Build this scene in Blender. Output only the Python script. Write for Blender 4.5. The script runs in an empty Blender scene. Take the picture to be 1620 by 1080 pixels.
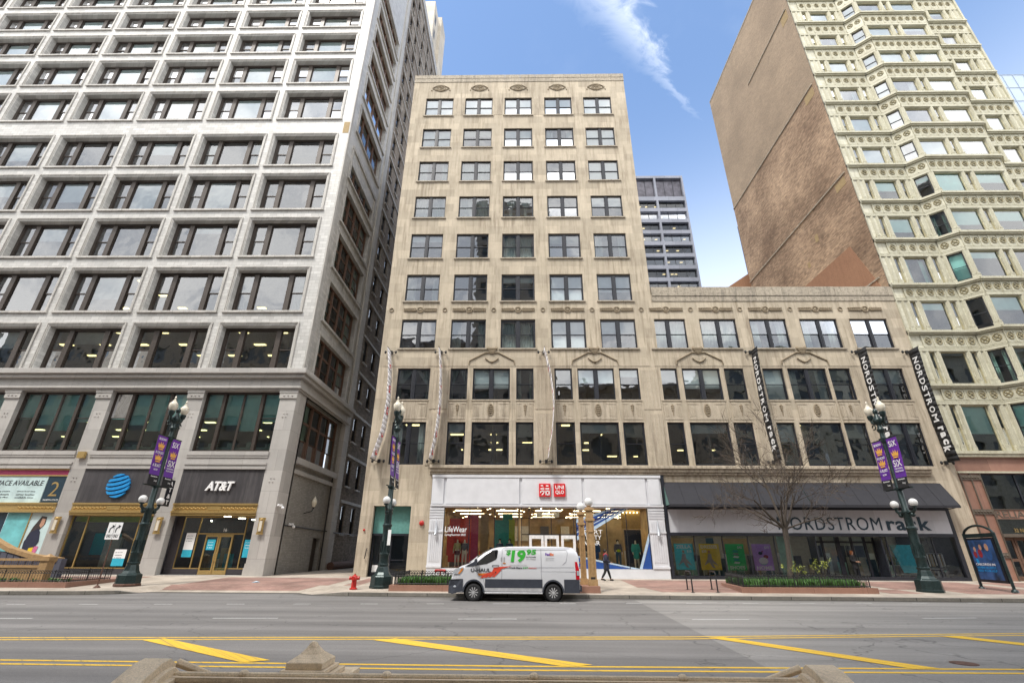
import bpy, bmesh, math, random
from mathutils import Vector, Matrix
R = math.radians
random.seed(7)
sc = bpy.context.scene
COL = sc.collection

# ------------------------------------------------------------------ camera
cam_d = bpy.data.cameras.new("camera"); cam = bpy.data.objects.new("camera", cam_d); COL.objects.link(cam)
cam_d.sensor_width = 36; cam_d.lens = 755/1620*36; cam_d.clip_start = .1; cam_d.clip_end = 3000
def cam_basis(th=R(23.8), psi=R(1.0), roll=R(0.35)):
    fw = Vector((-math.sin(psi)*math.cos(th), math.cos(psi)*math.cos(th), math.sin(th)))
    rt = Vector((math.cos(psi), math.sin(psi), 0)); up = rt.cross(fw)
    return rt*math.cos(roll)+up*math.sin(roll), -rt*math.sin(roll)+up*math.cos(roll), fw
rt, up, fw = cam_basis()
cam.matrix_world = Matrix(((rt.x, up.x, -fw.x, 0), (rt.y, up.y, -fw.y, 0), (rt.z, up.z, -fw.z, 1.92), (0, 0, 0, 1)))
sc.camera = cam

# ------------------------------------------------------------------ world, sun, exposure
SUN = Vector((-.30, -.42, .86)).normalized()      # direction towards the sun
w = bpy.data.worlds.new("World"); sc.world = w; w.use_nodes = True
nt = w.node_tree; N = nt.nodes; L = nt.links; N.clear()
out = N.new("ShaderNodeOutputWorld"); bg = N.new("ShaderNodeBackground"); bg.inputs[1].default_value = .12
sky = N.new("ShaderNodeTexSky"); sky.sky_type = 'NISHITA'; sky.sun_disc = False
sky.sun_elevation = math.asin(SUN.z); sky.sun_rotation = math.atan2(SUN.x, SUN.y) % (2*math.pi)
sky.air_density = 1.0; sky.dust_density = .4; sky.ozone_density = 2.2
tc = N.new("ShaderNodeTexCoord")
def wmath(op, a, b=None, c=None):
    n = N.new("ShaderNodeMath"); n.operation = op
    for i, v in enumerate((a, b, c)):
        if v is None: continue
        if isinstance(v, (int, float)): n.inputs[i].default_value = v
        else: L.new(v, n.inputs[i])
    return n.outputs[0]
def wdot(vec):
    n = N.new("ShaderNodeVectorMath"); n.operation = 'DOT_PRODUCT'
    L.new(tc.outputs['Generated'], n.inputs[0]); n.inputs[1].default_value = vec
    return n.outputs['Value']
def wsmooth(v, a, b):
    n = N.new("ShaderNodeMapRange"); n.interpolation_type = 'SMOOTHSTEP'
    L.new(v, n.inputs[0]); n.inputs[1].default_value = a; n.inputs[2].default_value = b
    return n.outputs[0]
def pixdir(x, y): return (rt*((x-810)/755) - up*((y-540)/755) + fw).normalized()
# a wisp of cirrus: a band round the great circle through two directions, broken up by stretched noise
dA, dB = pixdir(840, -150), pixdir(1122, 205)
along = (dB-dA).normalized(); nrm = dA.cross(dB).normalized()
no = N.new("ShaderNodeTexNoise"); no.inputs['Scale'].default_value = 16; no.inputs['Detail'].default_value = 10; no.inputs['Roughness'].default_value = .62; no.inputs['Distortion'].default_value = .6
mp = N.new("ShaderNodeMapping"); mp.inputs['Rotation'].default_value = (.3, .5, .9); mp.inputs['Scale'].default_value = (.9, 1.7, .8)
L.new(tc.outputs['Generated'], mp.inputs[0]); L.new(mp.outputs[0], no.inputs['Vector'])
dist = wmath('ABSOLUTE', wmath('ADD', wdot(nrm), wmath('MULTIPLY', wmath('SUBTRACT', no.outputs[0], .5), .10)))
prog = wdot(along)
pA, pB = dA.dot(along), dB.dot(along)
tail = wsmooth(prog, pB+.004, pB-.10)
wid = wmath('MULTIPLY_ADD', wsmooth(prog, pB, pA), .065, .011)
band = wmath('SUBTRACT', 1, wsmooth(wmath('DIVIDE', dist, wid), 0, 1.0))
wisp = wmath('MULTIPLY', wmath('MULTIPLY', band, tail), wsmooth(no.outputs[0], .25, .85))
# the cloud bank over the street's other side and thin veils near the horizon
n2 = N.new("ShaderNodeTexNoise"); n2.inputs['Scale'].default_value = 2.6; n2.inputs['Detail'].default_value = 8; n2.inputs['Roughness'].default_value = .55
L.new(tc.outputs['Generated'], n2.inputs['Vector'])
back = wsmooth(wmath('ADD', wdot((0, -1, 0)), wmath('MULTIPLY', wmath('SUBTRACT', n2.outputs[0], .5), .9)), -.22, .12)
low = wmath('POWER', wsmooth(wdot((0, 0, 1)), .84, .32), 1.9)
veil = wmath('MULTIPLY', wsmooth(n2.outputs[0], .5, .75), .18)
cl = wmath('MAXIMUM', wmath('MAXIMUM', wmath('MULTIPLY', wisp, .8), back), wmath('MAXIMUM', wmath('MULTIPLY', low, .92), veil))
hs = N.new("ShaderNodeHueSaturation"); hs.inputs['Saturation'].default_value = .98
gain = N.new("ShaderNodeMixRGB"); gain.blend_type = 'MULTIPLY'; gain.inputs[0].default_value = 1; gain.inputs[2].default_value = (1.34, 1.38, 1.38, 1)
L.new(sky.outputs[0], gain.inputs[1]); L.new(gain.outputs[0], hs.inputs['Color'])
mx = N.new("ShaderNodeMixRGB"); n3 = N.new('ShaderNodeTexNoise'); n3.inputs['Scale'].default_value = 5; n3.inputs['Detail'].default_value = 9; n3.inputs['Roughness'].default_value = .6; L.new(tc.outputs['Generated'], n3.inputs['Vector'])
bk = N.new('ShaderNodeMixRGB'); bk.inputs[1].default_value = (5.6, 6.0, 6.7, 1); bk.inputs[2].default_value = (12.5, 12.3, 12.0, 1); L.new(wmath('MULTIPLY', back, wsmooth(n3.outputs[0], .36, .62)), bk.inputs[0]); L.new(bk.outputs[0], mx.inputs[2])
L.new(cl, mx.inputs[0]); L.new(hs.outputs[0], mx.inputs[1]); L.new(mx.outputs[0], bg.inputs[0]); L.new(bg.outputs[0], out.inputs[0])
sd = bpy.data.lights.new("sun", 'SUN'); sd.energy = 1.8; sd.angle = R(9); sd.color = (1, .95, .88)
so = bpy.data.objects.new("sun", sd); COL.objects.link(so); so.rotation_euler = SUN.to_track_quat('Z', 'Y').to_euler()
sc.view_settings.view_transform = 'Standard'; sc.view_settings.look = 'None'; sc.view_settings.gamma = 1
sc.view_settings.exposure = 0.95
sc.render.engine = "CYCLES"
sc.cycles.max_bounces = 8; sc.cycles.transparent_max_bounces = 12

# ------------------------------------------------------------------ materials
MATS = {}
def newmat(name):
    m = bpy.data.materials.new(name); m.use_nodes = True; m.node_tree.nodes.clear(); MATS[name] = m
    return m, m.node_tree.nodes, m.node_tree.links
def c4(c): return (c[0], c[1], c[2], 1)
def vecuv(N, L, sx=1, sz=1):
    """u = X+Y, v = Z : runs along any upright wall"""
    t = N.new("ShaderNodeTexCoord"); s = N.new("ShaderNodeSeparateXYZ"); L.new(t.outputs['Object'], s.inputs[0])
    a = N.new("ShaderNodeMath"); L.new(s.outputs[0], a.inputs[0]); L.new(s.outputs[1], a.inputs[1])
    b = N.new("ShaderNodeMath"); b.operation = 'MULTIPLY'; b.inputs[1].default_value = sx; L.new(a.outputs[0], b.inputs[0])
    c = N.new("ShaderNodeMath"); c.operation = 'MULTIPLY'; c.inputs[1].default_value = sz; L.new(s.outputs[2], c.inputs[0])
    k = N.new("ShaderNodeCombineXYZ"); L.new(b.outputs[0], k.inputs[0]); L.new(c.outputs[0], k.inputs[1])
    return k.outputs[0], t
def noise(N, L, vec, scale, detail=5, rough=.6):
    n = N.new("ShaderNodeTexNoise"); n.inputs['Scale'].default_value = scale; n.inputs['Detail'].default_value = detail; n.inputs['Roughness'].default_value = rough
    if vec is not None: L.new(vec, n.inputs['Vector'])
    return n.outputs[0]
def ramp(N, L, v, a, b, c0, c1):
    r = N.new("ShaderNodeValToRGB"); r.color_ramp.elements[0].position = a; r.color_ramp.elements[1].position = b
    r.color_ramp.elements[0].color = c4(c0); r.color_ramp.elements[1].color = c4(c1); L.new(v, r.inputs[0]); return r.outputs[0]
def mix(N, L, a, b, f, mode='MIX'):
    m = N.new("ShaderNodeMixRGB"); m.blend_type = mode
    if isinstance(f, (int, float)): m.inputs[0].default_value = f
    else: L.new(f, m.inputs[0])
    for i, v in ((1, a), (2, b)):
        if isinstance(v, tuple): m.inputs[i].default_value = c4(v)
        else: L.new(v, m.inputs[i])
    return m.outputs[0]
def principled(N, L, col, rough=.8, metal=0, bumpv=None, bump=.2, bdist=.02, spec=None):
    p = N.new("ShaderNodeBsdfPrincipled"); o = N.new("ShaderNodeOutputMaterial"); L.new(p.outputs[0], o.inputs[0])
    if isinstance(col, tuple): p.inputs['Base Color'].default_value = c4(col)
    else: L.new(col, p.inputs['Base Color'])
    p.inputs['Roughness'].default_value = rough; p.inputs['Metallic'].default_value = metal
    if spec is not None: p.inputs['Specular IOR Level'].default_value = spec
    if bumpv is not None:
        b = N.new("ShaderNodeBump"); b.inputs['Strength'].default_value = bump; b.inputs['Distance'].default_value = bdist
        L.new(bumpv, b.inputs['Height']); L.new(b.outputs[0], p.inputs['Normal'])
    return p
def plain(name, col, rough=.6, metal=0, var=.15, scale=6, bump=.05, spec=None):
    m, N, L = newmat(name)
    t = N.new("ShaderNodeTexCoord"); n = noise(N, L, t.outputs['Object'], scale)
    lo = tuple(c*(1-var) for c in col); hi = tuple(min(1, c*(1+var)) for c in col)
    principled(N, L, ramp(N, L, n, .3, .7, lo, hi), rough, metal, n, bump, .01, spec); return m
def stone(name, c1, c2, block=None, mortar=(.25, .22, .18), msize=.012, streak=.25, dirt=(.12, .10, .08), bump=.25, rough=.85, grain=14, offset=.5, fine=.2, spotty=0):
    m, N, L = newmat(name); v, t = vecuv(N, L)
    big = noise(N, L, v, .35, 6); mid = noise(N, L, v, 2.3, 6); g = noise(N, L, t.outputs['Object'], grain, 4)
    col = mix(N, L, ramp(N, L, big, .35, .65, c1, c2), ramp(N, L, mid, .3, .7, c1, c2), .45)
    bv = g
    if block:
        b = N.new("ShaderNodeTexBrick"); L.new(v, b.inputs['Vector']); b.inputs['Scale'].default_value = 1; b.offset = offset
        b.inputs['Brick Width'].default_value = block[0]; b.inputs['Row Height'].default_value = block[1]; b.inputs['Mortar Size'].default_value = msize; b.inputs['Mortar Smooth'].default_value = .3
        b.inputs['Color1'].default_value = (.84, .84, .84, 1); b.inputs['Color2'].default_value = (1.1, 1.1, 1.1, 1); b.inputs['Mortar'].default_value = c4(mortar)
        b.inputs['Bias'].default_value = 0
        col = mix(N, L, col, b.outputs[0], 1, 'MULTIPLY')
        inv = N.new("ShaderNodeMath"); inv.operation = 'MULTIPLY_ADD'; inv.inputs[1].default_value = -.8; L.new(b.outputs['Fac'], inv.inputs[0]); L.new(g, inv.inputs[2]); bv = inv.outputs[0]
    if streak:
        sv, _ = vecuv(N, L, 2.2, .16); s1 = noise(N, L, sv, 1.6, 7, .7)
        bn = noise(N, L, v, .22, 3)
        f = N.new("ShaderNodeMath"); f.operation = 'MULTIPLY'; L.new(ramp(N, L, s1, .46, .68, (0, 0, 0), (1, 1, 1)), f.inputs[0]); L.new(ramp(N, L, bn, .35, .6, (.25,)*3, (1, 1, 1)), f.inputs[1])
        f2 = N.new("ShaderNodeMath"); f2.operation = 'MULTIPLY'; L.new(f.outputs[0], f2.inputs[0]); f2.inputs[1].default_value = streak
        col = mix(N, L, col, dirt, f2.outputs[0])
    if spotty:
        sp = noise(N, L, v, 5, 9, .8)
        f = N.new("ShaderNodeMath"); f.operation = 'MULTIPLY'; f.inputs[1].default_value = spotty; L.new(ramp(N, L, sp, .5, .64, (0, 0, 0), (1, 1, 1)), f.inputs[0])
        col = mix(N, L, col, dirt, f.outputs[0])
    col = mix(N, L, col, ramp(N, L, g, .3, .7, (1-fine,)*3, (1+fine*.5,)*3), 1, 'MULTIPLY')
    principled(N, L, col, rough, 0, bv, bump, .02); return m
def glass(name, tint=(.75, .82, .85), refl=.25, rough=.0, wave=.02, wscale=1.4):
    m, N, L = newmat(name)
    tr = N.new("ShaderNodeBsdfTransparent"); tr.inputs[0].default_value = c4(tint)
    gl = N.new("ShaderNodeBsdfGlossy"); gl.inputs['Roughness'].default_value = rough; gl.inputs[0].default_value = (.95, .97, 1, 1)
    fr = N.new("ShaderNodeFresnel"); fr.inputs[0].default_value = 1.5
    a = N.new("ShaderNodeMath"); a.operation = 'MULTIPLY_ADD'; a.inputs[1].default_value = 1.2; a.inputs[2].default_value = refl; a.use_clamp = True; L.new(fr.outputs[0], a.inputs[0])
    t = N.new("ShaderNodeTexCoord"); oi = N.new("ShaderNodeObjectInfo"); ad = N.new("ShaderNodeVectorMath"); ad.operation = 'ADD'
    sc_ = N.new("ShaderNodeVectorMath"); sc_.operation = 'SCALE'; sc_.inputs[0].default_value = (40, 17, 23); L.new(oi.outputs['Random'], sc_.inputs['Scale'])
    L.new(t.outputs['Object'], ad.inputs[0]); L.new(sc_.outputs[0], ad.inputs[1])
    n = noise(N, L, ad.outputs[0], wscale, 2, .4)
    b = N.new("ShaderNodeBump"); b.inputs['Strength'].default_value = 1; b.inputs['Distance'].default_value = wave; L.new(n, b.inputs['Height']); L.new(b.outputs[0], gl.inputs['Normal'])
    mxn = N.new("ShaderNodeMixShader"); L.new(a.outputs[0], mxn.inputs[0]); L.new(tr.outputs[0], mxn.inputs[1]); L.new(gl.outputs[0], mxn.inputs[2])
    o = N.new("ShaderNodeOutputMaterial"); L.new(mxn.outputs[0], o.inputs[0]); return m
def emit(name, col, s):
    m, N, L = newmat(name); e = N.new("ShaderNodeEmission"); e.inputs[0].default_value = c4(col); e.inputs[1].default_value = s
    o = N.new("ShaderNodeOutputMaterial"); L.new(e.outputs[0], o.inputs[0]); return m

TAN = stone('tan limestone', (.45, .385, .29), (.56, .485, .375), (1.25, .82), (.84, .82, .79), .006, .8, (.19, .145, .10), .3, .88, 22, fine=.14)
TAN2 = stone('weathered limestone', (.42, .36, .275), (.55, .475, .37), None, streak=.75, dirt=(.13, .10, .075), bump=.35, grain=22)
COPE = stone('blackened coping stone', (.38, .33, .26), (.48, .42, .33), None, streak=.6, dirt=(.06, .055, .05), bump=.35, spotty=.75)
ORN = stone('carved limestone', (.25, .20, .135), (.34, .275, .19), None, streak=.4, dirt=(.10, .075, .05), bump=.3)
WHT = stone('white glazed terracotta', (.51, .50, .475), (.60, .59, .565), (.62, .30), (.66, .65, .63), .013, .22, (.30, .27, .23), .15, .45, 30, fine=.08)
WHTS = stone('soiled terracotta', (.42, .41, .39), (.56, .54, .51), (.62, .30), (.6, .58, .55), .01, .6, (.15, .13, .11), .2, .6, 30)
MOLD = stone('terracotta moulding', (.46, .44, .41), (.56, .54, .50), (.9, 3), (.4, .38, .35), .012, .5, (.16, .14, .12), .2, .6, 30)
GRAN = stone('grey granite', (.40, .38, .36), (.47, .45, .42), (2.4, 1.42), (.5, .48, .46), .008, .2, (.2, .18, .16), .1, .6, 60, fine=.16)
CREAM = stone('cream terracotta', (.57, .55, .43), (.66, .64, .52), (.75, .36), (.62, .58, .46), .010, .5, (.28, .24, .13), .2, .5, 26, fine=.08)
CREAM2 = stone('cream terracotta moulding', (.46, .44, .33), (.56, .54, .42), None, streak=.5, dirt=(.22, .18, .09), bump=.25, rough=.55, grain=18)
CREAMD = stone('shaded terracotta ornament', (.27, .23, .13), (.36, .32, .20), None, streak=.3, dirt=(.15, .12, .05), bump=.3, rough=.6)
RGRAN = stone('red granite', (.27, .14, .10), (.36, .20, .145), (2.6, 1.6), (.5, .4, .4), .008, .15, (.1, .06, .05), .05, .45, 70, fine=.28)
def brickwall(name, ca, cb, cc, grey):
    m, N, L = newmat(name); v, t = vecuv(N, L)
    b = N.new("ShaderNodeTexBrick"); L.new(v, b.inputs['Vector']); b.inputs['Scale'].default_value = 1
    b.inputs['Brick Width'].default_value = .34; b.inputs['Row Height'].default_value = .105; b.inputs['Mortar Size'].default_value = .014; b.inputs['Mortar Smooth'].default_value = .4
    b.inputs['Color1'].default_value = c4(ca); b.inputs['Color2'].default_value = c4(cb); b.inputs['Mortar'].default_value = c4(cc)
    sp, _ = vecuv(N, L, 2.6, 8.5); wn = N.new("ShaderNodeTexWhiteNoise"); fl = N.new("ShaderNodeVectorMath"); fl.operation = 'FLOOR'; L.new(sp, fl.inputs[0]); L.new(fl.outputs[0], wn.inputs['Vector'])
    col = mix(N, L, b.outputs[0], ramp(N, L, wn.outputs[0], 0, 1, (.6, .57, .55), (1.45, 1.42, 1.4)), .6, 'MULTIPLY')
    big = noise(N, L, v, .16, 8, .62); col = mix(N, L, col, ramp(N, L, big, .35, .66, (.6, .55, .52), (1.3, 1.28, 1.25)), 1, 'MULTIPLY')
    dk = noise(N, L, v, .9, 9, .75); col = mix(N, L, col, (.10, .065, .045), ramp(N, L, dk, .56, .75, (0, 0, 0), (.75,)*3))
    # greyer, smoother brick of the upper storeys above the flashing line
    if grey:
        s = N.new("ShaderNodeSeparateXYZ"); L.new(t.outputs['Object'], s.inputs[0])
        g = N.new("ShaderNodeMath"); g.operation = 'GREATER_THAN'; g.inputs[1].default_value = 45.9; L.new(s.outputs[2], g.inputs[0])
        fi = noise(N, L, v, 7, 8, .8)
        up_ = mix(N, L, ramp(N, L, fi, .38, .62, (.24, .185, .13), (.46, .375, .27)), col, .42)
        col = mix(N, L, col, up_, g.outputs[0])
    principled(N, L, col, .92, 0, b.outputs['Fac'], -.4, .03); return m
BRICK = brickwall('brown common brick', (.41, .29, .19), (.30, .21, .14), (.30, .24, .18), True)
GBRICK = brickwall('sooty grey brick', (.20, .18, .155), (.27, .24, .21), (.16, .15, .135), False)
RBRICK = stone('painted alley brick', (.30, .29, .27), (.36, .345, .32), (.32, .11), (.7, .7, .7), .012, .35, (.12, .11, .10), .4, .8, 40)
PARGE = stone('terracotta coloured parging', (.29, .15, .085), (.35, .19, .11), None, streak=.35, dirt=(.17, .08, .045), bump=.2)
BRONZE = plain('dark bronze sash', (.055, .042, .034), .45, .2, .3, 9)
BLACKF = plain('blue black sash paint', (.018, .02, .028), .4, 0, .3, 9)
WOOD = plain('weathered brown sash', (.12, .065, .04), .7, 0, .35, 14)
CREAMF = plain('cream sash', (.42, .38, .24), .5)
GLASS = glass('sheet glass', (.62, .70, .72), .14, wave=.018, wscale=.8)
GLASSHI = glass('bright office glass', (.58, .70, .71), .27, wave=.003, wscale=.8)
GLASSG = glass('green tinted glass', (.62, .84, .81), .09, wave=.004, wscale=.8)
GLASSS = glass('shopfront glass', (.88, .92, .92), .045, wave=.004)
GLASSD = glass('dark shop glass', (.74, .86, .86), .06, wave=.003)
BLINDSKY = plain('white blind and sky reflection', (.78, .78, .76), .8, 0, .05, 2)  # real blinds, and the white that paints reflected sky behind W panes
BLINDG = plain('pale green blind', (.66, .80, .78), .8, 0, .08, 2)
BLINDT = plain('beige roller blind', (.55, .50, .42), .8, 0, .08, 2)
SHUT = plain('dark purple shutter', (.07, .05, .06), .7, 0, .3, 4)
CURT = plain('sheer curtain', (.62, .62, .56), .9, 0, .08, 8)
ROOM = plain('room surfaces', (.13, .12, .11), .9)
ROOMW = plain('pale office ceiling', (.42, .40, .36), .9)
TUBE = emit('fluorescent panel', (1, .78, .34), 2.0)
DARK = plain('dark void', (.012, .012, .014), .8)
ASPH = None
def asphalt(name, ca, cb, rough=.88):
    m, N, L = newmat(name); t = N.new("ShaderNodeTexCoord")
    mp = N.new("ShaderNodeMapping"); mp.inputs['Scale'].default_value = (.18, 1.0, 1); L.new(t.outputs['Object'], mp.inputs[0])
    a = noise(N, L, mp.outputs[0], .55, 8, .65); b = noise(N, L, t.outputs['Object'], .35, 5); g = noise(N, L, t.outputs['Object'], 60, 3, .8); g2 = noise(N, L, t.outputs['Object'], 17, 6, .8)
    col = mix(N, L, ramp(N, L, a, .3, .7, ca, cb), ramp(N, L, b, .3, .7, ca, cb), .5)
    col = mix(N, L, col, ramp(N, L, g, .25, .75, (.6,)*3, (1.45,)*3), 1, 'MULTIPLY')
    col = mix(N, L, col, ramp(N, L, g2, .3, .7, (.8,)*3, (1.15,)*3), 1, 'MULTIPLY')
    # lanes darkened by tyres, oil drips
    ml = N.new('ShaderNodeMapping'); ml.inputs['Scale'].default_value = (.025, 1.05, 1); L.new(t.outputs['Object'], ml.inputs[0]); col = mix(N, L, col, ramp(N, L, noise(N, L, ml.outputs[0], 1, 4, .6), .35, .65, (.72,)*3, (1.14,)*3), 1, 'MULTIPLY')
    col = mix(N, L, col, (.035, .033, .032), ramp(N, L, noise(N, L, t.outputs['Object'], 2.2, 3, .5), .70, .80, (0, 0, 0), (.6,)*3))
    # cracks and tar lines
    vo = N.new("ShaderNodeTexVoronoi"); vo.feature = 'DISTANCE_TO_EDGE'; vo.inputs['Scale'].default_value = .23
    wv = N.new("ShaderNodeVectorMath"); wv.operation = 'ADD'; nn = N.new("ShaderNodeTexNoise"); nn.inputs['Scale'].default_value = 1.3; L.new(t.outputs['Object'], nn.inputs['Vector']); L.new(t.outputs['Object'], wv.inputs[0]); L.new(nn.outputs['Color'], wv.inputs[1]); L.new(wv.outputs[0], vo.inputs['Vector'])
    col = mix(N, L, col, (.03, .03, .03), ramp(N, L, vo.outputs[0], 0, .006, (.55,)*3, (0, 0, 0)))
    principled(N, L, col, rough, 0, g, .4, .01); return m
ASPH = asphalt('worn asphalt', (.145, .138, .132), (.21, .20, .192))
ASPH2 = asphalt('pale concrete road', (.20, .19, .18), (.28, .267, .25))
CONC = stone('pavement concrete', (.34, .31, .27), (.42, .385, .34), None, streak=0, bump=.1, grain=30)
def paver(name, ca, cb, mort, bw, bh, patch=None):
    m, N, L = newmat(name); t = N.new("ShaderNodeTexCoord")
    b = N.new("ShaderNodeTexBrick"); L.new(t.outputs['Object'], b.inputs['Vector']); b.inputs['Scale'].default_value = 1; b.offset = .5 if bw != bh else 0
    b.inputs['Brick Width'].default_value = bw; b.inputs['Row Height'].default_value = bh; b.inputs['Mortar Size'].default_value = .012
    b.inputs['Color1'].default_value = c4(ca); b.inputs['Color2'].default_value = c4(cb); b.inputs['Mortar'].default_value = c4(mort)
    n = noise(N, L, t.outputs['Object'], .6, 8, .65); g = noise(N, L, t.outputs['Object'], 25, 4)
    col = mix(N, L, b.outputs[0], ramp(N, L, n, .32, .7, (.62, .60, .58), (1.22, 1.2, 1.18)), 1, 'MULTIPLY')
    col = mix(N, L, col, ramp(N, L, g, .3, .7, (.82,)*3, (1.12,)*3), 1, 'MULTIPLY')
    gm = noise(N, L, t.outputs['Object'], 5.5, 2, .5); col = mix(N, L, col, (.10, .09, .08), ramp(N, L, gm, .70, .76, (0, 0, 0), (.5,)*3))
    principled(N, L, col, .85, 0, g, .2, .01); return m
PAVEC = paver('concrete pavement slabs', (.40, .355, .30), (.45, .40, .34), (.55, .50, .44), 2.4, 2.4)
PAVER = paver('red brick pavers', (.29, .17, .14), (.35, .22, .18), (.24, .16, .14), .22, .11)
KERB = stone('granite kerb', (.16, .15, .13), (.26, .24, .21), (1.8, 2), (.3, .3, .3), .02, 0, bump=.4, grain=18)
YEL = stone('yellow road paint', (.70, .43, .03), (.82, .53, .05), None, streak=0, dirt=(.19, .16, .10), bump=.1, spotty=.75, grain=40)
WPAINT = stone('white road paint', (.52, .52, .50), (.66, .66, .64), None, streak=0, dirt=(.2, .2, .19), bump=.1, spotty=.7, grain=40)
GOLD = plain('gold anodised metal', (.52, .36, .14), .35, .6, .15, 12)
GOLDP = plain('ochre painted iron', (.37, .235, .11), .5, 0, .22, 7, .15)
BUFF = stone('buff painted stone', (.68, .53, .35), (.78, .63, .44), None, streak=.25, dirt=(.16, .11, .07), bump=.35, spotty=.35, grain=90, rough=.7, fine=.25)
WHITEP = plain('white metal panel', (.66, .67, .70), .45, 0, .06, 1.5)
WHITEF = plain('white paint', (.72, .72, .72), .5)
RED = plain('shop red', (.62, .015, .02), .4)
WHL = plain('white lettering', (.85, .85, .85), .5, var=.02)
BLKL = plain('black lettering', (.012, .014, .02), .4)
NAVYL = plain('navy lettering', (.012, .035, .055), .4)
TEAL = plain('teal panel', (.12, .30, .27), .5)
LGREEN = plain('dark green lamp iron', (.018, .034, .034), .35, .3, .4, 12, .2)
RUST = plain('rusty iron', (.10, .05, .035), .8, 0, .5, 14)
IRON = plain('black railing iron', (.012, .012, .014), .5)
GLOBE = plain('opal glass globe', (.66, .66, .65), .15, var=.05)
ACORN = plain('ribbed acorn glass', (.66, .61, .50), .2, var=.08)
CHAR = stone('charcoal granite panel', (.038, .035, .038), (.055, .05, .054), (2.95, 1.2), (.9, .9, .9), .008, .5, (.16, .15, .15), .05, .5, 40)
CHAR2 = plain('charcoal plinth', (.045, .04, .045), .5)
BLUEL = plain('globe blue', (.02, .27, .62), .35)
AWN = plain('black awning canvas', (.022, .022, .028), .85, 0, .15, 3, .1)
AWNT = plain('awning scalloped end', (.10, .19, .17), .8)
GREYG = stone('pale grey back painted glass', (.47, .48, .51), (.57, .58, .61), (1.85, 4), (.85, .85, .85), .01, .15, (.3, .3, .3), .02, .25, 3, offset=0, fine=.02)
PURP = plain('purple banner cloth', (.13, .02, .30), .7, 0, .2, 1)
BLKB = plain('black banner cloth', (.014, .014, .016), .8)
WHB = plain('white banner cloth', (.72, .70, .71), .8)
CROWN = plain('crown gold print', (.80, .42, .08), .6)
HYD = plain('hydrant red', (.42, .02, .015), .4, 0, .2, 8)
SOIL = plain('planter soil', (.05, .035, .025), .95)
LEAF = plain('tulip leaves', (.07, .17, .035), .6, 0, .4, 3)
LEAFY = plain('spring leaves', (.30, .34, .06), .6)
BARK = plain('grey brown bark', (.07, .056, .045), .9, 0, .3, 12, .4)
TWIG = plain('grey brown twigs', (.085, .065, .05), .9)
VANW = plain('silver white van paint', (.62, .63, .66), .22, .15, .03, 1, 0)
VAND = plain('dark grey cladding', (.035, .04, .055), .5)
TYRE = plain('tyre rubber', (.018, .018, .02), .85)
ALLOY = plain('silver wheel trim', (.5, .5, .51), .35, .25)
CGLASS = glass('car glass', (.25, .3, .3), .16, wave=.0)
LAMPR = plain('red tail lamp', (.45, .01, .02), .2)
AMBER = plain('amber lamp', (.6, .2, .03), .2)
CHROME = plain('clear lamp', (.55, .58, .62), .1, .4)
GRN = plain('price green', (.03, .33, .03), .4)
ORED = plain('swoosh red', (.62, .06, .03), .4)
FEDP = plain('parcel purple', (.12, .03, .30), .4)
FEDO = plain('parcel orange', (.7, .14, .02), .4)
GREYL = plain('grey small print', (.35, .35, .36), .5)
SKIN = plain('skin', (.48, .27, .18), .6)
MANN = plain('pale mannequin', (.80, .76, .66), .5)
NAVY = plain('navy cloth', (.02, .024, .05), .85)
BLKC = plain('black cloth', (.012, .012, .014), .85)
CRIM = plain('crimson cloth', (.30, .02, .03), .8)
HAIRD = plain('dark hair', (.015, .01, .008), .6)
HAIRG = plain('ginger hair', (.45, .15, .04), .6)
TAUPE = plain('olive yellow shirt', (.50, .48, .24), .8)
GREYC = plain('grey cloth', (.10, .10, .13), .85)
PLUM = plain('plum shorts', (.13, .02, .03), .8)
DENIM = plain('blue denim cloth', (.03, .08, .14), .8)
BLUEC = plain('royal blue cloth', (.02, .09, .28), .8)
NEON = plain('neon yellow cloth', (.55, .68, .02), .7)
SAND = plain('sand cloth', (.36, .26, .13), .8)
REDP = plain('red display panel', (.72, .06, .035), .6)
MAGP = plain('magenta display panel', (.45, .05, .15), .6)
TEALP = plain('deep teal display panel', (.02, .36, .32), .6)
LIMEP = plain('lime display panel', (.50, .66, .04), .6)
WARM = plain('warm timber interior', (.50, .36, .18), .7, var=.35, scale=1.3)
WARML = emit('warm downlight', (1, .80, .50), 7)
FILLSTRIP = emit('added shop fill strip', (1, .84, .55), 4.0)  # glowing ceiling strips added to brighten the shop, not real fittings
COOLL = emit('shop ceiling light', (1, .88, .66), 11)
SBLUE = plain('stripe blue', (.015, .07, .28), .5)
SNAVY = plain('stripe navy', (.01, .02, .10), .5)
SPALE = plain('stripe pale blue', (.42, .55, .68), .5)
BRPL = plain('bronze blade panel', (.10, .08, .06), .5)
GREYT = stone('grey tower cladding', (.19, .20, .24), (.24, .25, .29), (4, 3.7), (.7, .7, .7), .05, 0, bump=0, rough=.6)
TGL = glass('grey tower glass', (.30, .31, .35), .03, wave=.0)
AMBGL = plain('copper toned louvre glass', (.09, .085, .10), .2, .5, .5, .8)
SKYG = plain('pale blue curtain wall', (.34, .42, .54), .35, 0, .08, .1)
SKYL = plain('curtain wall mullion', (.28, .34, .42), .5)
BEIGE = stone('beige tower stone', (.52, .47, .39), (.60, .55, .47), (3, 1.5), (.8, .8, .8), .02, .3, (.3, .27, .22), .1)

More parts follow.
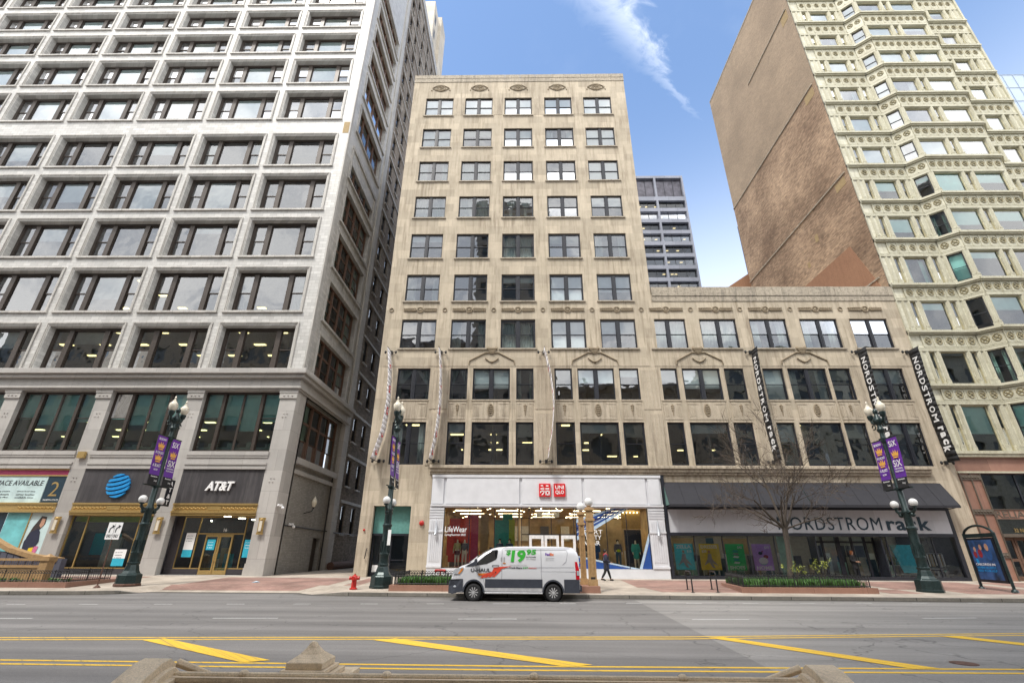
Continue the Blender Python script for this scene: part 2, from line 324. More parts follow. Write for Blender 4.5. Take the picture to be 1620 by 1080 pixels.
# ------------------------------------------------------------------ mesh helpers
class MB:
    def __init__(s): s.v = []; s.f = []; s.m = []
    def add(s, vs, fs, m=0):
        o = len(s.v); s.v += [tuple(p) for p in vs]; s.f += [tuple(i+o for i in f) for f in fs]; s.m += [m]*len(fs)
    def box(s, x0, x1, y0, y1, z0, z1, m=0):
        s.add([(x0, y0, z0), (x1, y0, z0), (x1, y1, z0), (x0, y1, z0), (x0, y0, z1), (x1, y0, z1), (x1, y1, z1), (x0, y1, z1)],
              [(0, 3, 2, 1), (4, 5, 6, 7), (0, 1, 5, 4), (1, 2, 6, 5), (2, 3, 7, 6), (3, 0, 4, 7)], m)
    def quad(s, a, b, c, d, m=0): s.add([a, b, c, d], [(0, 1, 2, 3)], m)
    def prism(s, pts, off, m=0):
        """closed outline pts (3-D, planar) pushed by the vector off"""
        n = len(pts); o = Vector(off); a = [Vector(p) for p in pts]; b = [p+o for p in a]
        s.add(a+b, [tuple(range(n)), tuple(range(2*n-1, n-1, -1))]+[(i, i+n, (i+1) % n+n, (i+1) % n) for i in range(n)], m)
    def tube(s, pts, rad, n=8, m=0, cap=True):
        pts = [Vector(p) for p in pts]; k = len(pts)
        if not isinstance(rad, (list, tuple)): rad = [rad]*k
        rings = []; prev = None
        for i, p in enumerate(pts):
            d = (pts[min(i+1, k-1)]-pts[max(i-1, 0)])
            if d.length < 1e-9: d = Vector((0, 0, 1))
            d.normalize()
            if prev is None:
                a = d.cross(Vector((0, 0, 1)));
                if a.length < .1: a = d.cross(Vector((1, 0, 0)))
            else: a = prev - d*prev.dot(d)
            a.normalize(); prev = a; b = d.cross(a)
            rings.append([p+(a*math.cos(2*math.pi*j/n)+b*math.sin(2*math.pi*j/n))*rad[i] for j in range(n)])
        vs = [q for r_ in rings for q in r_]
        fs = [(i*n+j, i*n+(j+1) % n, (i+1)*n+(j+1) % n, (i+1)*n+j) for i in range(k-1) for j in range(n)]
        if cap: fs += [tuple(range(n-1, -1, -1)), tuple((k-1)*n+j for j in range(n))]
        s.add(vs, fs, m)
    def lathe(s, c, prof, n=16, m=0, rot=0, sq=False):
        """profile [(r, z)] turned round the vertical through c"""
        c = Vector(c); k = len(prof)
        vs = [c+Vector((r_*math.cos(rot+2*math.pi*j/n), r_*math.sin(rot+2*math.pi*j/n), z)) for r_, z in prof for j in range(n)]
        fs = [(i*n+j, i*n+(j+1) % n, (i+1)*n+(j+1) % n, (i+1)*n+j) for i in range(k-1) for j in range(n)]
        fs += [tuple(range(n-1, -1, -1)), tuple((k-1)*n+j for j in range(n))]
        s.add(vs, fs, m)
    def ball(s, c, r_, n=14, m=0, sc=(1, 1, 1)):
        k = max(6, n//2); c = Vector(c)
        vs = [c+Vector((0, 0, -r_*sc[2]))]
        for i in range(1, k):
            a = math.pi*i/k-math.pi/2
            vs += [c+Vector((r_*sc[0]*math.cos(a)*math.cos(2*math.pi*j/n), r_*sc[1]*math.cos(a)*math.sin(2*math.pi*j/n), r_*sc[2]*math.sin(a))) for j in range(n)]
        vs.append(c+Vector((0, 0, r_*sc[2]))); e = len(vs)-1
        fs = [(0, 1+(j+1) % n, 1+j) for j in range(n)]
        fs += [(1+i*n+j, 1+i*n+(j+1) % n, 1+(i+1)*n+(j+1) % n, 1+(i+1)*n+j) for i in range(k-2) for j in range(n)]
        fs += [(e, 1+(k-2)*n+j, 1+(k-2)*n+(j+1) % n) for j in range(n)]
        s.add(vs, fs, m)
    def xf(s, M): s.v = [tuple(M @ Vector(p)) for p in s.v]; return s
    def build(s, name, mats, parent=None, smooth=False, bevel=0):
        me = bpy.data.meshes.new(name); me.from_pydata(s.v, [], s.f)
        if not isinstance(mats, (list, tuple)): mats = [mats]
        for q in mats: me.materials.append(q)
        me.polygons.foreach_set('material_index', s.m)
        if smooth: me.polygons.foreach_set('use_smooth', [True]*len(s.f))
        me.update()
        bm = bmesh.new(); bm.from_mesh(me); bmesh.ops.recalc_face_normals(bm, faces=bm.faces); bm.to_mesh(me); bm.free()
        if smooth:
            try: me.set_sharp_from_angle(angle=R(40))
            except Exception: pass
        o = bpy.data.objects.new(name, me); COL.objects.link(o)
        if parent: attach(o, parent)
        if bevel:
            b = o.modifiers.new('bevel', 'BEVEL'); b.width = bevel; b.segments = 2; b.limit_method = 'ANGLE'
        return o
WORLDLOC = {}
def attach(o, parent):
    """mesh coordinates are world coordinates; keep them so under a parent standing at its own base"""
    o.parent = parent
    base = WORLDLOC.get(parent.name, Vector((0, 0, 0)))
    o.location = -base if WORLDLOC.get(o.name) is None else WORLDLOC[o.name]-base
    if WORLDLOC.get(o.name) is None: WORLDLOC[o.name] = Vector((0, 0, 0))
def tag(o, label, cat, group=None):
    o['label'] = label; o['category'] = cat
    if group: o['group'] = group
    return o
def empty(name, loc, label, cat, group=None):
    o = bpy.data.objects.new(name, None); COL.objects.link(o); o.location = loc; o.empty_display_size = .3
    WORLDLOC[o.name] = Vector(loc); return tag(o, label, cat, group)
def struct(o): o['kind'] = 'structure'; return o
def copy_tree(o, parent=None, rename=None):
    c = o.copy(); COL.objects.link(c); c.parent = parent
    for ch in [x for x in o.children]: copy_tree(ch, c)
    return c
def placed(mesh_src, name, parent, loc, rz=0, sx=1):
    """an object sharing a local mesh, standing at world loc under parent"""
    o = bpy.data.objects.new(name, mesh_src); COL.objects.link(o); o.parent = parent
    o.location = Vector(loc)-WORLDLOC.get(parent.name, Vector((0, 0, 0))); o.rotation_euler = (0, 0, rz); o.scale = (sx, 1, 1)
    return o
def child(mesh_src, name, parent):
    o = bpy.data.objects.new(name, mesh_src); COL.objects.link(o); o.parent = parent; return o
def mesh_of(mb, name, mats, smooth=False):
    o = mb.build(name, mats, None, smooth); me = o.data; bpy.data.objects.remove(o); return me
def wall_panel(mb, p0, p1, z0, z1, holes, depth, m=0, mr=None):
    """upright wall from p0 to p1 (x, y) with real openings (u0, u1, za, zb) and reveals; outward is to the right of p0->p1"""
    p0 = Vector((p0[0], p0[1], 0)); p1 = Vector((p1[0], p1[1], 0)); ln = (p1-p0).length; d = (p1-p0)/ln
    n = Vector((d.y, -d.x, 0)); mr = m if mr is None else mr
    us = sorted({0, ln} | {round(h[i], 4) for h in holes for i in (0, 1)}); us = [u for u in us if -1e-6 <= u <= ln+1e-6]
    zs = sorted({z0, z1} | {round(h[i], 4) for h in holes for i in (2, 3)}); zs = [z for z in zs if z0-1e-6 <= z <= z1+1e-6]
    P = lambda u, z, q=0: p0+d*u-n*q+Vector((0, 0, z))
    for j in range(len(zs)-1):
        zc = (zs[j]+zs[j+1])/2; run = None
        for i in range(len(us)):
            solid = i < len(us)-1 and not any(h[0] < (us[i]+us[i+1])/2 < h[1] and h[2] < zc < h[3] for h in holes)
            if solid and run is None: run = us[i]
            if not solid and run is not None:
                mb.quad(P(run, zs[j]), P(us[i], zs[j]), P(us[i], zs[j+1]), P(run, zs[j+1]), m); run = None
    for a, b, c, e in holes:
        if a > 1e-3: mb.quad(P(a, c), P(a, e), P(a, e, depth), P(a, c, depth), mr)
        if b < ln-1e-3: mb.quad(P(b, c), P(b, c, depth), P(b, e, depth), P(b, e), mr)
        mb.quad(P(a, e), P(b, e), P(b, e, depth), P(a, e, depth), mr); mb.quad(P(a, c), P(a, c, depth), P(b, c, depth), P(b, c), mr)
def text_mesh(body, w, h, bold=0, depth=.02, shear=0, spacing=1, fitw=True):
    """lettering fitted into w x h, in the local XZ plane facing -Y, origin at its lower left"""
    cu = bpy.data.curves.new('lettering', 'FONT'); cu.body = body; cu.offset = bold; cu.shear = shear; cu.space_character = spacing; cu.resolution_u = 3; cu.align_x = 'CENTER' if '\n' in body else 'LEFT'
    ob = bpy.data.objects.new('lettering', cu); COL.objects.link(ob)
    dg = bpy.context.evaluated_depsgraph_get(); me = bpy.data.meshes.new_from_object(ob.evaluated_get(dg)); bpy.data.objects.remove(ob)
    xs = [v.co.x for v in me.vertices]; ys = [v.co.y for v in me.vertices]
    x0, x1, y0, y1 = min(xs), max(xs), min(ys), max(ys); sx = w/(x1-x0); sy = h/(y1-y0)
    if not fitw: sx = sy
    V = [((v.co.x-x0)*sx, 0, (v.co.y-y0)*sy) for v in me.vertices]; F = [tuple(p.vertices) for p in me.polygons]
    n = len(V); mb = MB(); mb.add([(a, -depth, c) for a, _, c in V], F)
    # sides
    cnt = {}
    for f in F:
        for i in range(len(f)):
            e = (f[i], f[(i+1) % len(f)]); cnt[tuple(sorted(e))] = cnt.get(tuple(sorted(e)), 0)+1
    be = [e for e, k in cnt.items() if k == 1]
    if be:
        o = len(mb.v); mb.v += V; mb.f += [(a, b, b+o, a+o) for a, b in be]; mb.m += [0]*len(be)
    bpy.data.meshes.remove(me); return mb
def put_text(parent, body, x, y, z, w, h, mat, bold=0, depth=.02, rz=0, ry=0, shear=0, name='lettering', spacing=1):
    mb = text_mesh(body, w, h, bold, depth, shear, spacing)
    mb.xf(Matrix.Translation((x, y, z)) @ Matrix.Rotation(rz, 4, 'Z') @ Matrix.Rotation(ry, 4, 'Y'))
    me = bpy.data.meshes.new(name); me.from_pydata(mb.v, [], mb.f); me.materials.append(mat); me.update()
    o = bpy.data.objects.new(name, me); COL.objects.link(o)
    if parent: attach(o, parent)
    return o

# ------------------------------------------------------------------ windows
WIN = {}
def win_mesh(kind, w, h):
    """frame, pane (both local: origin at the bottom middle of the opening, outside is -Y)"""
    key = (kind, round(w, 2), round(h, 2))
    if key in WIN: return WIN[key]
    f = MB(); g = MB(); a = w/2
    def fr(x0, x1, z0, z1, t=.06, y0=-.05, y1=.07, m=0):
        f.box(x0, x0+t, y0, y1, z0, z1, m); f.box(x1-t, x1, y0, y1, z0, z1, m); f.box(x0+t, x1-t, y0, y1, z0, z0+t, m); f.box(x0+t, x1-t, y0, y1, z1-t, z1, m)
    def hung(x0, x1, z0, z1, t=.07, mid=.5):
        zm = z0+(z1-z0)*mid
        fr(x0, x1, z0, zm+.03, t*.7, -.01, .05); fr(x0, x1, zm-.03, z1, t*.7, -.045, -.012)
        g.quad((x0, .02, z0), (x1, .02, z0), (x1, .02, zm), (x0, .02, zm)); g.quad((x0, -.03, zm), (x1, -.03, zm), (x1, -.03, z1), (x0, -.03, z1))
    def fixed(x0, x1, z0, z1, t=.05):
        fr(x0, x1, z0, z1, t, -.03, .04); g.quad((x0, 0, z0), (x1, 0, z0), (x1, 0, z1), (x0, 0, z1))
    if kind == 'double':
        fr(-a, a, 0, h, .07, -.08, .08); f.box(-.13, .13, -.10, .09, .07, h-.07); f.box(-.03, .03, -.12, -.101, .07, h-.07)
        hung(-a+.07, -.13, .07, h-.07); hung(.13, a-.07, .07, h-.07)
    elif kind == 'single':
        fr(-a, a, 0, h, .07, -.08, .08); hung(-a+.07, a-.07, .07, h-.07)
    elif kind == 'picture':
        fr(-a, a, 0, h, .08, -.08, .08); fixed(-a+.08, a-.08, .08, h-.08)
    elif kind == 'chicago':
        fr(-a, a, 0, h, .24, -.09, .12); b = a*.50
        for s in (-1, 1): f.box(s*b-.20, s*b+.20, -.16, .14, .2, h-.2)
        hung(-a+.24, -b-.20, .2, h-.2, .12); hung(b+.20, a-.24, .2, h-.2, .12); fixed(-b+.20, b-.20, .2, h-.2, .07)
    elif kind == 'wide':
        fr(-a, a, 0, h, .12, -.09, .12); b = a*.5
        for s in (-1, 1): f.box(s*b-.12, s*b+.12, -.14, .14, .1, h-.1)
        f.box(-.035, .035, -.04, .05, .1, h-.1)
        hung(-a+.12, -b-.12, .1, h-.1, mid=.56); hung(b+.12, a-.12, .1, h-.1, mid=.56); fixed(-b+.12, -.035, .1, h-.1); fixed(.035, b-.12, .1, h-.1)
    elif kind == 'quad':           # four tall sashes with transoms
        fr(-a, a, 0, h, .12, -.1, .12); n = 4; s = (w-.24)/n
        for i in range(n):
            x0 = -a+.12+s*i
            if i: f.box(x0-.09, x0+.09, -.14, .12, .1, h-.1)
            hung(x0+.08, x0+s-.08, .1, h*.62, mid=.5); f.box(x0, x0+s, -.06, .08, h*.62, h*.62+.12); fixed(x0+.08, x0+s-.08, h*.62+.12, h-.1)
    elif kind == 'sash':           # small sash in thick terracotta mullions
        fr(-a, a, 0, h, .05, -.03, .05); hung(-a+.05, a-.05, .05, h-.05, .05)
    elif kind == 'fixed':
        fixed(-a, a, 0, h, .07)
    WIN[key] = (mesh_of(f, 'window', [BLACKF]), mesh_of(g, 'pane', [GLASS])); return WIN[key]
CUR = {}
def hang_mesh(kind, w, h):
    key = (kind, round(w, 2), round(h, 2))
    if key in CUR: return CUR[key]
    m = MB(); a = w/2; mat = CURT
    def drape(x0, x1, z0, z1, y=.28, pinch=None):
        n = max(6, int((x1-x0)*14)); k = 10
        vs = []
        for j in range(k+1):
            t = j/k; z = z1+(z0-z1)*t
            for i in range(n+1):
                u = i/n; x = x0+(x1-x0)*u
                if pinch is not None:
                    wd = 1-.82*min(1, t/.55) if t < .55 else .18+.25*(t-.55)
                    x = pinch+(x-pinch)*wd
                vs.append((x, y+.035*math.sin(i*1.9+x0*7), z))
        fs = [(j*(n+1)+i, j*(n+1)+i+1, (j+1)*(n+1)+i+1, (j+1)*(n+1)+i) for j in range(k) for i in range(n)]
        m.add(vs, fs)
    nm = 'curtain'
    if kind == 'C': drape(-a, a, .1, h-.05)
    elif kind == 'L': drape(-a, -a*.45, .1, h-.05); drape(a*.55, a, .1, h-.05)
    elif kind == 'T': drape(-a*.9, -.1, .1, h-.05, pinch=-a*.5); drape(.1, a*.9, .1, h-.05, pinch=a*.5)
    elif kind == 'Q': drape(-a, -a*.1, .1, h-.05, pinch=-a); drape(a*.1, a, .1, h-.05, pinch=a)
    else:
        nm = 'blind'; fr = {'W': 1, 'B': 1, 'H': .45, 'G': .5, 'S': .55, 'g': .9, '2': .25, '3': .35, '6': .62, '8': .8}[kind]; mat = {'G': BLINDG, 'g': BLINDG, 'S': SHUT, '3': BLINDT, '8': BLINDT}.get(kind, BLINDSKY)  # W: full white sheet behind the pane, standing in for reflected sky
        z0 = h*(1-fr)+.05
        if kind == 'S':
            z = h-.05
            while z > z0: m.box(-a, a, .12, .16, z-.16, z-.03); z -= .16
        elif kind == 'G':
            for i, (x0, x1) in enumerate(((-a, -a*.52), (-a*.5, -.03), (.03, a*.5), (a*.52, a))):
                z0 = h*(1-(.45+.25*((i*37 % 5)/5)))
                m.box(x0, x1, .14, .155, z0, h-.05)
        else: m.box(-a, a, .12, .135, z0, h-.05); m.box(-a, a, .115, .14, z0-.03, z0)
    CUR[key] = (nm, mesh_of(m, nm, [mat])); return CUR[key]
def window(parent, kind, w, h, loc, rz=0, hang=None, frame=None, glassm=None, label=None):
    fm, gm = win_mesh(kind, w, h)
    key = (kind, round(w, 2), round(h, 2), frame.name if frame else 'f', glassm.name if glassm else 'g')
    if key not in WIN:
        f2, g2 = fm, gm
        if frame: f2 = fm.copy(); f2.materials[0] = frame
        if glassm: g2 = gm.copy(); g2.materials[0] = glassm
        WIN[key] = (f2, g2)
    f2, g2 = WIN[key]
    o = placed(f2, 'window', parent, loc, rz); child(g2, 'pane', o)
    if hang:
        for hk in hang:
            nm, me = hang_mesh(hk, (w-.1)*(.46 if kind == 'chicago' and hk in 'WBHS2368' else 1), h)
            child(me, nm, o)
    if label: o['label'] = label
    return o
# ================================================================== GROUND
def gz(y): return .15+(y-24.9)/9.1*.27
mb = MB(); mb.quad((-400, -200, 0), (400, -200, 0), (400, 600, 0), (-400, 600, 0)); 
g = mb.build('ground', ASPH2); struct(g); g.location.z = -.01
mb = MB(); mb.quad((-90, 5.5, 0), (4.35, 5.5, 0), (5.25, 26.9, 0), (-90, 26.9, 0)); struct(mb.build('road_left', ASPH)).name = 'road'
mb = MB(); mb.quad((4.35, 5.5, 0), (90, 5.5, 0), (90, 26.9, 0), (5.25, 26.9, 0)); struct(mb.build('road', ASPH2))
mk = MB(); wk = MB()
def line(mb, pts, wd, z=.004):
    pts = [Vector((p[0], p[1], 0)) for p in pts]
    for a, b in zip(pts[:-1], pts[1:]):
        d = (b-a).normalized(); n = Vector((-d.y, d.x, 0))*wd/2
        mb.quad(*[tuple(q+Vector((0, 0, z))) for q in (a-n, b-n, b+n, a+n)])
far = [(-60, 9.6), (-12.4, 13.0), (-4.4, 13.5), (4.0, 14.0), (9.8, 14.68), (13.5, 15.1), (60, 19.5)]
line(mk, [(x, y) for x, y in far], .11); line(mk, [(x, y-.30) for x, y in far], .11)
near = [(-60, 10.6), (-9.9, 10.55), (0, 10.45), (9.3, 10.6), (60, 11.3)]
line(mk, near, .11); line(mk, [(x, y-.32) for x, y in near], .11)
for q in [((-8.77, 12.82), (-8.45, 13.1), (-4.78, 10.75), (-5.2, 10.52)), ((-3.47, 13.12), (-2.99, 13.39), (1.36, 10.62), (.9, 10.41)), ((4.68, 13.9), (5.1, 14.02), (7.75, 10.6), (7.23, 10.52)), ((10.81, 14.45), (11.3, 14.6), (13.9, 10.8), (13.5, 10.65)), ((17, 15.2), (17.5, 15.3), (20.2, 10.9), (19.7, 10.75)), ((-14.2, 12.5), (-13.8, 12.7), (-10.1, 10.8), (-10.5, 10.6))]:
    mk.quad(*[(x, y, .008) for x, y in q])
o = mk.build('road_marking', YEL); tag(o, 'yellow double lines and diagonal bars painted along the middle of the street', 'road marking'); o['kind'] = 'structure'
for a, b in [((-22.5, 15.9), (-14.8, 16.43)), ((-9.51, 16.83), (-7.53, 16.96)), ((-1.93, 17.12), (-.1, 17.24)), ((5.47, 17.5), (7.31, 17.62)), ((13.28, 18.28), (15.24, 18.52)), ((21, 19), (23, 19.2))]: line(wk, [a, b], .10, .006)
for x in (-25.3, -22.4, -19.5, -16.9, -14.18, -11.48, -8.96, -6.36, -3.75, -1.09, 1.63, 4.4, 6.95, 9.41, 11.92, 14.46, 17.0, 19.6): line(wk, [(x, 22.15+x*.094), (x+.68, 22.2+x*.094)], .10, .006)
o = wk.build('lane_marking', WPAINT); tag(o, 'white lane dashes painted along the far half of the street', 'lane marking'); o['kind'] = 'structure'
# kerb line
kl = [(-80, 24.35), (-23.8, 24.35), (-20.5, 24.7), (-19.2, 25.2), (-18.7, 25.9), (-18.4, 26.4), (-11.0, 26.4), (-10.6, 26.0), (-10.0, 25.5), (-8.4, 25.15), (-3.2, 24.98), (2.8, 24.75), (9.7, 24.62), (15, 24.62), (20.2, 24.42), (80, 24.7)]
def kz(x): return .15 if x <= -19.2 or x >= -9.9 else .012
kb = MB(); pv = MB(); pr = MB()
for (xa, ya), (xb, yb) in zip(kl[:-1], kl[1:]):
    za, zb = kz(xa), kz(xb)
    for y0, z0, y1, z1, t in ((0, 0, 0, 1, kb), (0, 1, .22, 1, kb)):
        kb.quad((xa, ya+y0, za*z0), (xb, yb+y0, zb*z0), (xb, yb+y1, zb*z1), (xa, ya+y1, za*z1))
    pv.quad((xa, ya+.22, za), (xb, yb+.22, zb), (xb, 28.2, gz(28.2)), (xa, 28.2, gz(28.2)))
    pv.quad((xa, 28.2, gz(28.2)), (xb, 28.2, gz(28.2)), (xb, 34.2, gz(34.2)), (xa, 34.2, gz(34.2)))
pv.quad((-16.6, 34.2, gz(34.2)), (-10.7, 34.2, gz(34.2)), (-10.7, 100, .6), (-16.6, 100, .6))
gt_ = MB()
for (xa, ya), (xb, yb) in zip(kl[:-1], kl[1:]): gt_.quad((xa, ya-.42, .004), (xb, yb-.42, .004), (xb, yb, .004), (xa, ya, .004))
struct(gt_.build('gutter', stone('dirty gutter', (.10, .095, .085), (.17, .16, .145), None, streak=0, dirt=(.05, .045, .04), spotty=.6, grain=30)))
struct(kb.build('kerb', KERB)); struct(pv.build('pavement', PAVEC))
def redpatch(x0, x1, y0, y1):
    pr.quad((x0, y0, gz(y0)+.004), (x1, y0, gz(y0)+.004), (x1, y1, gz(y1)+.004), (x0, y1, gz(y1)+.004))
for x0, x1 in ((-60, -30.7), (-29.7, -23.0), (-18.2, -10.2), (-9.4, -8.6), (-4.3, 2.6), (6.2, 18.6), (19.6, 26.6), (27.6, 60)):
    redpatch(x0, x1, 28.3, 33.0)
pr.quad((-18.2, 27.0, .075), (-11.2, 27.0, .075), (-10.6, 28.2, gz(28.2)+.006), (-18.6, 28.2, gz(28.2)+.006))
pr.quad((6.9, 26.2, gz(26.2)+.004), (10.9, 26.2, gz(26.2)+.004), (10.9, 28.2, gz(28.2)+.004), (6.5, 28.2, gz(28.2)+.004))
for x0, x1 in ((-60, -27.5), (17.9, 19.6), (21.8, 60)): redpatch(x0, x1, 26.3, 28.2)
struct(pr.build('brick_paving', PAVER))
mb = MB(); mb.box(-90, 90, -9, 6.5, -.3, .15); struct(mb.build('pavement', PAVEC))
# manhole
mb = MB(); mb.lathe((8.6, 11.1, .001), [(.19, 0), (.19, .008), (.16, .010), (.0001, .010)], 24); mb.lathe((8.6, 11.1, .001), [(.23, 0), (.23, .005), (.20, .005)], 24)
tag(mb.build('manhole_cover', RUST), 'round iron manhole cover set in the pale part of the road', 'manhole')

# ================================================================== TAN LIMESTONE BUILDING
tb = empty('stone_building', (9.6, 34, .4), 'tan limestone office block of ten storeys with a low five storey wing and two shops', 'building')
cols = [(-9.36, -6.6), (-5.42, -2.67), (-1.49, 1.24), (2.47, 5.2), (6.36, 9.13)]
rows = [(41.23, 43.66), (37.07, 39.49), (32.94, 35.34), (28.82, 31.2), (24.6, 27.1), (20.48, 23.01), (16.33, 18.85)]
r8 = [(-9.26, -6.78, 'D'), (-5.24, -3.93, 'S'), (-3.53, -.73, 'D'), (-.26, 1.05, 'S'), (2.63, 3.95, 'S'), (4.36, 7.11, 'D'), (7.5, 8.97, 'S'), (10.45, 11.86, 'S'), (12.22, 15.07, 'D'), (15.38, 16.85, 'S'), (18.25, 19.79, 'S'), (20.12, 22.99, 'D'), (23.19, 24.78, 'S'), (26.31, 28.69, 'D')]
r9 = [(-9.26, -6.79, 'D'), (-5.25, -3.93, 'S'), (-3.48, -.77, 'P'), (-.28, 1.0, 'S'), (2.6, 3.99, 'S'), (4.34, 7.15, 'P'), (7.44, 8.98, 'S'), (10.52, 11.83, 'S'), (12.24, 15.05, 'P'), (15.36, 16.76, 'S'), (18.41, 19.71, 'S'), (20.06, 23.03, 'P'), (23.22, 24.8, 'S'), (26.38, 28.64, 'D')]
wc = [(10.27, 13.05), (14.16, 17.01), (18.06, 20.93), (21.98, 24.9), (25.87, 28.8)]
X0 = -10.75
holes = [(a-X0, b-X0, c, e) for a, b in cols for c, e in rows] + [(a-X0, b-X0, 12.22, 14.7) for a, b, _ in r8 if a < 10] + [(a-X0, b-X0, 7.5, 10.55) for a, b, _ in r9 if a < 10]
holes += [(-9.9-X0, -7.35-X0, .3, 4.75), (-6.05-X0, 9.65-X0, .3, 6.8), (9.67-X0, 10.62-X0, .3, 6.38)]
wall = MB()
wall_panel(wall, (X0, 34), (10.62, 34), .3, 46.45, holes, .3)
wall_panel(wall, (10.62, 34.0), (29.95, 34.0), .3, 21.0, [(a-10.62, b-10.62, 16.33, 18.85) for a, b in wc] + [(a-10.62, b-10.62, 12.22, 14.7) for a, b, _ in r8 if a > 10] + [(a-10.62, b-10.62, 7.5, 10.55) for a, b, _ in r9 if a > 10] + [(0, 28.45-10.62, .3, 6.38)], .3)
# side, back and roof of tower and wing
for a, b, c, d in [((X0, 34), (X0, 58), .3, 46.45), ((10.62, 34), (10.62, 58), 20, 46.45)]:
    wall.quad((a[0], a[1], c), (b[0], b[1], c), (b[0], b[1], d), (a[0], a[1], d))
wall.quad((X0, 58, .3), (29.95, 58, .3), (29.95, 58, 21), (X0, 58, 21)); wall.quad((X0, 58, 21), (10.62, 58, 21), (10.62, 58, 46.45), (X0, 58, 46.45))
wall.quad((X0, 34.3, 46.2), (10.62, 34.3, 46.2), (10.62, 58, 46.2), (X0, 58, 46.2)); wall.quad((10.62, 34.3, 20.4), (29.95, 34.3, 20.4), (29.95, 58, 20.4), (10.62, 58, 20.4))
wall.build('wall', TAN, tb)
# coping stones
cp = MB()
x = X0-.03
while x < 10.5:
    e = min(x+1.55, 10.65); cp.box(x+.012, e-.012, 33.93, 34.42, 46.45, 46.92+.015*random.random()); x = e
cp.box(X0-.02, 10.64, 33.955, 34.0, 45.95, 46.44); cp.build('coping', COPE, tb); cp = MB()
x = 10.66
while x < 29.8:
    e = min(x+2.1, 29.93); cp.box(x+.012, e-.012, 33.9, 34.42, 20.9, 21.68+.02*random.random()); x = e
cp.box(10.64, 29.93, 33.95, 34.0, 20.42, 20.89)
cp.build('coping', COPE, tb)
# ledge above shops
lg = MB()
for z0, z1, y in ((7.22, 7.42, 33.62), (7.0, 7.215, 33.74), (6.84, 6.995, 33.85)): lg.box(-6.25, 28.1, y, 33.998, z0, z1)
lg.build('ledge', TAN2, tb, bevel=.02)
# sills
SILLS = {}
def sill(o, w_, ext, proj_, t, mat):
    key = (round(w_, 2), ext, mat.name)
    if key not in SILLS:
        q = MB(); q.box(-w_/2-ext, w_/2+ext, -.2-proj_, .05, -t, -.001); SILLS[key] = mesh_of(q, 'sill', mat)
    child(SILLS[key], 'sill', o)
# weathered pilasters, spandrel panels, flutes
fl = MB()
def flutes(x0, x1, z0, z1, n, y=33.96):
    s = (x1-x0)/n; fl = MB(); fl.box(x0+.02, x1-.02, y+.025, 33.999, z0, z1)
    for i in range(n): fl.box(x0+s*(i+.22), x0+s*(i+.78), y, y+.0245, z0, z1)
    fl.build('fluted_pilaster', TAN2, tb)
for a, b in [(-6.70, -5.32), (1.12, 2.56), (9.05, 10.38), (16.95, 18.16), (24.88, 26.22)]:
    flutes(a, b, 7.45, 11.2, 5); flutes(a, b, 11.5, 14.55, 5)
for i in range(4):
    a, b = cols[i][1], cols[i+1][0]; flutes(a+.12, b-.12, 41.3, 43.7, 5, 33.975)
for a, b, k in r8:      # carved spandrel between the second and third floor
    mx_ = (a+b)/2; w2 = (b-a)/2; fl = MB()
    fl.box(a+.05, b-.05, 33.972, 33.999, 10.75, 12.05)
    n = 3 if k == 'S' else 4
    for s in (-1, 1):
        for i in range(n):
            x = mx_+s*(w2-.12-i*.13)
            fl.box(x-.03, x+.03, 33.945, 33.971, 10.95+.02*i, 11.85-.1*i)
        fl.box(min(mx_+s*w2*.95, mx_+s*w2*.45), max(mx_+s*w2*.95, mx_+s*w2*.45), 33.945, 33.971, 11.88, 11.95)
    fl.build('spandrel_panel', TAN2, tb)
fl = MB()
for xa in (-5.36, -.62, 2.5, 7.22, 10.37, 15.18, 18.1, 23.05): fl.box(xa+.02, xa+.09, 33.955, 33.999, 7.45, 14.75)
fl.box(X0+.3, 9.9, 33.975, 33.999, 14.86, 14.93); fl.box(10.2, 29.6, 33.975, 33.999, 14.86, 14.93)
fl.build('pier_moulding', TAN2, tb)
# ornament: medallions, garlands, shields
om = MB()
def ring(cx, cz, rx, rz_, t=.05, n=20, y=33.93, a0=0, a1=2*math.pi):
    om.tube([(cx+rx*math.cos(a0+(a1-a0)*i/n), y+.03, cz+rz_*math.sin(a0+(a1-a0)*i/n)) for i in range(n+1)], t, 5)
def blob(cx, cz, rx, rz_, y=33.985): om.ball((cx, y, cz), 1, 8, sc=(rx, .07, rz_))
def leafy(cx, cz, s, L_):
    for i in range(7):
        x = cx+s*(.3+L_*i/7)
        for q in (-1, 1):
            om.tube([(x, 33.97, cz), (x+s*.09, 33.93, cz+q*.10), (x+s*.20, 33.97, cz+q*(.20-.015*i))], [.045, .05, .015], 5)
    om.tube([(cx+s*.25, 33.96, cz), (cx+s*(L_+.3), 33.96, cz+.02)], [.05, .02], 5)
for a, b in cols:
    m_ = (a+b)/2; z = 45.05
    ring(m_, z, .42, .36); ring(m_, z, .28, .24, .03)
    om.tube([(m_-.85+1.7*i/14, 33.95, z+.42*math.sin(math.pi*i/14)) for i in range(15)], .045, 5); om.tube([(m_-.85+1.7*i/14, 33.95, z-.42*math.sin(math.pi*i/14)) for i in range(15)], .045, 5)
    for dx, dz in ((-.1, .08), (.12, .05), (0, -.1), (.05, .16)): blob(m_+dx, z+dz, .09, .08)
    for s in (-1, 1): blob(m_+s*.92, z-.28, .07, .09)
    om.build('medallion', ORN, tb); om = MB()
for a, b in cols+wc:
    m_ = (a+b)/2; z = 19.68
    ring(m_, z, .24, .22, .055); blob(m_, z, .16, .15); leafy(m_, z, 1, 1.0); leafy(m_, z, -1, 1.0)
    om.build('garland', ORN, tb); om = MB()
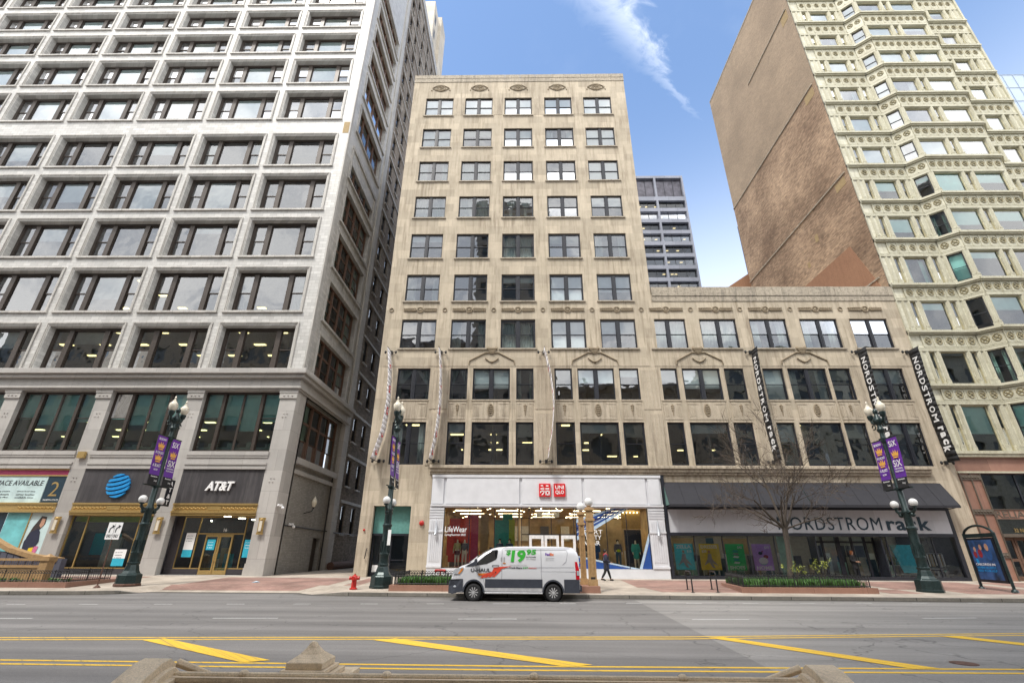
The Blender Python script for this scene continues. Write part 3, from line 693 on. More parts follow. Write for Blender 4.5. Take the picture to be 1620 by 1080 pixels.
for x in (-10.3, -6.0, -2.08, 1.86, 5.78, 9.7, 13.6, 17.5, 21.45, 25.4): ring(x, 19.68, .16, .16, .035, 14); om.build('boss', ORN, tb); om = MB()
def pediment(cx):
    z = 14.95
    om.tube([(cx-1.75, 33.95, z+.05), (cx-1.7, 33.95, z+.35), (cx-.5, 33.95, z+1.0), (cx+.5, 33.95, z+1.0), (cx+1.7, 33.95, z+.35), (cx+1.75, 33.95, z+.05)], .05, 5)
    for i in range(4): om.tube([(cx-.38+.08*i, 33.93, z+1.35-.13*i), (cx+.38-.08*i, 33.93, z+1.35-.13*i)], .06, 5)
    for s in (-1, 1): blob(cx+s*.30, z+1.4, .13, .14); blob(cx+s*.12, z+1.15, .1, .1); ring(cx+s*.28, z+1.33, .1, .12, .03, 10)
    om.tube([(cx-.5+1.0*i/12, 33.94, z+.55-.3*math.sin(math.pi*i/12)) for i in range(13)], .05, 5); blob(cx, z+.25, .12, .1)
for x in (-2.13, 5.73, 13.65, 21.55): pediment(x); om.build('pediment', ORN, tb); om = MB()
for a, b, k in r8:
    m_ = (a+b)/2
    if k == 'S':
        om.tube([(m_, 33.93, 11.0), (m_, 33.93, 11.85)], [.02, .06], 5)
        for i in range(3): blob(m_, 11.75-.16*i, .13-.02*i, .07, 33.95)
    elif m_ < 26 and m_ > -5:
        ring(m_, 11.45, .2, .42, .05)
        for i in range(4): om.tube([(m_-.15, 33.93, 11.2+.15*i), (m_+.15, 33.93, 11.25+.15*i)], .04, 5)
    if om.v: om.build('carved_shield', ORN, tb); om = MB()

# windows
hangs = {0: ['W', 'W', 'W', 'W', 'W'], 1: ['W', '3', 'H', 'L', 'W'], 2: ['L', 'C', '', '', 'W'], 3: ['C', 'C', 'T', '', 'H'], 4: ['2', '', 'C', '3', 'L'], 5: ['L', '', '2', 'B', '6'], 6: ['', 'L', 'C', 'B', 'H']}  # W panes get their sky reflection from a white sheet
for j, (c, e) in enumerate(rows):
    for i, (a, b) in enumerate(cols):
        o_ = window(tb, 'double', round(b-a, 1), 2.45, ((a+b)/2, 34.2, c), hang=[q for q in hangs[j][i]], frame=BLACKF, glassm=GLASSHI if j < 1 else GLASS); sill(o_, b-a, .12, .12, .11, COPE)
for i, (a, b) in enumerate(wc): o_ = window(tb, 'double', 2.86, 2.5, ((a+b)/2, 34.2, 16.33), hang=[q for q in ['C', 'C', 'L', 'L', ''][i]]); sill(o_, b-a, .12, .12, .11, COPE)
h8 = ['Q', 'Q', '6', 'L', '3', 'H', '2', 'H', '6', '', 'B', 'L', '3', 'H']
h9 = ['L', '2', '', '3', '', '2', '3', '', '2', '', 'H', '', '3', '2']
for i, (a, b, k) in enumerate(r8): o_ = window(tb, {'D': 'double', 'S': 'single'}[k], round(b-a, 1)+.02, 2.48, ((a+b)/2, 34.2, 12.22), hang=list(h8[i])); sill(o_, b-a, .02, .07, .10, TAN2)
for i, (a, b, k) in enumerate(r9): window(tb, {'D': 'double', 'S': 'single', 'P': 'picture'}[k], round(b-a, 1)+.02, 3.05, ((a+b)/2, 34.2, 7.5), hang=list(h9[i]), glassm=GLASSHI if False else GLASS)
# rooms behind the windows
rm = MB()
def rooms(mb, x0, x1, y0, y1, zs, lit=(), dy=2.2):
    for z0, z1 in zip(zs[:-1], zs[1:]):
        mb.quad((x0, y1, z0), (x1, y1, z0), (x1, y1, z1), (x0, y1, z1), 0)
        mb.quad((x0, y0, z1-.35), (x1, y0, z1-.35), (x1, y1, z1-.35), (x0, y1, z1-.35), 1)
        mb.quad((x0, y0, z0-.33), (x1, y0, z0-.33), (x1, y1, z0-.33), (x0, y1, z0-.33), 0)
    for z1, xs in lit:
        for x in xs:
            y = y0+1.6
            while y < y1-1:
                if random.random() < .62: mb.box(x+random.uniform(-.3, .3), x+random.uniform(.7, 1.2), y, y+.3, z1-.42, z1-.36, 2)
                y += dy
rooms(rm, X0+.1, 10.4, 34.32, 40, [15.6, 19.8, 24, 28.1, 32.2, 36.3, 40.4, 44.6]); rooms(rm, X0+.1, 29.8, 34.32, 52, [6.85, 11.2], [(11.2, [-8.5+2.9*i for i in range(13)])], 3.2); rooms(rm, X0+.1, 29.8, 34.32, 42, [11.2, 15.6])
rooms(rm, 10.41, 29.8, 34.32, 40, [15.6, 20])
for x in (-5.9, -2, 1.8, 5.8, 9.8, 13.6, 17.5, 21.5, 25.4): rm.box(x-.05, x+.05, 34.33, 40, 6.9, 20)
for x in (-5.9, -2, 1.8, 5.8): rm.box(x-.05, x+.05, 34.33, 40, 20, 44)
rm.build('room', [ROOM, ROOMW, TUBE], tb)
# entrance on the left
en = MB(); en.box(-9.9, -7.35, 34.5, 34.56, 3.02, 4.75); en.build('transom_panel', TEAL, tb)
en = MB(); en.box(-9.9, -7.35, 34.3, 34.6, 2.9, 3.02); en.box(-9.9, -9.78, 34.5, 34.62, .4, 2.9); en.box(-7.47, -7.35, 34.5, 34.62, .4, 2.9); en.box(-8.7, -8.56, 34.5, 34.62, .4, 2.9); en.box(-9.78, -8.7, 34.5, 34.6, .4, .62); en.box(-8.56, -7.47, 34.5, 34.6, .4, .62)
en.box(-8.75, -8.72, 34.42, 34.48, 1.2, 1.7); en.box(-8.54, -7.6, 34.44, 34.48, 1.38, 1.44)
d = en.build('entrance_door', BLACKF, tb); gl = MB(); gl.quad((-9.78, 34.56, .5), (-7.47, 34.56, .5), (-7.47, 34.56, 2.9), (-9.78, 34.56, 2.9)); gl.build('pane', GLASSD, d)
gl = MB(); gl.box(-9.72, -9.3, 34.53, 34.545, .7, 1.1); gl.build('notice', WHL, d)
gl = MB(); gl.box(-9.9, -7.3, 36.5, 36.6, .4, 4.7); gl.quad((-9.9, 34.6, .43), (-7.35, 34.6, .43), (-7.35, 36.5, .43), (-9.9, 36.5, .43)); gl.build('lobby', DARK, tb)
for x, z, s, nm in ((-6.55, 3.66, .17, 'alarm_bell'), (-10.35, 3.22, .08, 'alarm_bell')):
    q = MB(); q.ball((x, 33.93, z), s, 14, sc=(1, .6, 1)); q.lathe((x, 33.97, z-.01), [(s*.6, 0), (s*.6, .02)], 10); q.build(nm, HYD, tb, True)
q = MB(); q.tube([(-10.12, 33.95, 1.5), (-10.05, 33.8, 1.62), (-10.0, 33.8, 2.0), (-10.02, 33.95, 2.1)], .03, 6); q.build('door_pull', IRON, tb)

# ---- white shopfront with red square signs
sf = MB()
sf.box(-6.02, 9.62, 33.80, 34.0, 6.62, 6.79)
for a, b in ((-6.0, -5.2), (-5.02, -.03), (.16, 4.22), (4.4, 8.55), (8.73, 9.5)): sf.box(a, b, 33.84, 33.93, 4.9, 6.6)
sf.box(-6.02, 9.62, 33.93, 34.0, 4.86, 6.62); sf.box(-6.02, 9.62, 33.78, 33.998, 4.74, 4.855); sf.box(-5.1, 8.55, 33.86, 34.02, 4.66, 4.735)
for a, b in ((-6.03, -5.1), (8.56, 9.6)):
    sf.box(a, b, 33.9, 34.3, .4, 4.735)
    for i, z in enumerate((4.62, 4.45, 4.28, 4.1)): sf.box(a-.02, b+.02, 33.84+.012*i, 33.899, z-.11, z)
    for i in range(6):
        x = a+.12+(b-a-.24)*i/5.5; sf.box(x, x+.05, 33.865, 33.899, 1.35, 3.05); sf.box(x, x+.05, 33.865, 33.899, 3.3, 3.85)
    sf.box(a-.02, b+.02, 33.84, 33.899, 1.0, 1.12); sf.box(a-.02, b+.02, 33.84, 33.899, 3.1, 3.2)
for a, b in ((-5.1, -.08), (3.75, 8.56)): sf.box(a, b, 33.92, 34.3, .4, .96)
f_ = sf.build('shopfront', WHITEP, tb)
sc_ = MB()
for x in (-5.55, 9.08):
    sc_.tube([(x, 33.85, 3.05), (x, 33.72, 3.0), (x, 33.72, 3.1)], .05, 8); sc_.lathe((x, 33.72, 3.0), [(.03, -.14), (.10, -.08), (.11, 0), (.075, .05), (.065, .62), (.03, .74), (.005, .95)], 10)
sc_.build('wall_lamp', CHROME, f_, True)
fr = MB()
def mull(xs, z0, z1, y=34.05, t=.045):
    for x in xs: fr.box(x-t/2, x+t/2, y, y+.08, z0, z1)
mull([-5.08, -3.37, -1.69, -.12], .97, 4.66); mull([.12, .62, 2.1, 3.6, 3.75, 5.75, 7.1, 8.53], .5 if False else .97, 4.66)
fr.box(.1, 3.8, 34.05, 34.13, 2.97, 3.03)
fr.build('window_frame', BLACKF, f_)
gl = MB(); gl.quad((-5.06, 34.08, .97), (-.1, 34.08, .97), (-.1, 34.08, 4.66), (-5.06, 34.08, 4.66)); gl.quad((3.75, 34.08, .97), (8.53, 34.08, .97), (8.53, 34.08, 4.66), (3.75, 34.08, 4.66)); gl.quad((.12, 34.09, 3.03), (3.7, 34.09, 3.03), (3.7, 34.09, 4.66), (.12, 34.09, 4.66)); gl.quad((.12, 34.09, .5), (.6, 34.09, .5), (.6, 34.09, 3), (.12, 34.09, 3))
gl.build('display_window', GLASSS, f_)
for x0 in (.62, 1.62, 2.72):
    q = MB(); x1 = x0+.95
    for b_ in ((x0, x0+.17, .45, 2.96), (x1-.17, x1, .45, 2.96), (x0+.17, x1-.17, 2.74, 2.96), (x0+.17, x1-.17, .45, .8), (x0+.17, x1-.17, 1.35, 1.45)): q.box(b_[0], b_[1], 34.02, 34.1, b_[2], b_[3])
    dd = q.build('glazed_door', WHITEF, f_); q = MB(); q.quad((x0+.16, 34.06, .75), (x1-.16, 34.06, .75), (x1-.16, 34.06, 2.72), (x0+.16, 34.06, 2.72)); q.build('pane', GLASSS, dd)
# red signs
for x0 in (1.31, 2.31):
    q = MB(); q.box(x0, x0+.78, 33.70, 33.84, 5.37, 6.21); s_ = q.build('shop_sign', RED, tb)
    if x0 < 2:
        k = MB()
        def st(u0, v0, u1, v1, t=.075):     # a stroke in the unit square of the sign
            k.box(x0+.78*min(u0, u1)-(t/2 if u0 == u1 else 0), x0+.78*max(u0, u1)+(t/2 if u0 == u1 else 0), 33.675, 33.699, 5.37+.84*min(v0, v1)-(t/2 if v0 == v1 else 0), 5.37+.84*max(v0, v1)+(t/2 if v0 == v1 else 0))
        st(.16, .84, .36, .84); st(.36, .88, .34, .60); st(.12, .60, .46, .60)
        st(.60, .82, .82, .82); st(.56, .60, .88, .60)
        st(.18, .42, .42, .42); st(.42, .46, .42, .28); k.prism([(x0+.78*.47, 33.675, 5.37+.84*.30), (x0+.78*.36, 33.675, 5.37+.84*.30), (x0+.78*.18, 33.675, 5.37+.84*.11), (x0+.78*.30, 33.675, 5.37+.84*.11)], (0, .024, 0)); k.prism([(x0+.78*.24, 33.675, 5.37+.84*.44), (x0+.78*.14, 33.675, 5.37+.84*.44), (x0+.78*.08, 33.675, 5.37+.84*.28), (x0+.78*.16, 33.675, 5.37+.84*.28)], (0, .024, 0))
        for q_ in ((.60, .42, .86, .42), (.60, .14, .86, .14), (.60, .10, .60, .46), (.86, .10, .86, .46)): st(*q_)
        k.build('lettering', WHL, s_)
    else:
        put_text(s_, 'UNI', x0+.10, 33.70, 5.85, .58, .24, WHL, .02); put_text(s_, 'QLO', x0+.10, 33.70, 5.50, .58, .27, WHL, .02)
# shop interior
it = MB()
it.quad((-6, 49, .45), (9.6, 49, .45), (9.6, 49, 6.6), (-6, 49, 6.6), 0); it.quad((-6, 34.3, .46), (9.6, 34.3, .46), (9.6, 49, .46), (-6, 49, .46), 0)
it.quad((-6, 34.3, 4.9), (9.6, 34.3, 4.9), (9.6, 49, 4.9), (-6, 49, 4.9), 0); it.quad((-6, 34.3, .4), (-6, 49, .4), (-6, 49, 4.9), (-6, 34.3, 4.9), 0); it.quad((9.6, 34.3, .4), (9.6, 49, .4), (9.6, 49, 4.9), (9.6, 34.3, 4.9), 0)
[it.box(x, x+2.0, y, y+.35, 4.84, 4.88, 9) for x in (-5, -1.8, 1.2, 4.2, 6.9) for y in (35.8, 39, 42.5, 46)]; it.box(-.09, .05, 34.2, 37, .46, 4.9, 0); it.box(4.9, 7.3, 36.6, 36.7, .46, 4.1, 0)  # first the added fill strips under the ceiling, then partitions
it.box(-5.06, -.1, 34.15, 36, .46, .98, 3); it.box(3.75, 8.5, 34.15, 36, .46, .98, 3)
for i in range(60):
    x = random.uniform(-5.6, 9.4); y = random.uniform(34.8, 48.5); it.lathe((x, y, 4.86), [(.055, 0), (.055, .03)], 8, 2)
for i in range(60):
    x = random.uniform(-5.6, 9.0); y = random.uniform(37.5, 46); h = random.uniform(.9, 1.9); it.box(x, x+random.uniform(.3, 1.1), y, y+.3, .47, .47+h, random.choice((0, 3, 4, 5, 6, 7)))
for i in range(16):
    x = -5.8+i*.97; it.box(x, x+.8, 48.8, 48.9, 2.9, 4.2, random.choice((0, 3, 4, 6)))
for x in (1.2, 2.4): it.box(x, x+.4, 36.0, 36.03, 4.2, 4.5, 3)
it.box(7.3, 8.45, 36.0, 36.1, .98, 3.4, 5); it.box(7.15, 8.5, 35.98, 36.02, 3.45, 4.66, 8)
for i in range(5): it.lathe((7.3+i*.25, 35.9, 4.5), [(.02, 0), (.035, .06)], 6, 2)
it.build('shop_interior', [WARM, ROOMW, WARML, WHITEF, SAND, NAVY, GREYC, REDP, plain('honey timber panel', (.55, .36, .10), .5), FILLSTRIP], tb)
dp = MB()
dp.box(-4.85, -3.35, 35.2, 35.3, 1.3, 4.05, 0); dp.box(-4.95, -4.45, 35.0, 35.08, 1.7, 3.6, 0); dp.box(-3.7, -2.9, 35.8, 35.9, 1, 4.3, 1); dp.box(-1.75, -.75, 35.3, 35.4, 1.2, 3.95, 2); dp.box(-.8, -.35, 35.5, 35.6, 1.4, 4.0, 3); dp.box(-1.2, -.5, 35.7, 35.75, 3.9, 4.4, 2); dp.box(-2.75, -2.2, 35.9, 36, 1, 4.4, 4)
dp.build('display_panel', [REDP, MAGP, TEALP, LIMEP, SAND], tb)
put_text(tb, 'LifeWear', -4.98, 34.035, 3.12, 1.46, .36, WHL, .006, .01, name='window_lettering'); put_text(tb, 'Spring/Summer 2022', -4.98, 34.035, 2.86, 1.4, .17, WHL, .01, .01, name='window_lettering')
for i, t_ in enumerate(('SPORT', 'UTILITY', 'WEAR')): put_text(tb, t_, 4.02, 34.035, 3.05-.34*i, 1.45-.1*i, .26, WHL, .005, .01, name='window_lettering')
# blue stripes printed on the right display window
st_ = MB()
def stripe(pts, m): st_.prism([(x, 34.055, z) for x, z in pts], (0, .012, 0), m)
for i, (a, b, m) in enumerate(((0, .22, 2), (.24, .46, 0), (.48, .62, 1), (.64, .72, 0), (.74, .80, 2), (.82, .98, 0), (1.0, 1.25, 2))):
    stripe([(3.76, 3.95-a*1.05), (7.6-b*0, 4.655) if False else (5.9+a*.9+.3, 4.655), (5.9+b*.9+.3, 4.655), (3.76, 3.95-b*1.05)], m)
stripe([(3.76, 1.62), (3.76, .98), (7.2, .98)], 0); stripe([(3.76, 1.74), (3.76, 1.64), (7.3, .98), (7.75, .98)], 2)
stripe([(7.9, .98), (8.5, .98), (8.5, 2.6)], 0); stripe([(7.7, .98), (7.88, .98), (8.5, 2.66), (8.5, 3.1)], 2)
st_.build('window_decal', [SBLUE, SNAVY, SPALE], tb)

# ---- shop with long black awning
nf = MB()
nf.box(9.66, 9.86, 33.85, 34.3, .4, 6.8, 0); nf.box(28.2, 28.44, 33.9, 34.3, .4, 4.75, 0)
nf.box(9.86, 28.2, 33.86, 34.2, 2.98, 3.17, 0); nf.box(9.86, 28.2, 33.86, 34.25, 4.6, 4.95, 0); nf.box(9.86, 28.2, 33.9, 34.2, .38, .62, 0)
for x in (11.42, 13.25, 14.9, 16.6, 23.85, 26.8): nf.box(x-.03, x+.03, 34.0, 34.08, .62, 2.98, 0)
nf.build('shopfront', BLACKF, tb)
q = MB(); q.box(9.86, 28.2, 33.90, 33.96, 3.17, 4.6); fas = q.build('sign_fascia', GREYG, tb)
put_text(fas, 'NORDSTROM', 17.0, 33.9, 3.36, 6.75, .80, NAVYL, 0, .02, spacing=1.12); put_text(fas, 'rack', 24.08, 33.9, 3.36, 2.85, .84, NAVYL, .022, .025, spacing=1.1)
q = MB(); q.quad((9.86, 34.05, .62), (19.3, 34.05, .62), (19.3, 34.05, 2.98), (9.86, 34.05, 2.98)); q.quad((23.5, 34.05, .62), (28.2, 34.05, .62), (28.2, 34.05, 2.98), (23.5, 34.05, 2.98)); q.build('display_window', GLASSS, tb)
aw = MB()
for x0, x1 in ((9.8, 19.0), (19.05, 28.55)):
    aw.prism([(x0, 33.995, 6.36), (x0, 33.0, 4.85), (x0, 33.02, 4.80), (x0, 33.995, 6.30)], (x1-x0, 0, 0), 0)
    for x in (x0, x1): aw.add([(x, 33.99, 6.34), (x, 33.02, 4.83), (x, 33.99, 4.83)], [(0, 1, 2)], 1)
for i in range(1, 18): aw.tube([(9.8+i*1.04, 33.99, 6.375), (9.8+i*1.04, 32.99, 4.86)], .012, 4, 0)
aw.box(9.8, 28.55, 33.0, 33.04, 4.70, 4.84, 0)
for x in (9.85, 19.02, 28.5): aw.tube([(x, 33.95, 4.7), (x, 33.02, 4.76)], .025, 6, 2)
aw.build('awning', [AWN, AWNT, IRON], tb)
# its doors, set back under the fascia
dm = MB()
for x in (19.3, 20.1, 21.05, 21.2, 22.05, 22.9, 23.5): dm.box(x-.07, x+.07, 34.75, 34.85, .42, 2.98)
dm.box(19.3, 23.5, 34.75, 34.85, 2.6, 2.72); dm.box(19.3, 23.5, 34.75, 34.85, .42, .6); dm.box(19.23, 19.3, 34.0, 34.85, .42, 2.98); dm.box(23.5, 23.57, 34.0, 34.85, .42, 2.98)
for x in (20.0, 20.22, 21.95, 22.18): dm.tube([(x, 34.74, 1.2), (x, 34.66, 1.25), (x, 34.66, 1.75), (x, 34.74, 1.8)], .02, 6)
dd = dm.build('glazed_doors', BLACKF, tb); q = MB(); q.quad((19.3, 34.8, .6), (23.5, 34.8, .6), (23.5, 34.8, 2.98), (19.3, 34.8, 2.98)); q.build('pane', GLASSD, dd)
q = MB()
for x0, x1 in ((19.55, 20.0), (21.3, 21.55), (21.6, 21.95), (22.2, 22.8)): q.box(x0, x1, 34.835, 34.84, 1.75, 2.45)
q.build('door_poster', GREYC, dd)
it = MB()
it.quad((9.7, 39.5, .45), (28.4, 39.5, .45), (28.4, 39.5, 4.6), (9.7, 39.5, 4.6), 5); it.quad((9.7, 34.3, .46), (28.4, 34.3, .46), (28.4, 39.5, .46), (9.7, 39.5, .46), 0); it.quad((9.7, 34.3, 3.3), (28.4, 34.3, 3.3), (28.4, 39.5, 3.3), (9.7, 39.5, 3.3), 0)
it.quad((28.4, 34.3, .4), (28.4, 39.5, .4), (28.4, 39.5, 3.3), (28.4, 34.3, 3.3), 0)
for x in (10.5, 12.2, 14, 15.5, 18, 20.4, 22.6, 24.5, 26.5):
    for y in (35.3, 37.4): it.box(x, x+.22, y, y+.22, 3.25, 3.29, 1)
it.box(16.95, 17.75, 34.3, 34.4, .6, 2.98, 2); it.box(10.6, 12.2, 36.5, 36.6, 2.0, 2.9, 3); it.box(14.2, 16.0, 36.6, 36.7, 1.9, 2.9, 3); it.box(12.9, 13.4, 36, 36.1, .6, 2.9, 4)
for i in range(26): x = 10+i*.7; it.box(x, x+.45, 37.5+(i*5 % 3)*.5, 37.8+(i*5 % 3)*.5, .47, 1.2+(i*7 % 5)*.2, (3, 4, 6, 2, 0)[i % 5])
it.build('shop_interior', [GREYC, COOLL, plain('pale teal pillar', (.40, .62, .56), .6), SAND, DENIM, ROOMW, WHITEF], tb)

# ================================================================== WHITE TERRACOTTA BUILDING (left)
lb = empty('office_building', (-23, 34, .4), 'tall white terracotta office building with wide three part windows and a phone shop below', 'building')
lrow = [(14.61, 18.61), (19.63, 23.82), (24.89, 28.97), (29.87, 34.03), (34.98, 39.01), (40.96, 44.96), (46.01, 49.75), (50.75, 53.9), (54.9, 57.9), (58.9, 61.9), (62.9, 65.9)]
lc = [-20.75-6.98*k for k in range(7)]
LX0 = -70
holes = [(c-2.95-LX0, c+2.95-LX0, a, b-.28) for c in lc for a, b in lrow]
wl = MB(); wall_panel(wl, (LX0, 34), (-16.62, 34), 14.5, 88, holes, .75)
wl.quad((-16.62, 34, 66), (-16.62, 45.2, 66), (-16.62, 45.2, 88), (-16.62, 34, 88)); wl.quad((LX0, 34, 88), (-16.62, 34, 88), (-16.62, 45.2, 88), (LX0, 45.2, 88))
srow = [(a, b) for a, b in lrow]
sh = [(1.9, 9.3, a+.1, b-.3) for a, b in srow]
wall_panel(wl, (-16.62, 34), (-16.62, 45.2), 37, 66, [h for h in sh if h[2] > 37], .4)
wl.build('wall', WHT, lb)
wl = MB(); wall_panel(wl, (-16.62, 34), (-16.62, 45.2), 14.5, 37, [(h[0], h[1], h[2], min(h[3], 37)) for h in sh if h[2] < 37], .4); wl.build('side_wall', WHTS, lb)
# moulded surrounds
for ci, c in enumerate(lc):
    for a, b in lrow:
        md = MB()
        x0, x1 = c-3.22, c+3.22; zt = b
        for i, (dx, y) in enumerate(((0, 33.90), (.10, 33.95), (.2, 34.02))):
            t = .09
            if i == 2: break
            md.box(x0+dx, x0+dx+t, y, 34.0, a-.0, zt-dx); md.box(x1-dx-t, x1-dx, y, 34.0, a, zt-dx); md.box(x0+dx+t, x1-dx-t, y, 34.0, zt-dx-t, zt-dx)
        md.box(x0-.06, x1+.06, 33.84, 34.0, a-.17, a-.002); md.build('window_surround', MOLD, lb)
for a, b in srow:
    md = MB()
    md.box(-16.62, -16.5, 35.6, 43.7, b-.3, b+.02); md.box(-16.62, -16.44, 35.5, 43.8, a-.12, a+.09); md.box(-16.62, -16.53, 35.65, 35.89, a+.1, b-.3); md.box(-16.62, -16.53, 43.31, 43.6, a+.1, b-.3); md.build('window_surround', MOLD, lb)
md = MB()
md.box(-16.62, -16.5, 34.0, 34.35, 14.6, 88); md.build('corner_moulding', MOLD, lb); md = MB(); md.box(-16.62, -16.48, 44.4, 45.2, 13, 88); md.build('corner_moulding', MOLD, lb)
# conspicuous chipped corner
q = MB(); q.box(-17.2, -16.63, 33.985, 34.01, 39.05, 40.5); q.build('bare_patch', SAND, lb)
random.seed(11)
for ci, c in enumerate(lc):
    for ri, (a, b) in enumerate(lrow):
        hg = random.choice([['B'], ['H'], ['2'], ['3'], ['6'], ['8'], [], [], ['L']])
        if ri >= 5: hg = random.choice([['W'], ['W'], ['8'], ['6'], ['H']])  # W whitens the middle pane in place of mirrored sky
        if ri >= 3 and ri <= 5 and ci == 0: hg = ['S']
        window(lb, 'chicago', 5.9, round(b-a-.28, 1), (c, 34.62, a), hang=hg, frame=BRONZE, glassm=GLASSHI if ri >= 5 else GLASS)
for a, b in srow: window(lb, 'quad', 7.4, round(b-a-.4, 1), (-16.95, 39.3, a+.1), R(90), frame=WOOD, hang=['L'] if a < 30 else None, glassm=GLASSG)
rm = MB(); rooms(rm, -69, -19, 34.85, 44, [14.4, 19.3, 24.4, 29.5, 34.5, 40, 45.5, 50.4, 54.5, 58.5, 62.5, 66.3], [(19.3, [-20.5-3.5*i for i in range(7)]), (24.4, [-26, -34, -40])], 2.6)
for k in range(8): rm.box(-24.3-6.98*k-.06, -24.3-6.98*k, 34.87, 37, 24.5, 66)
rm.quad((-18.6, 35.0, 8.0), (-18.6, 45.1, 8.0), (-18.6, 45.1, 66), (-18.6, 35.0, 66)); rm.quad((-18.6, 45.1, 8), (-16.9, 45.1, 8), (-16.9, 45.1, 66), (-18.6, 45.1, 66))
rm.build('room', [ROOM, ROOMW, TUBE], lb)
# cornice over the shops
cn = MB()
for z0, z1, o_ in ((14.1, 14.5, .62), (13.82, 14.095, .42), (13.2, 13.815, .12), (13.02, 13.195, .28), (12.9, 13.015, .16)):
    cn.box(LX0, -16.62+o_, 34-o_, 34.0, z0, z1); cn.box(-16.62, -16.62+o_, 34.0, 45.2, z0, z1)
cn.build('cornice', GRAN, lb, bevel=.03)
# granite base with openings
bx = [(-23.65, -17.85), (-30.63, -24.8), (-37.6, -31.75), (-44.6, -38.7), (-51.6, -45.7), (-58.6, -52.7)]
holes = [(a-LX0, b-LX0, 8.39, 12.88) for a, b in bx] + [(a-LX0, b-LX0, .45, 7.13) for a, b in bx]
wl = MB(); wall_panel(wl, (LX0, 34), (-16.62, 34), .3, 12.9, holes, .5)
for a, b in bx + [(-16.62, 0)]:
    pass
for (a, b) in [(-17.85, -16.62), (-24.8, -23.65), (-31.75, -30.63), (-38.7, -37.6), (-45.7, -44.6)]:
    wl.box(a-.04, b+.04, 33.9, 34.0, 12.3, 12.88); wl.box(a-.08, b+.08, 33.86, 34.0, 12.7, 12.89)
    for i in range(3): wl.ball((a+(b-a)*(.25+.25*i), 33.9, 12.5), .07, 8)
    wl.box(a-.03, b+.03, 33.94, 34.0, .4, 1.15); wl.box(a-.06, b+.06, 33.9, 34.0, .4, .9)
    for zz in (10.9, 6.3):
        for dx, dz in ((-.1, .25), (.12, .25), (-.16, 0), (.08, 0)): wl.ball(((a+b)/2+dx, 33.98, zz+dz), .045, 6)
wall_panel(wl, (-16.62, 34), (-16.62, 35.8), .3, 12.9, [], .3); wl.build('stone_base', GRAN, lb)
sd_ = MB()
for a, b in bx:
    for z0, z1, o_ in ((8.1, 8.38, .10), (7.95, 8.095, .06), (7.45, 7.6, .08), (7.14, 7.3, .12)): sd_.box(a-.02, b+.02, 34-o_, 34.0, z0, z1)
sd_.build('string_course', GRAN, lb)
for i, (a, b) in enumerate(bx[:4]):
    window(lb, 'wide', round(b-a, 2), 4.45, ((a+b)/2, 34.42, 8.4), hang=['G'], frame=BRONZE, glassm=GLASSG)
rm = MB(); rooms(rm, -60, -19, 34.8, 52, [8.0, 13.0], [(13.0, [-20.6-2.7*i for i in range(11)])], 3.0)
rm.box(-60, -17.2, 34.9, 35.3, 8.4, 8.85, 1)
for x in range(30): rm.box(-60+x*1.42, -60+x*1.42+.5, 35.1, 35.5, 8.85, 9.0+.3*random.random(), 1)
rm.build('room', [ROOM, ROOMW, TUBE], lb)
# side: brick wall with bays toward the alley
wl = MB()
wall_panel(wl, (-16.9, 35.8), (-16.9, 44.5), .3, 13, [(.5, 8.0, 8.4, 12.8), (6.15, 7.75, .3, 2.9)], .4); wl.build('alley_wall', RBRICK, lb)
wl = MB(); wl.box(-16.9, -16.62, 35.6, 35.8, .3, 13); wl.box(-16.9, -16.5, 44.4, 45.2, .3, 13); wl.box(-16.9, -16.55, 35.9, 44.2, 7.9, 8.35); wl.box(-16.9, -16.7, 35.9, 44.2, 7.2, 7.5); wl.build('side_moulding', GRAN, lb)
window(lb, 'quad', 7.5, 4.4, (-17.2, 40.05, 8.4), R(90), frame=WOOD, hang=['L'], glassm=GLASSG)
q = MB(); q.quad((-17.28, 42, .3), (-17.28, 43.6, .3), (-17.28, 43.6, 2.9), (-17.28, 42, 2.9)); q.box(-17.25, -17.2, 42.1, 43.5, .35, 2.8); q.build('alley_door', BRONZE, lb)
q = MB(); q.tube([(-16.6, 35.7, 4.1), (-16.85, 36.2, 3.6), (-16.85, 44.2, 3.5), (-16.45, 45.4, 3.4), (-16.5, 56, 3.4)], .04, 6); q.tube([(-16.8, 43.9, .4), (-16.8, 43.9, 8)], .05, 6); q.build('conduit', IRON, lb)
q = MB(); q.tube([(-16.9, 39.3, 4.6), (-16.3, 39.3, 4.75), (-16.2, 39.3, 4.95)], .035, 6, 0); q.lathe((-16.2, 39.3, 4.95), [(.06, 0), (.10, .12)], 10, 0); q.lathe((-16.2, 39.3, 5.07), [(.10, 0), (.20, .22), (.21, .42), (.12, .62), (.04, .72), (.02, .85)], 12, 1)
q.build('alley_lantern', [IRON, ACORN], lb, True)
for y, z in ((34.3, 4.7), (36.5, 3.6)):
    q = MB(); q.box(-16.55, -16.3, y-.06, y+.06, z, z+.14); q.ball((-16.25, y, z-.1), .11, 10); q.ball((-16.45, y-.25, z+.05), .09, 10); q.build('security_camera', WHITEF, lb, True)
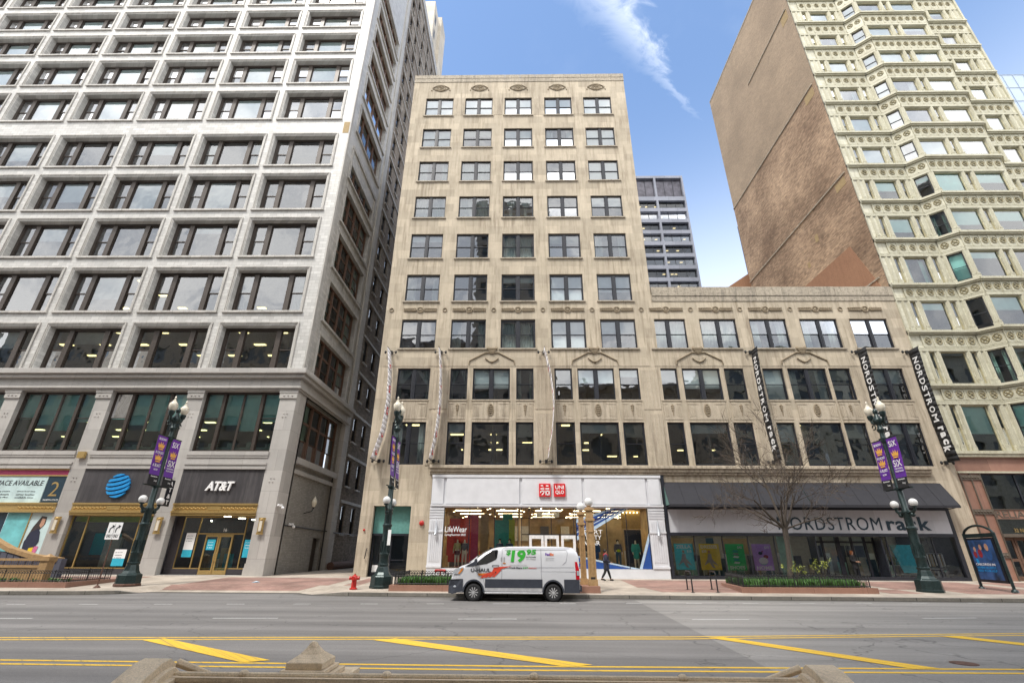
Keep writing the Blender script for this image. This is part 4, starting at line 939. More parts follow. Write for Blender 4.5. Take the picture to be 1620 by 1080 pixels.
# shop fascias
for a, b in bx[:2]:
    q = MB(); q.box(a, b, 34.0, 34.3, 4.86, 7.13); fa = q.build('sign_fascia', CHAR, lb)
    q = MB(); q.box(a, b, 33.9, 34.4, 4.74, 4.855); q.box(a, b, 33.97, 34.4, 4.36, 4.735); q.box(a, b, 33.86, 34.4, 4.22, 4.355); q.box(a, b, 33.93, 34.4, 4.06, 4.215)
    for s in (0, 1):
        for i in range(16):
            x = a+.2+i*.14 if s == 0 else b-.2-i*.14
            q.ball((x, 33.965, 4.5+.06*(i % 2)), .065, 6)
    q.box((a+b)/2-.45, (a+b)/2+.45, 33.94, 33.969, 4.42, 4.68); q.build('gold_frieze', GOLD, lb)
q = MB()
gx, gzc, gr_ = -27.85, 5.99, .80          # striped globe logo
for i in range(7):
    t0 = 1.16-i*.325; t1 = t0-.215; up_ = []; dn = []
    for k in range(33):
        s = math.sin(math.pi*(k/32-.5)); circ = math.sqrt(max(0, 1-s*s)); c0 = t0-.30*(1-s*s)**.5*(.4+.15*i); c1 = t1-.30*(1-s*s)**.5*(.4+.15*(i+.6))
        u_, l_ = min(c0, circ), max(c1, -circ)
        if u_-l_ > .02: up_.append((s, u_)); dn.append((s, l_))
    ca, sa = math.cos(R(14)), math.sin(R(14))
    def gp(p): return (gx+gr_*(p[0]*ca-p[1]*sa), 33.86, gzc+gr_*(p[0]*sa+p[1]*ca))
    for k in range(len(up_)-1):
        q.prism([gp(up_[k]), gp(up_[k+1]), gp(dn[k+1]), gp(dn[k])], (0, .12, 0))
q.build('globe_logo', BLUEL, lb)
put_text(lb, 'AT&T', -21.7, 33.98, 5.68, 1.95, .62, WHL, .03, .12, shear=.22)
# retail banners, third bay
q = MB(); q.box(-37.6, -33.15, 34.1, 34.15, 4.86, 6.62, 0); q.box(-33.1, -31.78, 34.1, 34.15, 4.86, 6.62, 1); q.box(-37.6, -31.76, 34.05, 34.14, 6.63, 6.72, 2); q.box(-37.6, -31.76, 34.1, 34.2, 6.73, 7.05, 3); q.box(-37.6, -31.76, 34.02, 34.14, 7.05, 7.13, 2)
bn = q.build('banner_sign', [plain('pale aqua print', (.50, .64, .64), .5, var=.2, scale=1.2), NAVYL, GOLD, MAGP], lb)
put_text(bn, 'RETAIL SPACE AVAILABLE', -38.3, 34.1, 6.0, 4.95, .34, BLKL, .006, .01, shear=.15); put_text(bn, '2', -32.75, 34.1, 5.3, .6, .95, GOLD, -.005, .01); put_text(bn, 'NORTH STATE', -32.95, 34.1, 5.0, 1.05, .1, WHL, 0, .01)
for i in range(3): put_text(bn, ['for leasing contact', 'call for details', 'retail leasing office'][i], -36.9, 34.1, 5.55-.2*i, 1.4, .1, BLKL, 0, .01); put_text(bn, ['street level shop', 'corner location', 'available now'][i], -35.0, 34.1, 5.55-.2*i, 1.3, .1, BLKL, 0, .01)
q = MB(); a, b = bx[2]
q.box(a, b, 33.9, 34.4, 4.74, 4.855); q.box(a, b, 33.97, 34.4, 4.36, 4.735); q.box(a, b, 33.86, 34.4, 4.22, 4.355)
for i in range(18): q.ball((b-.2-i*.14, 33.965, 4.5+.06*(i % 2)), .065, 6)
q.build('gold_frieze', GOLD, lb)
q = MB(); q.box(-37.6, -35.05, 34.1, 34.14, .9, 4.2, 1); q.box(-35.0, -33.35, 34.1, 34.14, .9, 4.2, 0); q.box(-33.3, -31.78, 34.1, 34.14, .9, 4.2, 2); q.box(-33.36, -33.30, 34.05, 34.15, .9, 4.2, 3)
po = q.build('window_poster', [plain('aqua poster', (.16, .50, .52), .5, var=.35, scale=.9), NAVYL, plain('pale poster', (.55, .70, .70), .5, var=.15, scale=1), GOLD], lb)
put_text(po, '2', -36.4, 34.1, 1.7, 1.0, 1.8, GOLD, 0, .01)
q = MB()       # printed figure of a shopper: hair, jacket, bags
def flat(pts, m, y=34.085): q.prism([(x, y, z) for x, z in pts], (0, .012, 0), m)
flat([(-32.55, 4.0), (-32.2, 3.95), (-32.15, 3.5), (-32.45, 3.05), (-32.8, 2.7), (-33.1, 2.6), (-32.9, 3.3)], 0); flat([(-32.45, 3.85), (-32.22, 3.8), (-32.2, 3.45), (-32.35, 3.25), (-32.5, 3.4)], 1, 34.07)
flat([(-32.9, 3.0), (-32.5, 3.2), (-32.3, 3.0), (-32.15, 2.4), (-32.35, 1.9), (-33.1, 1.8), (-33.15, 2.4)], 2, 34.075); flat([(-33.0, 1.85), (-32.7, 1.85), (-32.8, 1.0), (-33.2, 1.0)], 3, 34.07); flat([(-32.65, 2.0), (-32.35, 2.05), (-32.45, 1.0), (-32.75, .95)], 4, 34.07); flat([(-32.32, 2.1), (-32.05, 2.1), (-32.15, 1.3), (-32.4, 1.3)], 5, 34.07)
q.build('printed_figure', [BRONZE, SKIN, NAVY, GREYC, plain('yellow print', (.75, .55, .02), .5), plain('pink print', (.6, .15, .3), .5)], po)
# phone shop glazing
fr = MB()
def gframe(xs, z0, z1, y, rails, t=.07):
    for x in xs: fr.box(x-t/2, x+t/2, y, y+.1, z0, z1)
    for z in rails: fr.box(xs[0], xs[-1], y+.001, y+.099, z-t/2, z+t/2)
gframe([-30.55, -29.45, -25.85, -24.85], .8, 4.06, 34.25, [.82, 4.05]); gframe([-23.1, -21.95, -18.75, -17.9], .8, 4.06, 34.75, [.82, 4.02], .07)
fr.box(-21.95, -18.75, 34.751, 34.849, 2.92, 3.0); gf = fr.build('gold_frame', GOLD, lb)
fr = MB(); fr.quad((-30.55, 34.3, .82), (-24.85, 34.3, .82), (-24.85, 34.3, 4.05), (-30.55, 34.3, 4.05)); fr.quad((-23.1, 34.8, .82), (-17.9, 34.8, .82), (-17.9, 34.8, 4.05), (-23.1, 34.8, 4.05)); fr.build('pane', GLASSD, gf)
fr = MB(); fr.box(-30.6, -24.8, 34.15, 34.5, .4, .79); fr.box(-23.6, -21.35, 34.7, 35, .4, .79); fr.box(-19.45, -17.87, 34.7, 35, .4, .79); fr.box(-23.64, -23.1, 34.72, 34.8, .8, 4.06); fr.build('plinth', CHAR2, lb)
for x0, hx in ((-21.3, 1), (-20.35, 0)):
    q = MB(); x1 = x0+.92
    for b_ in ((x0, x0+.10, .42, 2.9), (x1-.10, x1, .42, 2.9), (x0+.1, x1-.1, 2.76, 2.9), (x0+.1, x1-.1, .42, .72)): q.box(b_[0], b_[1], 34.66, 34.74, b_[2], b_[3])
    q.tube([(x0+.05+hx*.82, 34.64, 1.3), (x0+.05+hx*.82, 34.56, 1.34), (x0+.05+hx*.82, 34.56, 1.72), (x0+.05+hx*.82, 34.64, 1.76)], .02, 6)
    dd = q.build('glazed_door', GOLD, lb); q = MB(); q.quad((x0+.1, 34.7, .72), (x1-.1, 34.7, .72), (x1-.1, 34.7, 2.76), (x0+.1, 34.7, 2.76)); q.build('pane', GLASSD, dd)
BP = plain('cyan shop poster', (.03, .40, .55), .5, var=.1)
for x0, x1_, y, z0, z1, zs in ((-22.7, -22.05, 34.72, 1.5, 3.0, 1.95), (-21.1, -20.55, 34.64, 1.95, 2.6, 9), (-18.6, -18.0, 34.72, 1.5, 2.6, 9), (-26.9, -26.1, 34.21, .95, 1.95, 1.4), (-28.9, -27.9, 35.3, 2.6, 3.3, 9), (-25.7, -25.0, 35.3, 2.3, 3.2, 9)):
    q = MB(); zs = min(zs, z1); q.box(x0, x1_, y, y+.015, z0, zs, 0)
    if zs < z1: q.box(x0, x1_, y, y+.015, zs, z1, 1)
    pw = q.build('window_poster', [BP, WHL], lb)
    for k in range(3): put_text(pw, ['get the best', 'deals', 'in store'][k], x0+.08, y, z1-.22-.16*k, (x1_-x0)*.6, .07, NAVYL if zs < z1 else WHL, .01, .003)
put_text(lb, '16', -20.2, 34.7, 3.1, .22, .2, WHL, .01, .01, name='street_number')
it = MB(); it.quad((-31, 34.5, .4), (-31, 45, .4), (-31, 45, 4.5), (-31, 34.5, 4.5)); it.quad((-17.3, 34.8, .4), (-17.3, 45, .4), (-17.3, 45, 4.5), (-17.3, 34.8, 4.5)); it.quad((-31, 45, .45), (-17, 45, .45), (-17, 45, 4.5), (-31, 45, 4.5)); it.quad((-31, 34.8, .46), (-17, 34.8, .46), (-17, 45, .46), (-31, 45, .46)); it.quad((-31, 34.5, 4.3), (-17, 34.5, 4.3), (-17, 45, 4.3), (-31, 45, 4.3))
for i in range(14): x = -30+i*.9; it.box(x, x+.6, 40+(i*7 % 4), 40.3+(i*7 % 4), .47, 1.3+(i*5 % 3)*.4, (1, 2, 5)[i % 3])
it.box(-30.5, -28.6, 36.5, 36.6, 1.6, 3.0, 5); it.box(-30.6, -24.9, 34.6, 35.6, 3.7, 4.2, 3)
it.box(-24.5, -23.9, 34.5, 39, .4, 4.5); it.box(-28.3, -27.2, 34.9, 35.1, .8, 2.7, 1); it.box(-27.0, -25.4, 36, 36.1, 1.2, 2.9, 2)
for x in (-29.5, -27, -22, -19.5):
    for y in (35.6, 37.4, 39.4, 41.4, 43.4): it.box(x, x+.5, y, y+.12, 4.2, 4.26, 4)
it.build('shop_interior', [GREYC, WHITEF, SAND, LIMEP, COOLL, BP], lb)
for x in (-31.2, -24.22, -17.28):
    q = MB(); q.box(x-.17, x+.17, 33.8, 33.9, 2.9, 3.95, 0); q.box(x-.22, x+.22, 33.82, 33.895, 3.78, 3.95, 0); q.box(x-.22, x+.22, 33.82, 33.895, 2.9, 3.02, 0); q.box(x-.09, x+.09, 33.74, 33.8, 3.1, 3.75, 1); q.ball((x, 33.8, 3.83), .1, 8, 0); q.build('wall_sconce', [GOLD, ACORN], lb)
q = MB(); q.box(-31.4, -30.9, 33.75, 33.95, 7.85, 8.3); q.build('wall_sconce', GOLD, lb)
q = MB(); q.box(-23.75, -23.7, 33.0, 33.6, 4.6, 6.3); bs = q.build('blade_sign', BLKL, lb)
for i, ch in enumerate('AT&T'): put_text(bs, ch, -23.69, 33.15, 5.9-.4*i, .3, .28, WHL, .02, .01, rz=R(90))
# ================================================================== CREAM TERRACOTTA TOWER WITH BRICK SIDE (right)
rb = empty('terracotta_tower', (39, 34, .4), 'cream terracotta tower with projecting bay windows and a bare brown brick side wall', 'building')
sills = [8.42, 13.32, 17.65, 21.83, 26.23, 30.32, 34.41, 38.39, 42.44, 46.5, 50.52, 54.49, 58.5, 62.5]
tops = [11.95, 16.12, 20.46, 24.65, 28.79, 32.81, 36.77, 40.76, 44.7, 48.69, 52.67, 56.61, 60.6, 64.6]
TOPZ = 66.6
segs = {'L': ((29.95, 34), (35.15, 34)), 'S1': ((35.15, 34), (36.2, 33)), 'F': ((36.2, 33), (42.75, 33)), 'S2': ((42.75, 33), (43.8, 34)), 'R': ((43.8, 34), (48.1, 34))}
# openings along each segment: (u0, u1)
op = {'L': [(1.14, 1.58), (2.0, 3.92), (4.28, 4.72)], 'S1': [(.22, 1.22)], 'F': [(.22, 2.62), (2.95, 3.42), (3.78, 6.28)], 'S2': [(.22, 1.22)], 'R': [(.32, .72), (1.02, 2.62), (2.92, 3.32)]}
wl = MB()
for k, (p0, p1) in segs.items():
    hs = [(a, b, s+.12, t-.1) for a, b in op[k] for s, t in zip(sills, tops)]
    wall_panel(wl, p0, p1, 8.1, TOPZ, hs, .28)
wl.quad((48.1, 34, .3), (48.1, 54, .3), (48.1, 54, TOPZ), (48.1, 34, TOPZ)); wl.quad((29.95, 34, TOPZ-.2), (48.1, 34, TOPZ-.2), (48.1, 54, TOPZ-.2), (29.95, 54, TOPZ-.2)); wl.quad((36.2, 33, TOPZ), (42.75, 33, TOPZ), (43.8, 34, TOPZ), (35.15, 34, TOPZ)); wl.quad((36.2, 33, 8.1), (42.75, 33, 8.1), (43.8, 34, 8.1), (35.15, 34, 8.1))
wl.build('wall', CREAM, rb)
bw = MB(); bw.quad((29.94, 34.02, 20.0), (29.94, 54, 20.0), (29.94, 54, TOPZ), (29.94, 34.02, TOPZ)); bw.quad((29.94, 54, 20), (48.1, 54, 20), (48.1, 54, TOPZ), (29.94, 54, TOPZ)); bw.build('brick_side_wall', BRICK, rb)
q = MB(); q.box(29.9, 30.25, 34.35, 54, TOPZ, TOPZ+.25); q.build('coping', COPE, rb)
q = MB()      # flashing lines, slanting sag kept level
for z, y0, y1 in ((34.0, 34.35, 54.0), (45.8, 34.5, 54.0), (57.9, 34.5, 44.0), (22.9, 34.6, 37.0), (27.3, 44, 50)): q.box(29.84, 29.94, y0, y1, z, z+.12)
q.box(29.9, 29.94, 44.5, 49.5, 24.6, 24.75)
q.build('flashing', COPE, rb)
q = MB(); q.prism([(29.90, 34.65, 20.0), (29.90, 34.75, 22.2), (29.90, 36.55, 27.4), (29.90, 44.5, 27.55), (29.90, 44.5, 20)], (.035, 0, 0)); q.build('parged_patch', PARGE, rb)
q = MB()
for y, z, w_, h_ in ((40.0, 30.6, .5, .8), (42.2, 28.9, .4, .6), (34.6, 33.0, 1.4, .8), (34.6, 44.6, 1.5, 1.0), (34.5, 56.5, 1.2, 1.3)): q.box(29.92, 29.938, y, y+w_, z, z+h_)
q.build('brick_repair', SAND, rb)
# edge pilasters and mullion columns
cl_ = MB(); fz = MB(); ln_ = MB()
def along_seg(k):
    p0, p1 = Vector((*segs[k][0], 0)), Vector((*segs[k][1], 0)); d = (p1-p0).normalized(); return p0, d, Vector((d.y, -d.x, 0)), (p1-p0).length
def sbox(mb, k, u0, u1, o0, o1, z0, z1):
    p0, d, n, ln = along_seg(k)
    A = [p0+d*u0+n*o0, p0+d*u1+n*o0, p0+d*u1+n*o1, p0+d*u0+n*o1]
    mb.add([(p.x, p.y, z) for z in (z0, z1) for p in A], [(0, 3, 2, 1), (4, 5, 6, 7), (0, 1, 5, 4), (1, 2, 6, 5), (2, 3, 7, 6), (3, 0, 4, 7)])
def scyl(mb, k, u, o, r_, z0, z1):
    p0, d, n, ln = along_seg(k); p = p0+d*u+n*o
    mb.tube([(p.x, p.y, z0), (p.x, p.y, z1)], r_, 6, cap=False)
for k in segs:
    p0, d, n, ln = along_seg(k)
    piers = {'L': [1.0, 1.79, 4.1, 4.9, .55], 'S1': [.1, ln-.1], 'F': [.1, 2.78, 3.6, ln-.1], 'S2': [.1, ln-.1], 'R': [.16, .87, 2.77, 3.48, 3.9]}[k]
    for s, t in zip(sills, tops):
        for u in piers:
            scyl(cl_, k, u-.08, .0, .055, s+.1, t-.05); scyl(cl_, k, u+.08, .0, .055, s+.1, t-.05); scyl(cl_, k, u, .03, .06, s+.1, t-.05)
            sbox(cl_, k, u-.17, u+.17, -.02, .10, s+.1, s+.42); sbox(cl_, k, u-.12, u+.12, -.02, .12, s+.42, s+.55)
cl_.build('mullion_columns', CREAM2, rb)
for i in range(len(sills)):
    cl_ = MB(); fz = MB(); ln_ = MB(); s = sills[i]; t = tops[i]; nx = sills[i+1] if i+1 < len(sills) else TOPZ
    for k in segs:
        p0, d, n, ln = along_seg(k); e0 = 0 if k != 'L' else .0; e1 = ln
        ext = .07 if k in ('S1', 'F', 'S2') else 0
        sbox(cl_, k, e0-ext, e1+ext, 0, .30, s-.10, s+.09); sbox(cl_, k, e0-ext*.7, e1+ext*.7, 0, .19, s-.22, s-.101)
        z0, z1 = t+.28, nx-.26                     # frieze band
        sbox(cl_, k, e0, e1, 0, .08, t-.06, t+.12); sbox(cl_, k, e0, e1, 0, .05, t+.16, t+.25)
        a0, a1 = (.95, 5.05) if k == 'L' else ((.05, 3.9) if k == 'R' else (.05, ln-.05))
        sbox(fz, k, a0, a1, 0, .045, z0, z1)
        nmed = {'L': 5, 'S1': 2, 'F': 9, 'S2': 2, 'R': 5}[k]; st = (a1-a0)/nmed
        for j in range(nmed):
            u = a0+st*(j+.5); zc = (z0+z1)/2; r_ = min(.27, (z1-z0)*.36)
            pts = []
            for q_ in range(11):
                an = 2*math.pi*q_/10; p = p0+d*(u+r_*.85*math.cos(an))+n*.06; pts.append((p.x, p.y, zc+r_*math.sin(an)))
            ln_.tube(pts, .045, 4, cap=False)
            pa = p0+d*(u-r_*.5)+n*.07; pb = p0+d*(u+r_*.5)+n*.07; pc = p0+d*u+n*.08
            ln_.tube([(pa.x, pa.y, zc+r_*.45), (pc.x, pc.y, zc+.03), (pb.x, pb.y, zc-r_*.45)], .05, 4); ln_.tube([(pa.x, pa.y, zc-r_*.4), (pb.x, pb.y, zc+r_*.4)], .035, 4)
            sbox(cl_, k, a0+st*j-.035, a0+st*j+.035, .045, .085, z0, z1)
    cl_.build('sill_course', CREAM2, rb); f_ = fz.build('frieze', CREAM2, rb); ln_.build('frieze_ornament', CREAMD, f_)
q = MB(); q.box(29.95, 30.02, 33.9, 34, 8.1, TOPZ); q.box(48.0, 48.2, 33.85, 34.1, 8.1, TOPZ); q.build('corner_moulding', CREAM2, rb)
random.seed(5)
for i, (s, t) in enumerate(zip(sills, tops)):
    if i > 12: continue
    h = round(t-s-.22, 1)
    hi = i >= 6
    for k in segs:
        p0, d, n, ln = along_seg(k); ang = math.atan2(d.y, d.x)
        for a, b in op[k]:
            c = p0+d*((a+b)/2)-n*.18; w_ = b-a
            kind = 'fixed' if w_ > 1.3 else 'sash'
            hg = None
            if kind == 'fixed' or k in ('S1', 'S2'): hg = ['W'] if (hi and random.random() < .45) else random.choice([['L'], ['H'], ['g'], ['2'], ['6'], ['L'], []])  # W here too imitates bright sky in the glass
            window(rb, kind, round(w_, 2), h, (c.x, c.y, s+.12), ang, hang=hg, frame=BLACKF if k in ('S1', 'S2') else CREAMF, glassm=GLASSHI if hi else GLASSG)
rm = MB(); rooms(rm, 30.3, 48, 34.4, 40, [7.9]+[s_-.2 for s_ in sills[1:]]+[TOPZ-.4]); 
rm.box(35.1, 35.2, 34.4, 40, 8, 66); rm.box(43.7, 43.8, 34.4, 40, 8, 66); rm.build('room', [ROOM, ROOMW, TUBE], rb)
# red granite base
wl = MB(); wall_panel(wl, (29.95, 34), (48.1, 34), .3, 8.1, [(1.45, 8.5, 4.68, 7.04), (1.45, 8.5, .35, 4.11), (9.6, 17.2, .6, 7.04)], .45); wl.build('granite_base', RGRAN, rb)
q = MB(); q.box(29.95, 48.2, 33.78, 34.0, 8.12, 8.32); q.box(29.95, 48.15, 33.9, 34.0, 7.04, 7.16)
q.build('ledge', CREAM2, rb)
q = MB()
for x in (30.0, 30.7, 31.36): q.box(x, x+.06, 33.93, 34.0, .4, 7.04)
for z in (6.75, 4.55, 1.9):
    q.box(30.06, 31.36, 33.94, 34.0, z-.16, z+.16)
    for i in range(6): q.ball((30.2+i*.2, 33.93, z), .07, 6)
q.box(31.4, 38.5, 33.9, 34.4, 3.0, 3.2); q.box(31.4, 38.5, 33.94, 34.4, 4.68, 4.72); q.box(31.4, 38.5, 33.94, 34.4, 4.08, 4.11)
q.build('bronze_trim', BRPL, rb)
q = MB()
for x in (31.5, 33.9, 36.2, 38.4): q.box(x-.05, x+.05, 34.2, 34.3, 4.7, 7.04); q.box(x-.05, x+.05, 34.2, 34.3, 3.2, 4.11)
q.box(31.45, 38.45, 34.2, 34.3, 6.95, 7.04)
g_ = q.build('window_frame', BLACKF, rb); q = MB(); q.quad((31.45, 34.25, 4.7), (38.45, 34.25, 4.7), (38.45, 34.25, 7.04), (31.45, 34.25, 7.04)); q.quad((31.45, 34.25, 3.2), (38.45, 34.25, 3.2), (38.45, 34.25, 4.11), (31.45, 34.25, 4.11)); q.quad((39.6, 34.3, .6), (47.1, 34.3, .6), (47.1, 34.3, 7.04), (39.6, 34.3, 7.04)); q.build('pane', GLASSD, g_)
put_text(rb, 'RELIANCE', 31.5, 34.0, 4.18, 3.4, .44, BRPL, .01, .025); put_text(rb, '32 NORTH STATE', 32.5, 34.2, 3.3, 2.4, .24, GOLD, .01, .01)
for x0 in (31.45, 32.25, 33.2, 34.0):
    q = MB()
    for b_ in ((x0, x0+.14, .4, 2.98), (x0+.62, x0+.76, .4, 2.98), (x0+.14, x0+.62, 2.8, 2.98), (x0+.14, x0+.62, .4, .7), (x0+.14, x0+.62, 1.55, 1.72)): q.box(b_[0], b_[1], 34.2, 34.28, b_[2], b_[3])
    dd = q.build('entrance_door', WOOD, rb); q = MB(); q.quad((x0+.14, 34.24, .7), (x0+.62, 34.24, .7), (x0+.62, 34.24, 2.8), (x0+.14, 34.24, 2.8)); q.build('pane', GLASSD, dd)
q = MB(); q.box(31, 47.5, 38, 38.1, .4, 7.2); q.quad((31, 34.4, 7.2), (47.5, 34.4, 7.2), (47.5, 38, 7.2), (31, 38, 7.2)); q.quad((31, 34.4, .42), (47.5, 34.4, .42), (47.5, 38, .42), (31, 38, .42)); q.build('lobby', ROOM, rb)

# ================================================================== ALLEY BUILDINGS
ab = empty('alley_building', (-16.9, 52, .4), 'sooty grey brick block rising behind the white building along the alley', 'building')
awins = []
wl = MB(); hs = []
for fl_ in range(20):
    z = 3.4+fl_*4.25
    for u in (2.0, 5.0, 8.8, 12.6, 16.6): hs.append((u, u+1.15, z, z+2.5))
wall_panel(wl, (-16.8, 45.2), (-16.8, 66), .3, 89, hs, .3); wl.quad((-40, 45.2, 88), (-16.8, 45.2, 88), (-16.8, 66, 88), (-40, 66, 88)); wl.build('wall', GBRICK, ab)
q = MB(); q.box(-17.2, -16.62, 45.2, 66, 89, 91); q.box(-16.8, -16.62, 45.2, 46.0, .3, 89)
for i in range(20):
    q.box(-16.8, -16.68, 46.6, 65.8, 5.95+i*4.25+.15, 5.95+i*4.25+.4)
    for h in [h for h in hs if abs(h[2]-(3.4+i*4.25)) < .1]: q.box(-16.8, -16.62, 45.2+h[0]-.08, 45.2+h[1]+.08, h[2]-.14, h[2]-.002)
q.build('stone_band', WHTS, ab)
for h in hs: window(ab, 'single', 1.15, 2.5, (-17.0, 45.2+(h[0]+h[1])/2, h[2]), R(90), frame=BLACKF, glassm=GLASSG)
q = MB(); q.quad((-17.6, 45.2, 0), (-17.6, 66, 0), (-17.6, 66, 89), (-17.6, 45.2, 89)); q.build('room', DARK, ab)
q = MB(); q.tube([(-16.2, 44.8, .75), (-16.2, 56, .85)], .32, 12); tag(q.build('fallen_duct', RUST, None, True), 'thick rusty pipe lying along the foot of the alley wall', 'pipe')
bt = empty('beige_tower', (-20, 66, 0), 'pale beige tower showing above the grey brick block against the sky', 'building')
q = MB(); q.box(-36, -16.75, 66.2, 70.6, 60, 108); q.box(-36, -17.4, 62, 66.2, 91.2, 106.5); q.build('wall', BEIGE, bt)
q = MB()
for z in range(3): q.box(-17.5, -17.39, 63, 64, 93+z*4.2, 95.4+z*4.2)
q.build('window', BLACKF, bt)
# ================================================================== FAR BUILDINGS
K_ = 105/70
gt = empty('grey_tower', (38, 105, 0), 'grey gridded office tower far behind the gap between the limestone block and the brick wall', 'building')
zt = (66.8-1.92)*K_+1.92; x1 = 30.55*K_
mull_ = [x1-.9-6.95*K_*i/1 for i in range(5)]
lines_ = []
z = zt-.7; hs = []; first = True
mbw = MB(); gx0 = x1-40
fls = [(zt-.8-6.6, zt-.8)]; z = zt-.8-6.6-1.35
while z > 40: fls.append((z-2.55, z)); z -= 3.66
bays = []
xr = x1-.45
for i in range(6): bays.append((xr-7.2, xr)); xr -= 7.75
holes = [(a-gx0, b-gx0, c, d) for a, b in bays for c, d in fls if a > gx0]
wall_panel(mbw, (gx0, 105), (x1, 105), 35, zt, holes, .9); mbw.quad((x1, 105, 35), (x1, 125, 35), (x1, 125, zt), (x1, 105, zt)); mbw.quad((gx0, 105, zt), (x1, 105, zt), (x1, 125, zt), (gx0, 125, zt)); mbw.build('wall', GREYT, gt)
for a, b in bays:
    if a < gx0: continue
    q = MB(); q2 = MB()
    for c, d in fls:
        q.quad((a, 105.8, c), (b, 105.8, c), (b, 105.8, d), (a, 105.8, d), 1 if d > zt-1 else 0)
        for k in (1, 2): q2.box(a+(b-a)*k/3-.06, a+(b-a)*k/3+.06, 105.7, 105.79, c, d)
    f2 = q2.build('window_frame', BLACKF, gt); q.build('pane', [TGL, AMBGL], f2)
q = MB()
for c, d in fls[1:]: q.quad((gx0, 112, c-.6), (x1-1, 112, c-.6), (x1-1, 112, d+.6), (gx0, 112, d+.6), 0); q.quad((gx0, 106, d+.2), (x1-1, 106, d+.2), (x1-1, 112, d+.2), (gx0, 112, d+.2), 0)
random.seed(3)
for c, d in fls[1:]:
    for k in range(3):
        x = random.uniform(x1-16, x1-1.5); q.box(x, x+.7, 107.5, 107.9, d-.02, d+.04, 2)
q.build('room', [ROOM, ROOMW, TUBE], gt)
dt = empty('dark_tower', (58, 95, 0), 'dark gridded tower of which a sliver shows left of the brown brick wall', 'building')
q = MB(); q.box(53.9, 75, 95, 97.5, 0, 75.8); q.build('wall', plain('dark tower steel', (.10, .11, .14), .5), dt)
q = MB()
for i in range(14): q.box(54.2, 56.6, 94.9, 94.99, 24+i*3.7, 26.6+i*3.7)
q.build('window', TGL if False else SKYG, dt)
rs = empty('roof_shed', (28, 58, 21), 'terracotta coloured roof structure standing beyond the low wing by the brick wall', 'roof structure')
q = MB(); q.box(27.6, 34, 55.5, 62, 20.4, 34.2); q.prism([(27.6, 55.5, 34.2), (31, 55.5, 36.5), (34, 55.5, 34.2)], (0, 6.5, 0)); q.build('wall', PARGE, rs)
cg = empty('glass_tower', (75, 61, 0), 'pale blue glass curtain wall tower at the right edge behind the cream tower', 'building')
q = MB(); q.box(60, 110, 61, 90, 0, 81.5); q.build('curtain_wall', SKYG, cg)
q = MB()
for i in range(26): q.box(60+i*1.95-.04, 60+i*1.95+.04, 60.93, 60.99, 10, 81.5)
for i in range(22): q.box(60, 110, 60.94, 60.992, 81.4-i*3.3, 81.5-i*3.3)
for i in range(15): q.box(59.93, 59.99, 61+i*1.95, 61.08+i*1.95, 10, 81.5)
q.build('mullion', SKYL, cg)
# ================================================================== BUILDINGS ACROSS THE STREET, seen in the window glass
OPP = [(-95, -34, 40, 'buff office block across the street, reflected in the white building', TAN2, 5.2, 3.0), (-33.6, -9, 36, 'grey stone block across the street, reflected in the limestone building', GRAN, 4.0, 2.2), (-8.6, 5.5, 66, 'tall ornate tower across the street, reflected in the upper windows', BEIGE, 3.6, 2.2), (6, 34, 28, 'low brown block across the street, reflected in the shop windows', TAN2, 4.2, 2.6), (34.4, 100, 34, 'long cream block across the street, reflected in the bay windows', CREAM, 5.0, 3.2)]
for x0, x1_, h, lab, mt, pitch, ww in OPP:
    e = empty('street_block', ((x0+x1_)/2, -9, .15), lab, 'building')
    wl = MB(); n = int((x1_-x0)/pitch); hs = []; q = MB()
    for i in range(n):
        u = (x1_-x0)*(i+.5)/n
        for j in range(int((h-8)/4.2)): hs.append((u-ww/2, u+ww/2, 7.5+j*4.2, 10.1+j*4.2))
        hs.append((u-pitch*.42, u+pitch*.42, .5, 4.5))
    wall_panel(wl, (x1_, -9), (x0, -9), 0, h, hs, .4)
    wl.quad((x0, -9, 0), (x0, -25, 0), (x0, -25, h), (x0, -9, h)); wl.quad((x1_, -9, 0), (x1_, -25, 0), (x1_, -25, h), (x1_, -9, h)); wl.quad((x0, -9, h), (x1_, -9, h), (x1_, -25, h), (x0, -25, h)); wl.box(x0-.1, x1_+.1, -8.99, -8.4, h-1, h)
    wl.build('wall', mt, e)
    q.quad((x0, -9.5, 0), (x1_, -9.5, 0), (x1_, -9.5, h), (x0, -9.5, h)); q.build('window', plain('opposite window glass', (.14, .17, .19), .15), e)
